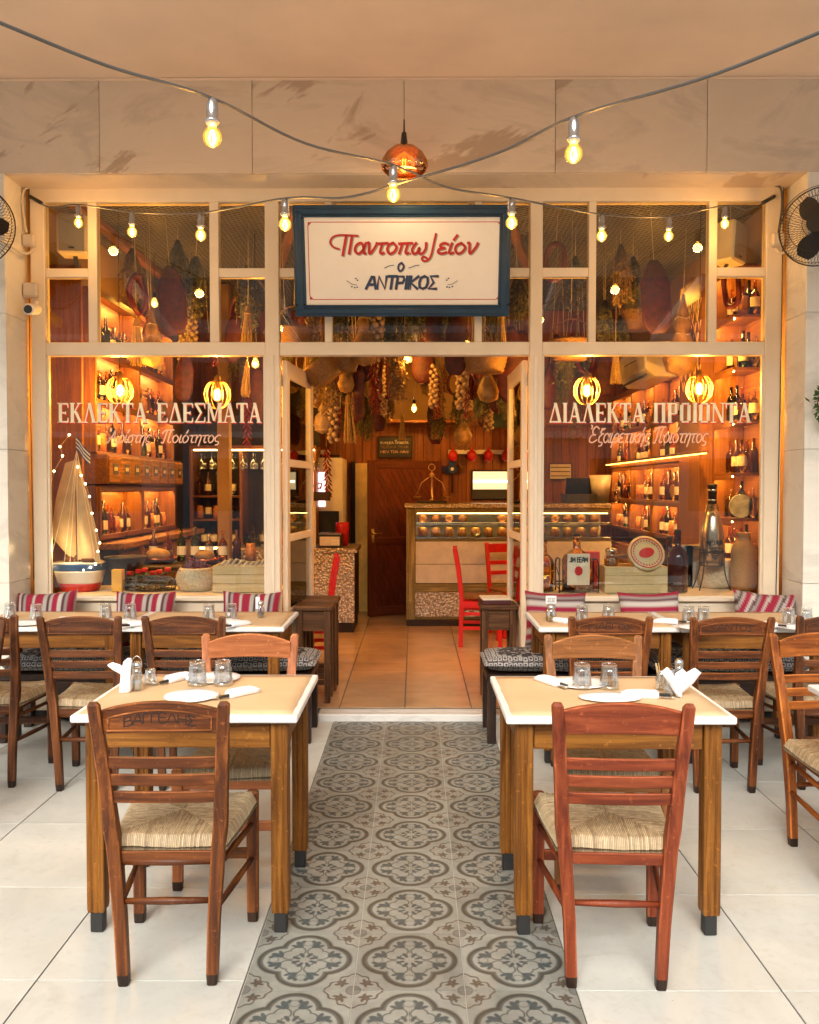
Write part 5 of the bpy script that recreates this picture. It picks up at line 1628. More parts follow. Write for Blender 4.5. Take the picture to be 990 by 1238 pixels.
ORD = ['first', 'second', 'third', 'fourth', 'fifth', 'sixth', 'seventh', 'eighth', 'ninth', 'tenth', 'eleventh', 'twelfth', 'thirteenth', 'fourteenth', 'fifteenth', 'sixteenth', 'seventeenth', 'eighteenth', 'nineteenth', 'twentieth']
def shelf_items(pts, where, grp, hmax=9, kinds=(0, 1, 2, 3, 4, 5)):
    for i, q in enumerate(pts):
        ok = [k for k in kinds if BM[k][1] < hmax]
        k = random.choice(ok or [3])
        me, h, nm, ct_ = BM[k]
        o = obj(me.name.split('.')[0], me, None, None, q, label=f"{nm}, {ORD[i % 20]} on {where}", cat=ct_, group=grp)
        if nm != 'jar of dark preserves' and random.random() < .6: obj('paper_label', LBL, None, o)

def wall_cabinet(side, y0, y1, bays, zrows, glass_rows, label, lit=True, dp=.32, skip=False, inner=.15):
    """side -1 = on the boat side wall, +1 = opposite; zrows = shelf heights"""
    xw = IL + .001 if side < 0 else IR - .001
    wallx = xw
    xf = xw - side * dp
    if not skip: xw = xf + side * inner
    t = empty('wall_cabinet', ((xw + xf) / 2, (y0 + y1) / 2, FZ), label, 'cabinet')
    ox, oy, oz = t.location
    def bx(name, xa, xb, ya, yb, za, zb, mt, par=t, c=.002):
        a, b = sorted((xa, xb))
        return obj(name, MB().box(a - ox, b - ox, ya - oy, yb - oy, za - oz, zb - oz, c), mt, par)
    bx('back_panel', wallx, xw - side * .012, y0, y1, zrows[0], zrows[-1], caby)
    L = (y1 - y0) / bays
    for i in range(1 if skip else 0, bays + 1):
        y = y0 + i * L
        bx('upright', xw - side * .0125, xf, y - .014, y + .014, zrows[0], zrows[-1], cabz)
    for j, z in enumerate(zrows):
        for i in range(bays):
            bx('shelf', xw - side * .0125, xf - side * (-.004), y0 + i * L + .0145, y0 + (i + 1) * L - .0145, z - .011, z + .011, caby)
    for j in range(1, len(zrows)):
        for i in range(bays):
            bx('shelf_lip', xf + side * .012, xf - side * .002, y0 + i * L + .0145, y0 + (i + 1) * L - .0145, zrows[j] - .042, zrows[j] - .0112, caby)
    if lit:
        for j in range(len(zrows) - 1):
            for i in range(bays):
                bx('light_strip', xf + side * .016, xf + side * .034, y0 + i * L + .05, y0 + (i + 1) * L - .05, zrows[j + 1] - .020, zrows[j + 1] - .012, M['led_warm'], t, .001)
    for j in glass_rows:
        for i in range(bays):
            ya, yb = y0 + i * L + .002, y0 + (i + 1) * L - .002
            d = bx('door_stile', xf, xf - side * .018, ya, ya + .035, zrows[j] + .002, zrows[j + 1] - .002, cabz)
            bx('door_stile', xf, xf - side * .018, yb - .035, yb, zrows[j] + .002, zrows[j + 1] - .002, cabz)
            bx('door_rail', xf, xf - side * .018, ya + .0355, yb - .0355, zrows[j] + .002, zrows[j] + .035, caby)
            bx('door_rail', xf, xf - side * .018, ya + .0355, yb - .0355, zrows[j + 1] - .035, zrows[j + 1] - .002, caby)
    return t, xw, xf, L
# boat side: shelves 1.76..2.95, drawer band, lit niches, counter
ca, xw, xf, L = wall_cabinet(-1, 6.30, 8.30, 2, [1.76, 2.14, 2.52, 2.95], [], 'amber lit wall cabinet of bottles above the drawers behind the sailing boat')
for j, z in enumerate((1.772, 2.152, 2.532)):
    for i in range(2):
        n_ = 15
        shelf_items([(xw + .05 + .035 * (q % 2), 6.30 + i * L + .09 + q * (L - .18) / (n_ - 1), z) for q in range(n_)],
                    f'{("lower", "middle", "upper")[j]} shelf, {ORD[i]} bay of the cabinet behind the boat', 'bottles in the cabinet behind the sailing boat', .36)
band = empty('drawer_band', ((xw + xf) / 2, 7.30, 1.62), 'row of small labelled wooden drawers below the amber bottle cabinet', 'drawers')
obj('carcass', MB().box(-.16, .15, -1.0, 1.0, -.09, .128, .003), caby, band)
for k in range(8):
    y = -.87 + k * .249
    d = obj('drawer', MB().box(.1505, .164, y - .115, y + .115, -.08, .115, .004), M['cab'][1][1], band)
    obj('label_plate', MB().box(.1645, .168, y - .05, y + .05, -.02, .06, .002), M['black'], d)
    for q in range(4):
        obj('plate_mark', MB().box(.1682, .1695, y - .035 + q * .018, y - .025 + q * .018, .008, .036, 0), M['paper'], d)
niche, xw, xf, L = wall_cabinet(-1, 6.30, 8.30, 2, [1.12, 1.51], [0], 'row of lit niches below the drawers, behind the boat sail')
for i in range(2):
    shelf_items([(xw + .065, 6.30 + i * L + .08 + q * .088, 1.132) for q in range(10)], f'the floor of the {ORD[i]} niche behind the sail', 'things in the lit niches', .3)
sc_ = empty('side_counter', (-2.38, 7.50, FZ), 'low wooden counter along the wall behind the black pot', 'counter')
obj('worktop', MB().box(-.23, .27, -1.2, 1.2, 1.0, 1.045, .004), M['cab'][1][1], sc_)
obj('cupboard', MB().box(-.22, .22, -1.18, 1.18, 0, .998, .003), M['dark'][1][0], sc_)
for k in range(5):
    obj('cupboard_door', MB().box(.2205, .236, -1.16 + k * .466, -1.16 + k * .466 + .45, .06, .97, .005), M['cab'][2][0], sc_)
# tall dark wood end panel near the window, boat side, with planks
obj('end_panel', MB().box(IL + .002, IL + .235, 6.255, 6.285, FZ + .002, 3.1, .003), cabz, label='plain dark wood end panel between the window frame and the amber bottle cabinet', cat='panel')

# sack side: open shelves near the window, wood panel with cut-out lattice, lit niches
cb, xw2, xf2, L2 = wall_cabinet(1, 6.28, 6.66, 1, [.95, 1.27, 1.60, 1.98, 2.36, 2.74, 3.1], [], 'open wooden shelves with gifts beside the pane behind the burlap sack', True, .24, True)
for j, z in enumerate((.962, 1.282, 1.612, 1.992, 2.372, 2.752)):
    shelf_items([(xw2 - .07 - .06 * (q % 2), 6.31 + q * .058, z) for q in range(6)], f'{("lowest", "second", "third", "fourth", "fifth", "top")[j]} open shelf behind the sack', 'things on the open shelves behind the sack', .33)
lp = empty('lattice_panel', (IR - .34, 6.935, 1.98), 'tall wood panel with pale diamond ornament between the open shelves and lit niches', 'panel')
obj('board', MB().box(0, .33, -.26, .26, -1.9, 1.15, .003), cabz, lp)
m = MB()
for a in range(9):
    for s in (1, -1):
        y = -.24 + .055 * a
        z = .42 + .0 * a
        for q in range(4):
            z0_ = .30 + q * .17 + (.0 if a % 2 else .085)
            m.bar((-.004, y, z0_), (-.004, y + s * .03, z0_ + .075), .010, .006, (1, 0, 0), .001)
obj('diamond_ornament', m, M['glass_rose'], lp)
cc_, xw3, xf3, L3 = wall_cabinet(1, 7.20, 9.70, 3, [1.06, 1.38, 1.72, 2.10, 2.50], [0, 2], 'amber lit niche cabinet along the wall between the lattice panel and deli counter')
for j, z in enumerate((1.072, 1.392, 1.732, 2.112)):
    for i in range(3):
        shelf_items([(xw3 - .05 - .035 * (q % 2), 7.20 + i * L3 + .06 + q * .073, z) for q in range(10)], f'{("lowest", "second", "third", "top")[j]} shelf, {ORD[i]} bay beyond the lattice', 'bottles in the niche cabinet beyond the lattice', .31)
t = empty('led_ledge', (IR - .36, 7.9, 1.76), 'wooden ledge with a glowing amber strip below it along the niche wall', 'ledge')
obj('ledge', MB().box(-.05, .0, -1.5, 1.8, 0, .02, .003), caby, t); obj('light_strip', MB().box(-.03, -.018, -1.5, 1.8, -.008, -.001, .001), glow('amber_led', (1, .33, .04), 14), t)
lc = empty('low_cupboard', (IR - .2, 8.2, FZ), 'low wooden cupboard under the lit niches of the sack side', 'cupboard')
obj('carcass', MB().box(-.2, .198, -1.95, 1.95, 0, .88, .003), caby, lc)
for k in range(7):
    obj('cupboard_door', MB().box(-.216, -.2005, -1.94 + k * .555, -1.94 + k * .555 + .54, .05, .85, .005), cabz, lc)
# air conditioner
p = W(800, 455, 7.9); t = empty('air_conditioner', (2.06, 7.75, 2.58), 'cream wall air conditioner with a dark louvre above the lit niches', 'air conditioner')
obj('body', MB().prism([(0, -.46, 0), (0, -.44, 0), (0, .44, 0), (0, .46, 0)], [[(a * s, b * s) for a, b in ((-.13, .14), (-.15, .05), (-.14, -.08), (-.06, -.15), (.12, -.15), (.12, .15))] for s in (.95, 1, 1, .95)], (1, 0, 0), (0, 0, 1)), M['speaker'], t)
obj('louvre', MB().bar((-.115, -.38, -.125), (-.115, .38, -.125), .012, .07, (1, 0, .8)), M['black'], t)
obj('vent_slot', MB().box(-.156, -.1475, -.2, .2, .02, .026, .001), M['black'], t)
obj('bracket', MB().box(.121, .458, -.4, .4, -.1, .1, .003), M['speaker'], t)

# drinks counter (boat side) with scales and till
k0 = W(375, 765, 8.66); k1 = W(433, 765, 8.66)
dc = empty('drinks_counter', (-1.25, 9.0, FZ), 'counter faced with embossed tin beside the shop door', 'counter')
obj('tin_front', MB().box(-.70, .655, -.352, -.34, .10, .80, .002), M['hammered'], dc)
obj('carcass', MB().box(-.70, .655, -.3395, .34, .10, .80, .002), M['dark'][2][0], dc)
obj('plinth', MB().box(-.69, .645, -.335, .33, 0, .0995, .002), M['dark'][0][0], dc)
obj('tin_top', MB().box(-.72, .68, -.37, .36, .8005, .85, .004), M['hammered'], dc)
zc_ = FZ + .852
t = empty('weighing_scale', (W(398, 655, 8.75).x, 8.80, zc_), 'shop scale with black body and a display on a pale post on the tin counter', 'scale')
obj('body', MB().box(-.10, .13, -.12, .12, 0, .13, .008), M['black'], t)
obj('front_panel', MB().box(-.085, .115, -.126, -.1205, .02, .11, .002), M['beige_plastic'], t)
for q in range(3):
    for r_ in range(2): obj('button', MB().box(.035 + q * .026, .055 + q * .026, -.129, -.1265, .03 + r_ * .03, .05 + r_ * .03, .001), M['paper'], t)
obj('pan', MB().box(-.10, .13, -.12, .12, .1305, .145, .003), M['steel'], t)
obj('post', MB().box(-.155, -.125, -.11, -.08, 0, .47, .003), M['beige_plastic'], t)
obj('display', MB().box(-.20, .02, -.125, -.075, .4705, .56, .006), M['dark'][0][0], t)
t = empty('coffee_machine', (W(365, 620, 8.9).x, 8.95, zc_), 'black coffee machine behind the door leaf on the tin counter', 'machine')
obj('body', MB().box(-.12, .10, -.15, .15, 0, .62, .01), M['black'], t)
obj('head', MB().box(-.11, .09, -.24, -.1505, .40, .58, .01), M['black'], t)
obj('drip_tray', MB().box(-.11, .09, -.25, -.1505, 0, .03, .003), M['steel'], t)
obj('red_canister', MB().lathe([(.0005, 0), (.06, .002), (.07, .2), (.07, .24), (.0005, .245)], 16), M['red_paint'], None, (W(414, 640, 8.75).x - .02, 9.02, zc_), label='red canister standing behind the scale on the tin counter', cat='canister')
# drinks fridge with lit header
t = empty('drinks_fridge', (W(378, 600, 9.5).x, 9.72, FZ), 'cream drinks fridge with a glowing pink header behind the tin counter', 'fridge')
obj('cabinet', MB().box(-.32, .34, -.3, .3, 0, 1.78, .012), M['white_paint'], t)
obj('lit_header', MB().box(-.28, .15, -.306, -.3005, 1.25, 1.62, .002), glow('pink_header', (1, .62, .62), 1.6), t)
m = MB(); write(m, 'Cola', -.10, 1.44, .10, .21, .014, .2, -.309, .002); obj('script_lettering', m, M['letter_red'], t)
obj('glass_door', MB().box(-.28, .30, -.305, -.3005, .1, 1.2, .002), M['black'], t)
# wooden door at the back, slightly ajar
dx0, dx1 = W(443, 745, 9.62).x, W(520, 745, 10.1).x
dr = empty('wooden_door', (dx1 + .12, YB - .09, FZ + .012), 'dark red wooden door with slanting boards standing ajar at the back', 'door')
dw = .92; ang = math.atan2(9.68 - (YB - .09), W(443, 745, 9.68).x - (dx1 + .12)); dr.rotation_euler = (0, 0, ang)
dm = M['door']
obj('stile', MB().box(.0, .09, -.02, .02, 0, 1.75, .004), dm[2][0], dr); obj('stile', MB().box(dw - .09, dw, -.02, .02, 0, 1.75, .004), dm[2][0], dr)
obj('rail', MB().box(.0905, dw - .0905, -.02, .02, 1.66, 1.75, .004), dm[0][0], dr); obj('rail', MB().box(.0905, dw - .0905, -.02, .02, .80, .88, .004), dm[0][0], dr)
obj('rail', MB().box(.0905, dw - .0905, -.02, .02, 0, .10, .004), dm[0][0], dr)
for z0_, z1_ in ((.102, .798), (.882, 1.658)):
    x0_, x1_ = .092, dw - .092
    nb = 14
    for k in range(-8, nb):
        xa = x0_ + k * .07
        s = .55
        poly = []
        # slanted board clipped to the opening
        for (x, z) in ((xa, z0_), (xa + .066, z0_), (xa + .066 + s * (z1_ - z0_), z1_), (xa + s * (z1_ - z0_), z1_)): poly.append((x, z))
        def clip(poly, f, inter):
            out = []
            for i in range(len(poly)):
                a, b = poly[i - 1], poly[i]
                if f(b):
                    if not f(a): out.append(inter(a, b))
                    out.append(b)
                elif f(a): out.append(inter(a, b))
            return out
        ix = lambda X0: (lambda a, b: (X0, a[1] + (b[1] - a[1]) * (X0 - a[0]) / (b[0] - a[0])))
        poly = clip(poly, lambda p: p[0] >= x0_, ix(x0_))
        if len(poly) > 2: poly = clip(poly, lambda p: p[0] <= x1_, ix(x1_))
        if len(poly) > 2 and abs(max(p[0] for p in poly) - min(p[0] for p in poly)) > .01:
            obj('board', MB().plate(poly, -.012, .012), dm[2][0], dr)
hd_ = obj('handle', MB().box(dw - .07, dw - .03, .0205, .026, .82, .98, .002).tube([(dw - .05, .03, .93), (dw - .05, .06, .93), (dw - .14, .06, .93)], .007, 8), M['brass'], dr)
hd_ = obj('handle', MB().box(dw - .07, dw - .03, -.026, -.0205, .82, .98, .002).tube([(dw - .05, -.03, .93), (dw - .05, -.06, .93), (dw - .14, -.06, .93)], .007, 8), M['brass'], dr)
# doorway beside it with a wall strip that glows in place of corridor light
a_, b_ = W(428, 650, YB - .04), W(442, 650, YB - .04)
t = empty('lit_gap', (0, YB - .03, FZ), 'narrow yellow lit doorway gap between the planks and the dark door', 'doorway')
obj('jamb', MB().box(a_.x - .03, a_.x + .02, -.04, .0, 0, 1.76, .003), M['dark'][2][0], t)
obj('glowing_wall', MB().box(a_.x + .021, b_.x + .06, -.01, .0, 0, 1.74, 0), plain('corridor_wall_glow', (.75, .5, .15), .7, emis=(1, .5, .1), es=.04), t)  # faint glow put into the wall itself, no lamp behind it

# deli counter
d0, d1 = W(492, 700, 9.1).x, 2.05
dl = empty('deli_counter', ((d0 + d1) / 2, 9.35, FZ), 'glass fronted deli counter with a tin top and jars behind glass', 'deli counter')
hx = (d1 - d0) / 2
gw = M['green_wood']
obj('plinth', MB().box(-hx, hx, -.28, .3, 0, .07, .003), M['dark'][0][0], dl)
obj('lower_tin', MB().box(-hx + .08, hx - .001, -.292, -.281, .10, .36, .002), M['hammered'], dl)
obj('lower_body', MB().box(-hx + .002, hx, -.28, .28, .0705, .92, .003), gw[0][0], dl)
obj('rail', MB().box(-hx + .0805, hx, -.297, -.2805, .365, .45, .003), gw[0][1], dl)
obj('post', MB().box(-hx - .002, -hx + .08, -.30, -.22, .07, 1.24, .004), gw[2][1], dl)
for i in range(2):
    obj('metal_panel', MB().box(-hx + .085, hx, -.300, -.2975 + .016, .455 + .20 * i, .65 + .24 * i, .003), plain('counter_panel', (.56, .52, .43), .4), dl)
obj('deck', MB().box(-hx + .085, hx, -.26, .26, .9205, .935, .002), M['steel'], dl)
obj('middle_shelf', MB().box(-hx + .085, hx, -.20, .24, 1.075, 1.085, .002), M['steel'], dl)
obj('back_panel', MB().box(-hx + .085, hx, .245, .26, .936, 1.19, .002), M['speaker'], dl)
obj('light_strip', MB().box(-hx + .1, hx - .02, -.21, -.203, 1.066, 1.073, .001), M['led_yellow'], dl)
obj('light_strip', MB().box(-hx + .1, hx - .02, -.215, -.208, 1.18, 1.187, .001), M['led_yellow'], dl)
obj('shelf_lip', MB().box(-hx + .085, hx, -.216, -.211, 1.062, 1.0845, .001), M['steel'], dl)
obj('front_glass', MB().box(-hx + .0805, hx, -.285, -.281, .9205, 1.19, 0), M['pane'], dl)
obj('top_rail', MB().box(-hx + .0805, hx, -.30, -.22, 1.195, 1.24, .003), gw[0][1], dl)
obj('tin_top', MB().box(-hx - .02, hx, -.32, .3, 1.2405, 1.285, .006), M['hammered'], dl)
m_j = MB().lathe([(.0005, 0), (.05, .002), (.05, .07), (.042, .08), (.0005, .081)], 14).mesh('preserve_jar', [M['jar_fill']])
lid = MB().lathe([(.044, .0812), (.044, .095), (.0005, .096)], 14).mesh('gold_lid', [M['brass']])
for i in range(14):
    x = dl.location.x - hx + .16 + i * .14
    for row, z in ((0, FZ + .937), (1, FZ + 1.087)):
        if row == 1 and 3 < i < 6: continue
        o = obj('preserve_jar', m_j, None, None, (x, 9.35 - .15 + .03 * (i % 2), z), label=f"{('lower', 'upper')[row]} shelf preserve jar, {ORD[i]} from the wooden door, in the deli counter", cat='jar', group='jars in the deli counter')
        if row == 1: o.scale = (1, 1, .85)
        obj('gold_lid', lid, None, o)
zt_ = FZ + 1.287
# balance scales on the deli counter
t = empty('balance_scale', (W(518, 600, 9.3).x, 9.3, zt_), 'brass balance scale with hanging pans on the deli counter', 'scale')
obj('base', MB().box(-.13, .19, -.08, .08, 0, .03, .004), M['dark'][0][0], t)
obj('column', MB().lathe([(.03, .031), (.012, .05), (.01, .28), (.03, .30), (.012, .33), (.0005, .36)], 12, (.03, 0, 0)), M['brass'], t)
obj('beam', MB().tube([(-.12, 0, .12), (-.08, 0, .22), (.03, 0, .30), (.14, 0, .22), (.18, 0, .12)], .006, 6), M['brass'], t)
for x in (-.12, .18):
    obj('pan', MB().lathe([(.0005, .05), (.03, .055), (.05, .07), (.048, .071), (.0005, .055)], 14, (x, 0, 0)).tube([(x, 0, .12), (x - .04, 0, .07)], .0015, 4).tube([(x, 0, .12), (x + .04, 0, .07)], .0015, 4), M['brass'], t)
obj('ring_top', MB().tube([(.03 + .035 * math.cos(a * PI / 8), 0, .385 + .035 * math.sin(a * PI / 8)) for a in range(16)], .005, 6, closed=True), M['brass'], t)
# blackboard, red ornaments, eye charm, pictures and mirror on the back wall
def wallthing(name, px0, px1, py0, py1, label, cat, Y=YB - .05):
    a, b = W(px0, py1, Y), W(px1, py0, Y)
    t = empty(name, ((a.x + b.x) / 2, Y, (a.z + b.z) / 2), label, cat)
    return t, (b.x - a.x) / 2, (b.z - a.z) / 2
def framed(name, px0, px1, py0, py1, label, cat, face, fm, fw=.03):
    t, hx_, hz_ = wallthing(name, px0, px1, py0, py1, label, cat)
    obj('face', MB().box(-hx_ + fw, hx_ - fw, -.006, .02, -hz_ + fw, hz_ - fw, 0), face, t)
    for a in ((-hx_, hx_, hz_ - fw, hz_), (-hx_, hx_, -hz_, -hz_ + fw), (-hx_, -hx_ + fw, -hz_ + fw, hz_ - fw), (hx_ - fw, hx_, -hz_ + fw, hz_ - fw)):
        obj('frame_bar', MB().box(a[0], a[1], -.02, .02, a[2], a[3], .003), fm, t)
    return t, hx_, hz_
t, hx_, hz_ = framed('chalkboard', 457, 498, 527, 554, 'black chalkboard with lines of chalk writing above the dark door', 'chalkboard', M['black'], M['dark'][0][0], .02)
for i, (z, c) in enumerate(((.05, 'paper'), (0, 'herb2'), (-.055, 'glass_rose'))):
    m = MB(); write(m, ('ΕΛΛΗΝΙΚΑ ΠΡΟΙΟΝΤΑ', 'ΤΟΠΙΚΑ ΤΙΜΙΑ', 'ΜΕΛΙ ΤΣΑΙ ΛΑΔΙ'.replace('Δ', 'Λ'))[i], -hx_ + .035, z - .012, .026, 2 * hx_ - .07, .005, 0, -.0085, .002, False); obj('chalk_writing', m, M[c], t)
pic = plain('faded_print', (.45, .36, .2), .5, var=.5, scale=14)
framed('framed_picture', 374, 411, 550, 577, 'small framed print above the drinks fridge', 'picture', pic, M['dark'][0][0])
framed('framed_picture', 592, 640, 496, 519, 'dark green framed picture on the upper plank wall', 'picture', plain('green_print', (.05, .09, .05), .4, var=.6, scale=9), M['honey'][0][0], .02)
t, hx_, hz_ = framed('serving_hatch', 569, 640, 568, 604, 'bright serving hatch into the kitchen above the deli counter', 'hatch', M['black'], M['dark'][0][0], .015)
obj('kitchen_wall', MB().box(-hx_ + .02, hx_ - .02, -.010, -.0065, -hz_ + .12, hz_ - .02, 0), M['kitchen_glow'], t)  # the wall itself glows, kitchen light put into its material
obj('tube_light', MB().box(-hx_ + .03, hx_ - .03, -.018, -.0105, .03, .05, .002), glow('tube', (1, .95, .75), 5), t)
for px0, px1, nm in ((541, 640, 'white shelf strip above the hatch with red ornaments'), (374, 400, 'white shelf strip above the small framed print')):
    a, b = W(px0, 549, YB - .06), W(px1, 544, YB - .06)
    obj('white_strip', MB().box(a.x, b.x, YB - .10, YB - .03, a.z, b.z, .003), M['white_paint'], label=nm, cat='shelf')
om = MB().ball((0, 0, 0), .055, 12, 8, 0, 1, .8, 1.25).tube([(0, 0, .06), (0, 0, .10)], .012, 6).mesh('red_ornament', [M['red_paint']])
for i, px in enumerate((547, 570, 590, 612, 633)):
    p = W(px, 551, YB - .17)
    obj('red_ornament', om, None, None, p, label=f'red ceramic ornament on the white strip, {ORD[i]} from the eye charm', cat='ornament', group='red ornaments along the white strip')
p = W(546, 567, YB - .06); t = empty('eye_charm', p, 'large glass eye charm on the planks beside the bright hatch', 'charm')
obj('lid_shape', MB().plate([(.13 * math.cos(a * PI / 8), .065 * math.sin(a * PI / 8)) for a in range(16)], -.01, .01), M['b_gold'], t)
obj('iris', MB().plate([(.05 * math.cos(a * PI / 8), .05 * math.sin(a * PI / 8)) for a in range(16)], -.02, -.0105), M['navy'], t)
obj('pupil', MB().plate([(.02 * math.cos(a * PI / 8), .02 * math.sin(a * PI / 8)) for a in range(16)], -.026, -.0205), M['white_trim'], t)
obj('upper_disc', MB().plate([(.045 * math.cos(a * PI / 8), .085 + .045 * math.sin(a * PI / 8)) for a in range(16)], -.03, -.021), M['navy'], t)
obj('tassel', MB().tube([(0, -.02, -.06), (0, -.02, -.28)], .012, 6), M['dark'][0][0], t)
# loft shelf behind the hanging goods: lit baskets
obj('loft_shelf', MB().box(-1.35, .62, YB - .45, YB - .06, 2.235, 2.265, .003), M['pine'][0][0], label='pine loft shelf high on the back wall under the bare bulb', cat='shelf')
obj('loft_backboard', MB().box(-1.0, .5, YB - .03, YB - .001, 2.29, 3.4, .003), M['plaster_in'], label='yellowish board behind the loft shelf bulb', cat='board')

# bar at the back on the boat side
br = empty('bar_rack', (-1.75, 9.35, FZ), 'back bar with a hanging rack of wine glasses and lit shelves behind the plank crate', 'bar')
obj('top_shelf', MB().box(-.62, .72, -.2, .2, 1.86, 1.90, .003), cabx, br)
obj('light_strip', MB().box(-.58, .70, -.19, -.17, 1.845, 1.858, .001), M['led_yellow'], br)
obj('lower_shelf', MB().box(-.62, .72, -.2, .2, .80, .83, .003), cabx, br)
obj('light_strip', MB().box(-.58, .70, -.21, -.201, .805, .825, .001), M['led_yellow'], br)
for z in (1.1, 1.35): obj('shelf', MB().box(-.62, -.1, -.15, .2, z, z + .02, .002), cabx, br)
for x in (-.62, -.09, .70): obj('upright', MB().box(x - .015, x + .015, -.15, .2, 0, 1.86, .003), cabz, br)
obj('back_board', MB().box(-.62, .72, .2, .215, 0, 2.4, .003), M['dark'][2][0], br)
obj('front_counter', MB().box(-.62, .72, -.7, -.3, 0, .70, .005), M['dark'][0][0], br)
wg = MB().lathe([(.034, 0), (.003, -.006), (.0035, -.085), (.018, -.10), (.034, -.13), (.036, -.16), (.03, -.19), (.0285, -.19), (.034, -.16), (.032, -.13), (.016, -.102)], 12).mesh('wine_glass', [M['glassware']])
for i in range(12):
    for j in range(2):
        obj('wine_glass', wg, None, None, (-2.26 + i * .11, 9.22 + .14 * j, FZ + 1.843), label=f'upturned wine glass in the hanging rack, {("front", "rear")[j]} row, {ORD[i]} from the bottle cabinet', cat='wine glass', group='wine glasses hanging in the bar rack')
shelf_items([(-2.30 + q * .09, 9.3, FZ + 1.372) for q in range(5)], 'the upper side shelf of the bar', 'bottles at the bar', .3)
shelf_items([(-2.30 + q * .09, 9.3, FZ + 1.122) for q in range(5)], 'the lower side shelf of the bar', 'bottles at the bar', .22)
shelf_items([(-2.25 + q * .105, 9.28, FZ + .832) for q in range(12)], 'the lit lower shelf of the bar', 'bottles at the bar', .24)
shelf_items([(-1.7 + q * .1, 8.87, FZ + .702) for q in range(7)], 'the dark counter in front of the bar', 'bottles at the bar', .3)
obj('pale_pillar', MB().box(-.06, .06, -.06, .06, 0, ZC - FZ - .1, .005), M['plaster_in'], None, (W(272, 600, 8.6).x, 8.6, FZ), label='slim tan pillar beside the bar rack', cat='pillar')
# things on the deli counter, sack side
p = W(728, 590, 9.2); obj('white_bucket', MB().lathe([(.0005, 0), (.08, .001), (.115, .30), (.118, .30), (.083, .0), (.11, .295)], 20), M['white_paint'], None, (p.x, 9.3, zt_), label='tapered white bucket on the deli counter seen through the crate window', cat='bucket')
for i, (px, h) in enumerate(((745, 2), (757, 0), (766, 1))):
    p = W(px, 590, 9.2); me, hh, nm, ct_ = BM[h]
    obj('bottle', me, None, None, (p.x, 9.2, zt_), label=f'{nm} beside the white bucket on the deli counter', cat='bottle', group='bottles on the deli counter')
t = empty('till', (W(700, 590, 9.3).x, 9.35, zt_), 'dark till with a slanted screen on the deli counter', 'till')
obj('base', MB().box(-.16, .16, -.15, .15, 0, .10, .006), M['black'], t)
obj('screen', MB().bar((-.14, 0, .18), (.14, 0, .18), .02, .2, (0, -.5, 1)), M['black'], t)
t, hx_, hz_ = framed('price_board', 663, 691, 560, 580, 'pale price list board behind the deli counter', 'board', M['paper'], M['dark'][0][0], .01)
for q in range(3):
    obj('ruled_line', MB().box(-hx_ + .02, hx_ - .02, -.008, -.0065, -hz_ + .04 + q * .05, -hz_ + .05 + q * .05, 0), M['black'], t)
# ============================================================ WINDOW DISPLAYS
ZD = .80
for nm, a, b in (('window_ledge', 52, 330), ('window_ledge', 650, 930)):
    obj(nm, MB().box(X(a), X(b), YW + .081, 6.25, ZD - .03, ZD - .002, .003), M['frame'], kind='structure')
    obj('ledge_support', MB().box(X(a), X(b), YW + .081, YW + .11, FZ, ZD - .031, .003), M['frame'], kind='structure')
def L_(px, Y): return W(px, 700, Y).x
# sailing boat, stern towards the glass
YS = 5.93
t = empty('model_sailing_boat', (L_(97, YS), YS, ZD), 'model sailing boat with tan sails, striped flag and fairy lights in the window', 'model boat')
def hull(z0, z1, name, mt, par):
    m = MB(); secs = []; P = []
    for k in range(9):
        v = k / 8; z = z0 + (z1 - z0) * v
        q = .118 + .055 * (z / .20) ** .7
        sec = []
        for a in range(24):
            an = 2 * PI * a / 24
            c, s = math.cos(an), math.sin(an)
            sec.append((q * abs(c) ** .6 * (1 if c > 0 else -1), (.10 + .05 * z / .2) * abs(s) ** .8 * (1 if s > 0 else -1)))
        P.append((0, 0, z)); secs.append(sec)
    m.prism(P, secs, (1, 0, 0), (0, 1, 0), 0, True)
    return obj(name, m, mt, par)
hl = hull(.001, .055, 'red_hull_band', M['red_hull'], t)
hull(.0553, .140, 'white_hull_band', M['white_paint'], t); hull(.1403, .188, 'blue_hull_band', M['blue_paint'], t); hull(.1883, .196, 'white_rail', M['white_paint'], t)
mz = W(97, 535, YS).z - ZD
obj('mast', MB().tube([(.02, 0, .19), (.02, 0, mz)], [.010, .006], 8), M['honey'][2][0], t)
def sail(pts_l, pts_r, belly, yo):
    m = MB(); n = 16; vs = []; fs = []
    for k in range(n + 1):
        v = k / n
        l = [pts_l[0][q] * (1 - v) + pts_l[1][q] * v for q in (0, 1)]; r = [pts_r[0][q] * (1 - v) + pts_r[1][q] * v for q in (0, 1)]
        for j in range(9):
            u = j / 8
            vs.append((l[0] * (1 - u) + r[0] * u + .012 * math.sin(PI * v) * (u if r[0] > .05 else u - 1), yo - belly * math.sin(PI * u) * math.sin(PI * min(1, v + .15)) + .006 * math.sin(9 * v + 5 * u), l[1] * (1 - u) + r[1] * u))
    for k in range(n):
        for j in range(8):
            a = k * 9 + j; fs.append((a, a + 1, a + 10, a + 9))
    nn = len(vs); vs += [(x, y + .002, z) for x, y, z in vs]; fs += [tuple(nn + q for q in f[::-1]) for f in fs]
    m.add(vs, fs, 0, True)
    obj('sail', m, M['sail'], t)
def bp_(px, py): p = W(px, py, YS); return (p.x - t.location.x, p.z - ZD)
sail((bp_(63, 648), bp_(80, 560)), (bp_(94, 680), bp_(92, 556)), .05, -.02)
sail((bp_(97, 676), bp_(93, 558)), (bp_(124, 678), bp_(97, 556)), .05, -.03)
m = MB()
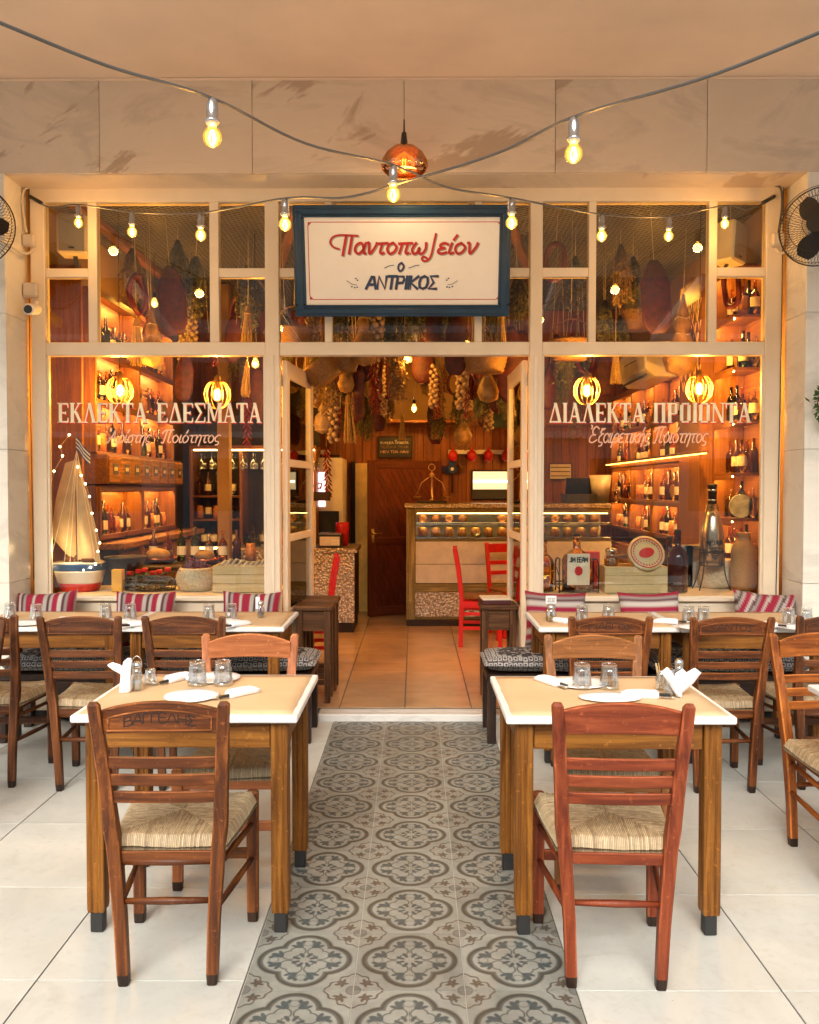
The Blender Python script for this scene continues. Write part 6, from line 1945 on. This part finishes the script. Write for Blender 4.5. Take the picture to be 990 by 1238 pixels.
for (a, b) in (((97, 545), (83, 684)), ((97, 545), (90, 684)), ((97, 545), (100, 684)), ((97, 545), (122, 684)), ((97, 545), (66, 680)), ((97, 545), (128, 684))):
    a2, b2 = bp_(*a), bp_(*b); m.tube([(a2[0], -.06, a2[1]), (b2[0], -.08, b2[1])], .0018, 4)
obj('rigging', m, M['paper'], t)
fl = MB(); a0 = bp_(94, 527)
for k in range(7):
    fl.prism([(a0[0] + .0 + j * .018, -.03 + .014 * math.sin(j * 1.5), a0[1] - .008 - .013 * k - .022 * j) for j in range(6)], [rect(.003, .0125, .0005)] * 6, (0, 1, 0), (0, 0, 1), k % 2)
obj('striped_flag', fl, [M['navy'], M['white_trim']], t)
m = MB()
pts = [bp_(*q) for q in ((93, 527), (82, 541), (85, 552), (75, 570), (70, 590), (65, 605), (61, 640), (63, 655), (66, 682), (68, 690), (72, 684), (82, 682), (92, 684), (100, 683), (110, 687), (118, 684), (124, 680), (127, 665), (129, 655), (125, 640), (120, 620), (117, 600), (112, 585), (107, 575), (103, 565))]
for x, z in pts: m.ball((x, -.13, z), .0075, 6, 4)
obj('fairy_lights', m, M['fairy'], t)
obj('fairy_wire', MB().tube([(x, -.128, z) for x, z in pts], .0012, 4), M['paper'], t)
obj('deck_clutter', MB().box(-.10, -.03, -.05, .04, .197, .235, .01).box(.03, .12, -.08, .05, .197, .222, .01).ball((-.02, 0, .22), .035, 8, 6), M['walnut'][0][0], t)
point('bulb_light', (-.02, -.2, .30), 1.4, parent=t)
# black pot on a stand
p = W(152, 690, 6.05)
t = empty('black_pot', (p.x, 6.05, ZD), 'black cast iron pot on a low stand beside the sailing boat', 'pot')
obj('bowl', MB().lathe([(.0005, .10), (.085, .105), (.12, .15), (.138, .21), (.146, .215), (.146, .222), (.132, .22), (.112, .155), (.0005, .115)], 28), M['iron'], t)
obj('stand', MB().box(-.05, .05, -.05, .05, 0, .10, .005), M['iron'], t)
obj('tea_box', MB().box(-.035, .035, -.03, .03, 0, .15, .003), plain('yellow_card', (.7, .38, .03), .5), None, (L_(143, 5.86), 5.86, ZD), 0, 'yellow packet standing between the sailing boat and the wire tray', 'packet')
# wire tray with pans
p = W(180, 700, 5.92)
t = empty('wire_tray', (p.x, 5.95, ZD), 'dark wire tray heaped with greenery and red trinkets beside the flower basket', 'tray')
m = MB()
for z in (.005, .04, .075): m.tube([((.17 + z * .3) * math.cos(k * PI / 16), (.11 + z * .3) * math.sin(k * PI / 16), z) for k in range(32)], .004, 6, closed=True)
for k in range(32): m.tube([(.17 * math.cos(k * PI / 16), .11 * math.sin(k * PI / 16), .005), (.193 * math.cos(k * PI / 16), .133 * math.sin(k * PI / 16), .075)], .002, 4)
m.prism([(0, 0, .001), (0, 0, .006)], [circ(.17, 24, .11)] * 2, (1, 0, 0), (0, 1, 0))
obj('wire_frame', m, M['iron'], t)
m = MB()
for k in range(260):
    a, r = random.uniform(0, 2 * PI), random.random() ** .5
    c = V3((.16 * r * math.cos(a), .11 * r * math.sin(a), random.uniform(.02, .12))); dv = V3((random.gauss(0, 1), random.gauss(0, 1), random.gauss(.3, .6))).normalized() * .04
    n_ = dv.cross(V3((random.random(), random.random(), random.random()))).normalized() * .008
    m.add([c, c + dv * .5 + n_, c + dv, c + dv * .5 - n_], [(0, 1, 2, 3)])
obj('greenery', m, M['herb'], t)
for k in range(6): obj('red_trinket', MB().box(-.02, .02, -.02, .02, 0, .03, .006), M['red_paint'], t, (-.13 + .05 * k, -.02 + .03 * (k % 2), .10 + .012 * (k % 3)))
def pan(px, py, Y, r, lb):
    p = W(px, py, Y); t2 = empty('copper_pan', p, lb, 'pan')
    obj('bowl', MB().lathe([(.0005, 0), (r * .8, .003), (r, .045), (r * 1.02, .045), (r * .82, .008), (.0005, .006)], 24), M['copper'], t2)
    return t2
# counter-high shelf inside, carrying pans (seen between boat and crate)
s2 = empty('display_table', (L_(205, 6.65), 6.65, FZ), 'low display table inside behind the wire tray, holding copper pans', 'table')
obj('top', MB().box(-.75, .75, -.28, .28, .84, .87, .004), M['dark'][0][0], s2)
for a in (-.7, .7):
    for b in (-.22, .22): obj('leg', MB().box(a - .03, a + .03, b - .03, b + .03, 0, .8395, .003), M['dark'][2][0], s2)
for i, (dx, dy, r, lb) in enumerate(((-.45, 0, .13, 'copper pan nearest the black pot on the display table'), (-.1, .05, .15, 'middle copper pan on the display table'), (.28, -.03, .12, 'copper pan nearest the plank crate on the display table'))):
    t2 = pan(0, 0, 6, r, lb); t2.location = (s2.location.x + dx, 6.65 + dy, FZ + .872)
    bl_ = obj('brown_loaf', MB().ball((0, 0, .04), r * .6, 12, 7, 0, 1.1, .8, .6), M['gourd'], None, (t2.location.x, t2.location.y, t2.location.z + .02), label='brown loaf lying in the ' + lb, cat='loaf')
shelf_items([(s2.location.x - .62 + q * .11, 6.85, FZ + .872) for q in range(12)], 'the back of the display table with copper pans', 'bottles on the display table', .3)
# flower basket
p = W(237, 705, 5.95)
def basket_mesh(r, h, n=40):
    m = MB(); pr = []
    for k in range(15):
        v = k / 14
        pr.append((r * (.72 + .38 * math.sin(PI * (.12 + .74 * v))) + .0035 * (k % 2), h * v))
    m.lathe([(.0005, 0)] + pr + [(r * .78, h), (r * .8, h * .6), (.0005, h * .5)], n, (0, 0, 0), 0, lambda a, z: 1 + .035 * math.cos(20 * a + z * 400))
    return m
t = empty('flower_basket', (p.x, 5.95, ZD), 'round pale woven basket of dried purple flowers between tray and plank crate', 'basket')
obj('woven_bowl', basket_mesh(.118, .155), M['rope'], t)
m = MB()
for k in range(420):
    a, r = random.uniform(0, 2 * PI), random.random() ** .5
    c = V3((.12 * r * math.cos(a), .10 * r * math.sin(a), .13 + random.uniform(0, .10) * (1.1 - r)))
    m.ball(c, random.uniform(.005, .010), 5, 3)
obj('dried_flowers', m, plain('purple_petals', (.17, .06, .10), .8, var=.7, scale=60), t)
# plank crate
def crate(px0, px1, pyt, Y, dp, lb, name='plank_crate'):
    a, b = W(px0, pyt, Y), W(px1, pyt, Y); h = a.z - ZD
    t = empty(name, ((a.x + b.x) / 2, Y + dp / 2, ZD), lb, 'crate'); hw = (b.x - a.x) / 2
    n = 3 if h < .2 else 4
    for i in range(n):
        z0, z1 = i * h / n + .001, (i + 1) * h / n - .001
        for y0, y1 in ((-dp / 2, -dp / 2 + .012), (dp / 2 - .012, dp / 2)):
            obj('plank', MB().box(-hw, hw, y0, y1, z0, z1, .002), M['crate'][0][0], t)
        for x0, x1 in ((-hw, -hw + .012), (hw - .012, hw)):
            obj('plank', MB().box(x0, x1, -dp / 2 + .0125, dp / 2 - .0125, z0, z1, .002), M['crate'][1][0], t)
    obj('base_board', MB().box(-hw + .013, hw - .013, -dp / 2 + .013, dp / 2 - .013, .003, .013, .001), M['crate'][0][0], t)
    obj('packing', MB().box(-hw + .014, hw - .014, -dp / 2 + .014, dp / 2 - .014, .02, h - .025, .01), M['straw'], t)
    return t, hw, h
cr1, hw, h = crate(257, 323, 684, 5.80, .26, 'pale plank crate beside the door post, boat side window')
m = MB()
for k in range(9):
    x = -hw + .03 + k * (2 * hw - .06) / 8
    m.tube([(x, -.06, h - .02), (x + .03, -.02, h + .02 + .012 * math.sin(k)), (x + .07, .03, h + .005)], .012, 6)
obj('dried_fish', m, plain('silvery_fish', (.4, .36, .26), .4, var=.5), None, cr1.location, label='dried fish heaped on top of the pale plank crate beside the door', cat='fish', kind='stuff')
# crate side window: bottles, whisky, crate with tins, dark bottle, metal bottle
def big_bottle(name, px, pyt, Y, r, mt, lb, neck=.3, prof=None, sy=1):
    p = W(px, pyt, Y); h = p.z - ZD
    t = empty(name, (p.x, Y, ZD), lb, 'bottle')
    pr = prof(h, r) if prof else [(.0005, .001), (r, .004), (r, h * .55), (r * .85, h * .63), (r * neck, h * .74), (r * neck * .95, h * .93), (r * neck * 1.2, h * .935), (r * neck * 1.2, h * .95)]
    obj('glass_body', MB().lathe(pr + [(.0005, pr[-1][1])], 24, sy=sy), mt, t)
    obj('stopper', MB().lathe([(.0005, h * .952), (r * neck, h * .952), (r * neck, h), (.0005, h)], 16), M['dark'][2][0], t)
    return t, h
big_bottle('oil_bottle', 656, 652, 5.9, .075, M['b_gold'], 'golden bottle at the door post edge of the crate window', .35)
t, h = big_bottle('whisky_bottle', 697, 645, 5.88, .10, M['b_gold'], 'large square whisky bottle with a cream label in an iron cradle', .25, sy=.6)
lb_ = obj('paper_label', MB().box(-.075, .075, -.066, -.0615, .05, .26, .002), M['paper'], t)
m = MB(); write(m, 'JIM ΒΕΑΜ'.replace('Β', 'Β').replace('Ε', 'Ε').replace('Α', 'Α').replace('Μ', 'Μ') if False else 'JΙΜ ΒΕΑΜ', -.06, .205, .03, .12, .007, 0, -.0685, .002); obj('label_writing', m, M['black'], lb_)
obj('label_crest', MB().plate([(.028 * math.cos(a * PI / 6), .145 + .032 * math.sin(a * PI / 6)) for a in range(12)], -.0685, -.0665), M['letter_red'], lb_)
m = MB()
for x in (-.13, .13):
    m.tube(smooth_path([(x, -.08, 0), (x, -.08, .2), (x * .9, 0, .22), (x, .08, .2), (x, .08, 0)], 4), .006, 6)
    m.tube([(x, -.08, .03), (x, .08, .03)], .005, 6); m.tube([(x * .98, -.06, .1), (x * .98, .06, .16)], .004, 6)
m.tube([(-.13, .08, .06), (.13, .08, .06)], .006, 6); m.tube([(-.13, -.08, .012), (.13, -.08, .012)], .006, 6)
obj('iron_cradle', m, M['iron'], t)
obj('red_packet', MB().box(-.05, .05, -.02, .02, 0, .26, .003), M['red_hull'], None, (L_(716, 6.02), 6.04, ZD), label='red packet leaning between the whisky cradle and the wooden crate', cat='packet')
cr2, hw, h = crate(731, 807, 685, 5.78, .28, 'open wooden crate holding a round tin and jar in the window', 'plank_crate')
t = empty('round_tin', W(780, 670, 5.82), 'round tilted tin with a red printed lid on the wooden crate', 'tin'); t.rotation_euler = (R(62), R(-16), R(12))
obj('tin_body', MB().lathe([(.0005, -.03), (.118, -.03), (.12, -.025), (.12, .01), (.124, .011), (.124, .022), (.118, .024), (.0005, .0245)], 36, (0, 0, 0), 0, None, True, 1, 1), M['b_dark'] if False else plain('cream_tin', (.62, .5, .26), .35), t)
m = MB().tube([(.105 * math.cos(k * PI / 18), .105 * math.sin(k * PI / 18), .026) for k in range(36)], .004, 5, closed=True)
for k in range(28):
    a = k * 2 * PI / 28; m.box(.088 * math.cos(a) - .004, .088 * math.cos(a) + .004, .088 * math.sin(a) - .006, .088 * math.sin(a) + .006, .0245, .0262, 0)
obj('lid_print', m, M['letter_red'], t)
m = MB().prism([(0, 0, .0246), (0, 0, .0266)], [circ(.055, 20, .035)] * 2, (1, 0, 0), (0, 1, 0)); obj('lid_emblem', m, M['letter_red'], t)
jar(cr2.location.x - .14, 5.90, 'red_lidded_jar', 'glass jar with a red cloth lid inside the wooden crate', 'jar', .12, .05, M['jar_fill'], True, ZD + .15)
obj('dough_roller', MB().tube([(-.12, 0, .0), (.12, 0, .02)], [.012, .018], 8), M['honey'][0][0], None, (L_(752, 5.9), 5.86, ZD + h + .055), label='wooden rolling stick lying across the wooden crate', cat='stick')
big_bottle('dark_bottle', 819, 640, 5.87, .068, M['b_dark'], 'tall dark wine bottle between the wooden crate and the metal bottle', .33)
big_bottle('dark_bottle', 809, 648, 6.08, .06, M['b_dark'], 'dark slanting bottle half hidden behind the tall dark wine bottle', .33)
# tall metal bottle on a stand
zb = .16
t = empty('stand_bottle', (L_(860, 5.98), 5.98, ZD), 'tall slim silver bottle with engraved label held up on an iron stand', 'bottle')
h = W(860, 585, 5.98).z - ZD
obj('body', MB().lathe([(.0005, zb), (.076, zb + .004), (.078, zb + .22), (.074, zb + .26), (.055, zb + .34), (.034, zb + .43), (.026, h - .15), (.028, h - .145), (.0005, h - .144)], 32), plain('satin_silver', (.55, .47, .38), .22, .85, bs=.05), t)
obj('stopper', MB().lathe([(.0005, h - .143), (.03, h - .143), (.03, h - .02), (.034, h - .018), (.03, h), (.0005, h)], 20), M['black'], t)
for z in (.118, .05): obj('collar', MB().lathe([(.0315, h - z), (.0325, h - z + .002), (.0325, h - z + .012), (.0315, h - z + .014)], 20), M['steel'], t)
m = MB(); write(m, 'ΜΕΤΑΧΑ'.replace('Χ', 'X'), -.06, zb + .155, .026, .12, .006, 0, 0, .003)
m.v = [(x * .9, y - math.sqrt(max(0, .0795 ** 2 - (x * .9) ** 2)), z) for x, y, z in m.v]; obj('label_writing', m, M['black'], t)
m = MB()
for k in range(5): m.box(-.045 + .004 * k, .045 - .004 * k, -.0835, -.078, zb + .13 - .02 * k, zb + .134 - .02 * k, 0)
obj('engraved_lines', m, M['iron'], t)
m = MB()
for a in (-.6, .6, PI - .6, PI + .6):
    m.tube(smooth_path([(.082 * math.cos(a), .082 * math.sin(a), zb + .12), (.084 * math.cos(a), .084 * math.sin(a), zb), (.10 * math.cos(a), .10 * math.sin(a), .08), (.13 * math.cos(a), .13 * math.sin(a), .002)], 4), .0045, 6)
for z, r in ((zb + .10, .083), (zb + .01, .084)): m.tube([(r * math.cos(k * PI / 12), r * math.sin(k * PI / 12), z) for k in range(24)], .004, 6, closed=True)
obj('iron_stand', m, M['iron'], t)
t = empty('carafe_basket', (L_(866, 6.12), 6.14, ZD), 'squat woven basket behind the foot of the tall silver bottle', 'basket'); obj('woven_body', basket_mesh(.12, .2), M['rope'], t)
# burlap sack
t = empty('burlap_sack', (L_(899, 5.96), 5.97, ZD), 'upright tied burlap sack at the window corner', 'sack')
m = MB(); pr = [(.0005, .001), (.07, .004), (.086, .05), (.088, .14), (.08, .23), (.082, .27), (.07, .31), (.05, .335), (.03, .35), (.038, .37), (.05, .395), (.044, .396), (.0005, .36)]
m.lathe(pr, 30, (0, 0, 0), 0, lambda a, z: 1 + .03 * math.sin(3 * a + z * 22) + .02 * math.sin(7 * a - z * 30) + (.08 * math.sin(9 * a) if z > .33 else 0))
obj('sack_body', m, M['burlap'], t)
obj('tie', MB().tube([(.034 * math.cos(k * PI / 8), .034 * math.sin(k * PI / 8), .35) for k in range(16)], .005, 6, closed=True), M['rope'], t)
# metal canisters behind
for i, px in enumerate((822, 836)):
    me = MB().box(-.07, .07, -.05, .05, 0, .30, .006)
    o = obj('steel_canister', me, M['steel'], None, (L_(px, 6.15) + .02, 6.19, ZD), label=('steel box canister behind the dark wine bottle', 'steel box canister behind the tall silver bottle')[i], cat='canister', group='steel canisters')
# white plate with leaf and dark photo on the open shelves
t = obj('leaf_plate', MB().prism([(0, 0, 0), (0, .012, 0)], [circ(.085, 24)] * 2, (1, 0, 0), (0, 0, 1)), plain('leaf_plate_glaze', (.6, .62, .35), .2, var=.4, scale=18), None, (2.36, 6.30, 1.37), label='pale green painted plate leaning on the open shelf above the sack', cat='plate')

# ============================================================ HANGING GOODS
def string_(h): return None
HG = []
def reg(o, kind, p): HG.append((o, kind, p))
protos = {}
def proto(kind, var):
    key = (kind, var)
    if key in protos: return protos[key]
    rs = random.Random(hash(kind) % 97 * 0 + var * 13 + len(kind))
    m = MB(); mt = None
    if kind == 'cured_slab':
        w_, h_ = .062 + .014 * var, .34 + .05 * var
        P = [(0, 0, -h_ * k / 16) for k in range(17)]
        W_ = [w_ * (.30 + .70 * min(1, (k / 5)) ** .8) * (1 if k < 12 else math.cos((k - 12) / 4 * 1.35) ** .5) for k in range(17)]
        m.prism(P, [rect(2 * q, .034, .012) for q in W_], (1, 0, 0), (0, 1, 0), 0, True); mt = M['meat']
    elif kind == 'herb_bunch':
        for k in range(70):
            a = rs.uniform(0, 2 * PI); r = rs.uniform(.02, .075); L = rs.uniform(.18, .34)
            x, y = r * math.cos(a), r * math.sin(a)
            m.tube([(x * .12, y * .12, 0), (x * .75, y * .75, -L * .35), (x, y, -L)], .0016, 4)
            for q in range(4):
                v_ = rs.uniform(.25, 1.05); c = V3((x * min(1, v_ * 1.6), y * min(1, v_ * 1.6), -L * v_)); dv = V3((rs.gauss(0, 1), rs.gauss(0, 1), -.6)).normalized() * .03
                nn = dv.cross(V3((rs.random(), rs.random(), rs.random()))).normalized() * .008
                m.add([c, c + dv * .5 + nn, c + dv, c + dv * .5 - nn], [(0, 1, 2, 3)])
        mt = M['herb'] if var != 1 else M['herb2']
    elif kind == 'garlic_braid':
        for k in range(34):
            z = -.02 - .38 * k / 34; a = k * 2.4
            m.ball((.035 * math.cos(a), .03 * math.sin(a), z), .021 + .004 * rs.random(), 7, 5, 0, 1, 1, .95)
        mt = M['garlic']
    elif kind == 'straw_bundle':
        for k in range(60):
            a = rs.uniform(0, 2 * PI); r = rs.random() ** .5
            m.bar((.012 * r * math.cos(a), .012 * r * math.sin(a), 0), (.045 * r * math.cos(a) * (1 + var * .3), .045 * r * math.sin(a), -.26 - .05 * rs.random()), .006, .004, (1, 0, 0), .001)
        m.tube([(.022 * math.cos(k * PI / 6), .022 * math.sin(k * PI / 6), -.05) for k in range(12)], .005, 5, closed=True); mt = M['straw']
    elif kind == 'hanging_basket':
        r, h_ = .12 + .02 * var, .15
        m.lathe([(.0005, -h_)] + [(r * (.75 + .25 * k / 10) + .003 * (k % 2), -h_ + h_ * k / 10) for k in range(11)] + [(r * .95, 0), (r * .7, -h_ + .012), (.0005, -h_ + .012)], 34, (0, 0, 0), 0, lambda a, z: 1 + .05 * math.cos(17 * a + z * 300))
        m.tube([(r * math.cos(PI * k / 10), 0, .16 * math.sin(PI * k / 10)) for k in range(11)], .006, 6)
        m.v = [(x, y, z - .16) for x, y, z in m.v]; mt = M['wicker']
    elif kind == 'sausage_loop':
        m.tube([(.065 * math.sin(2 * PI * k / 20), .01 * math.sin(k), -.13 + .12 * math.cos(2 * PI * k / 20)) for k in range(20)], .017, 8, closed=True); mt = M['sausage']
    elif kind == 'gourd':
        m.lathe([(.004, 0), (.012, -.04), (.024, -.09), (.034, -.12), (.026, -.15), (.05, -.20), (.066, -.25), (.052, -.30), (.0005, -.32)], 18, (0, 0, 0), 0, lambda a, z: 1 + .05 * math.cos(6 * a + 8 * z) + .04 * math.sin(3 * a - 40 * z)); mt = M['gourd']
    elif kind == 'chili_string':
        for k in range(40):
            a = k * 2.4; z = -.01 - .008 * k
            p0 = V3((.006 * math.cos(a), .006 * math.sin(a), z)); p1 = p0 + V3((.03 * math.cos(a), .03 * math.sin(a), -.03))
            m.tube([p0, (p0 + p1) / 2 + V3((0, 0, -.002)), p1], [.004, .007, .001], 5)
        mt = M['chili']
    elif kind == 'cheese_ball':
        m.lathe([(.004, 0), (.02, -.03), (.03, -.05), (.018, -.06), (.05, -.09), (.062, -.14), (.05, -.19), (.0005, -.215)], 18, (0, 0, 0), 0, lambda a, z: 1 + .06 * math.sin(3 * a + 30 * z) + .04 * math.cos(5 * a)); mt = M['garlic']
    protos[key] = m.mesh(kind, [mt])
    return protos[key]
def hang(kind, var, loc, rz=None, tilt=0, sc_=1.0):
    o = obj(kind, proto(kind, var), None, None, loc, rz if rz is not None else random.uniform(-.6, .6) if kind == 'cured_slab' else random.uniform(0, 6))
    o.scale = (sc_, sc_, sc_)
    if tilt: o.rotation_euler[1] = tilt
    top = 3.51 - loc[2]
    s = obj('string', MB().tube([(0, 0, 0), (0, 0, top)], .0022, 4), M['rope'])
    s.parent = o
    if kind in ('gourd', 'cheese_ball'):
        key = ('binding', kind, var)
        if key not in protos:
            b = MB(); pv = np.array(proto(kind, var).vertices[0].co)
            vv = np.array([tuple(v.co) for v in proto(kind, var).vertices])
            zs = vv[:, 2]; h0 = zs.min()
            for f in (.3, .5, .7, .86):
                q = vv[np.abs(zs - h0 * f) < abs(h0) * .05]
                if not len(q): continue
                rx, ry = np.abs(q[:, 0]).max() + .002, np.abs(q[:, 1]).max() + .002
                b.tube([(rx * np.sign(math.cos(a * PI / 10)) * abs(math.cos(a * PI / 10)) ** (.5 if kind == 'cured_slab' else 1), ry * np.sign(math.sin(a * PI / 10)) * abs(math.sin(a * PI / 10)) ** (.5 if kind == 'cured_slab' else 1), h0 * f + .004 * math.sin(a)) for a in range(20)], .0022, 4, closed=True)
            protos[key] = b.mesh('binding', [M['rope']])
        obj('binding', protos[key], None, o)
    s.scale = (1 / sc_,) * 3
    reg(o, kind, loc)
    return o
# ones that can be picked out in the photograph: (kind, variant, px, py of the top, Y, scale)
for kd, vr, px, py, Y, s in (
    ('hanging_basket', 1, 368, 418, 6.35, 1.0), ('hanging_basket', 1, 414, 400, 6.6, 1.0), ('cured_slab', 1, 440, 392, 6.9, 1.15), ('cured_slab', 2, 470, 415, 7.6, 1.1), ('cured_slab', 2, 508, 395, 7.2, 1.05),
    ('cured_slab', 1, 553, 380, 6.5, 1.15), ('hanging_basket', 2, 586, 395, 6.5, 1.1), ('gourd', 0, 587, 425, 6.55, 1.2), ('cured_slab', 2, 615, 395, 6.6, 1.3), ('cured_slab', 1, 628, 400, 7.1, 1.3), ('garlic_braid', 0, 558, 430, 7.0, 1.1),
    ('herb_bunch', 1, 397, 440, 6.8, 1.2), ('garlic_braid', 0, 403, 470, 7.2, 1.1), ('straw_bundle', 0, 421, 478, 7.2, 1.3), ('cheese_ball', 0, 390, 487, 7.2, 1.2), ('gourd', 0, 420, 425, 6.7, 1.0), ('cured_slab', 0, 428, 455, 7.8, 1.2), ('cured_slab', 0, 455, 470, 8.4, 1.2),
    ('herb_bunch', 1, 480, 425, 6.9, 1.2), ('herb_bunch', 0, 442, 480, 8.0, 1.1), ('garlic_braid', 0, 523, 440, 7.2, .9), ('straw_bundle', 0, 528, 463, 7.6, 1.0), ('straw_bundle', 1, 528, 485, 8.4, 1.2), ('straw_bundle', 0, 487, 500, 9.0, .9), ('herb_bunch', 2, 556, 462, 7.6, 1.2), ('gourd', 0, 558, 485, 7.6, 1.2), ('herb_bunch', 1, 562, 500, 8.0, 1.0),
    ('garlic_braid', 0, 590, 470, 8.2, 1.0), ('cured_slab', 1, 600, 430, 7.7, 1.3), ('straw_bundle', 1, 608, 458, 7.4, .9), ('chili_string', 0, 395, 540, 9.0, 1.5), ('cured_slab', 0, 582, 448, 8.6, 1.1), ('sausage_loop', 0, 455, 430, 6.9, 1.2), ('chili_string', 0, 450, 425, 6.7, 1.4),
    ('cured_slab', 2, 205, 322, 6.5, 1.15), ('gourd', 0, 183, 370, 6.4, 1.4), ('sausage_loop', 0, 165, 330, 6.6, 1.2), ('herb_bunch', 1, 160, 300, 6.8, 1.3), ('herb_bunch', 0, 237, 310, 6.6, 1.4), ('herb_bunch', 2, 215, 290, 6.8, 1.4), ('herb_bunch', 0, 300, 320, 6.8, 1.5), ('straw_bundle', 1, 300, 370, 6.6, 1.1), ('straw_bundle', 1, 165, 385, 6.7, 1.2), ('cheese_ball', 0, 182, 385, 6.9, 1.2),
    ('cured_slab', 2, 790, 315, 6.4, 1.2), ('sausage_loop', 0, 672, 292, 6.3, 1.1), ('sausage_loop', 0, 884, 322, 6.2, 1.15), ('herb_bunch', 1, 750, 295, 6.8, 1.4), ('herb_bunch', 2, 765, 310, 7.0, 1.3), ('herb_bunch', 2, 695, 310, 6.8, 1.2), ('gourd', 0, 826, 355, 6.8, 2.0), ('hanging_basket', 2, 690, 385, 6.6, 1.0), ('hanging_basket', 1, 768, 350, 7.4, 1.1),
    ('cured_slab', 1, 225, 428, 7.2, 1.0), ('straw_bundle', 0, 299, 437, 6.85, .9), ('cured_slab', 1, 313, 445, 7.6, 1.2), ('herb_bunch', 0, 335, 330, 6.8, 1.2), ('herb_bunch', 0, 345, 380, 6.6, 1.2), ('hanging_basket', 1, 356, 370, 6.5, 1.0), ('garlic_braid', 0, 380, 350, 6.7, 1.2), ('cured_slab', 2, 375, 360, 7.2, 1.0), ('herb_bunch', 0, 412, 360, 6.6, 1.1), ('gourd', 0, 440, 360, 6.5, 1.6), ('garlic_braid', 0, 458, 370, 6.5, 1.0), ('herb_bunch', 2, 475, 370, 6.6, 1.2), ('herb_bunch', 0, 500, 350, 6.8, 1.3), ('cured_slab', 2, 525, 345, 6.9, 1.2), ('herb_bunch', 2, 550, 350, 6.6, 1.2), ('herb_bunch', 0, 600, 340, 6.6, 1.3), ('straw_bundle', 0, 605, 375, 6.5, 1.1), ('herb_bunch', 2, 625, 330, 6.8, 1.2),
    ('chili_string', 0, 300, 480, 7.6, 1.3), ('cured_slab', 0, 665, 440, 7.2, 1.1), ('cured_slab', 1, 730, 425, 7.6, 1.0), ('straw_bundle', 0, 744, 418, 7.0, 1.0), ('herb_bunch', 1, 695, 480, 8.4, 1.2)):
    p = W(px, py, Y); hang(kd, vr, (p.x, p.y, min(p.z, 3.45)), 0 if kd in ('cured_slab', 'sausage_loop') and vr != 0 else None, random.uniform(-.08, .08) + (.6 if (kd, px) in (('hanging_basket', 368),) else 0), s)
# further rows filling the ceiling
kinds = ['cured_slab', 'herb_bunch', 'garlic_braid', 'herb_bunch', 'straw_bundle', 'herb_bunch', 'sausage_loop', 'cured_slab', 'gourd', 'herb_bunch', 'chili_string', 'cheese_ball']
for r_ in range(9):
    Y = 7.1 + .3 * r_
    for c_ in range(8):
        x = -2.0 + c_ * .52 + random.uniform(-.15, .15)
        z = random.uniform(2.35, 2.75) if abs(x) < 1.25 else random.uniform(2.75, 3.2)
        if abs(x) > 1.7: z += .1
        if x < -1.0 and Y > 8.5: continue
        kd = random.choice(kinds)
        q_ = project((x, Y, z - .15))
        if abs(q_[0] - 500) < 24 and q_[1] > 450: continue
        hang(kd, random.choice((0, 1, 2)), (x, Y + random.uniform(-.1, .1), z), None, random.uniform(-.1, .1), random.uniform(.9, 1.25))
for k_ in range(46):
    x, Y = random.uniform(-1.0, 1.05), random.uniform(6.5, 9.2)
    zt_w = 1.5 + (590 - random.uniform(425, 500)) / F * Y
    q_ = project((x, Y, zt_w - .15))
    if abs(q_[0] - 500) < 24 and q_[1] > 440: continue
    if abs(q_[0] - 493) < 16: continue
    hang(random.choice(['herb_bunch', 'garlic_braid', 'straw_bundle', 'chili_string', 'sausage_loop', 'herb_bunch', 'cured_slab']), random.choice((0, 1, 2)), (x, Y, zt_w), None, random.uniform(-.15, .15), random.uniform(.6, .85))
desc = {'cured_slab': ('dark red cured slab', 'cured meat'), 'herb_bunch': ('dried herb bunch', 'herbs'), 'garlic_braid': ('braid of pale garlic', 'garlic'), 'straw_bundle': ('tied straw bundle', 'straw bundle'), 'hanging_basket': ('brown wicker basket', 'basket'),
        'sausage_loop': ('dark sausage loop', 'sausage'), 'gourd': ('yellow bottle gourd', 'gourd'), 'chili_string': ('string of red chilies', 'chilies'), 'cheese_ball': ('pear shaped pale cheese', 'cheese')}
def region(px, py):
    if px < 330: return 'above the boat'
    if px > 648: return 'above the crate window'
    return 'over the doorway'
buckets = {}
for o, kd, p in HG:
    px, py = project(p)
    buckets.setdefault((kd, region(px, py)), []).append((px, p[1], o))
for (kd, rg), L in buckets.items():
    L.sort(key=lambda q: q[0])
    for i, (px, Y, o) in enumerate(L):
        dep = 'near the glass' if Y < 6.9 else 'midway' if Y < 8.2 else 'deep inside'
        n_ = [q for q in L if (q[1] < 6.9, q[1] < 8.2) == (Y < 6.9, Y < 8.2)]
        j = [q[2] for q in n_].index(o)
        rank = ORD[j]
        tag(o, f"{desc[kd][0]} {rg}, {dep}, {rank} from the boat side", desc[kd][1], 'goods hanging from the ceiling: ' + desc[kd][0])

for o in bpy.data.objects:
    if 'label' in o and len(o['label'].replace(',', ' ').split()) > 16: print('LONG', o['label'])
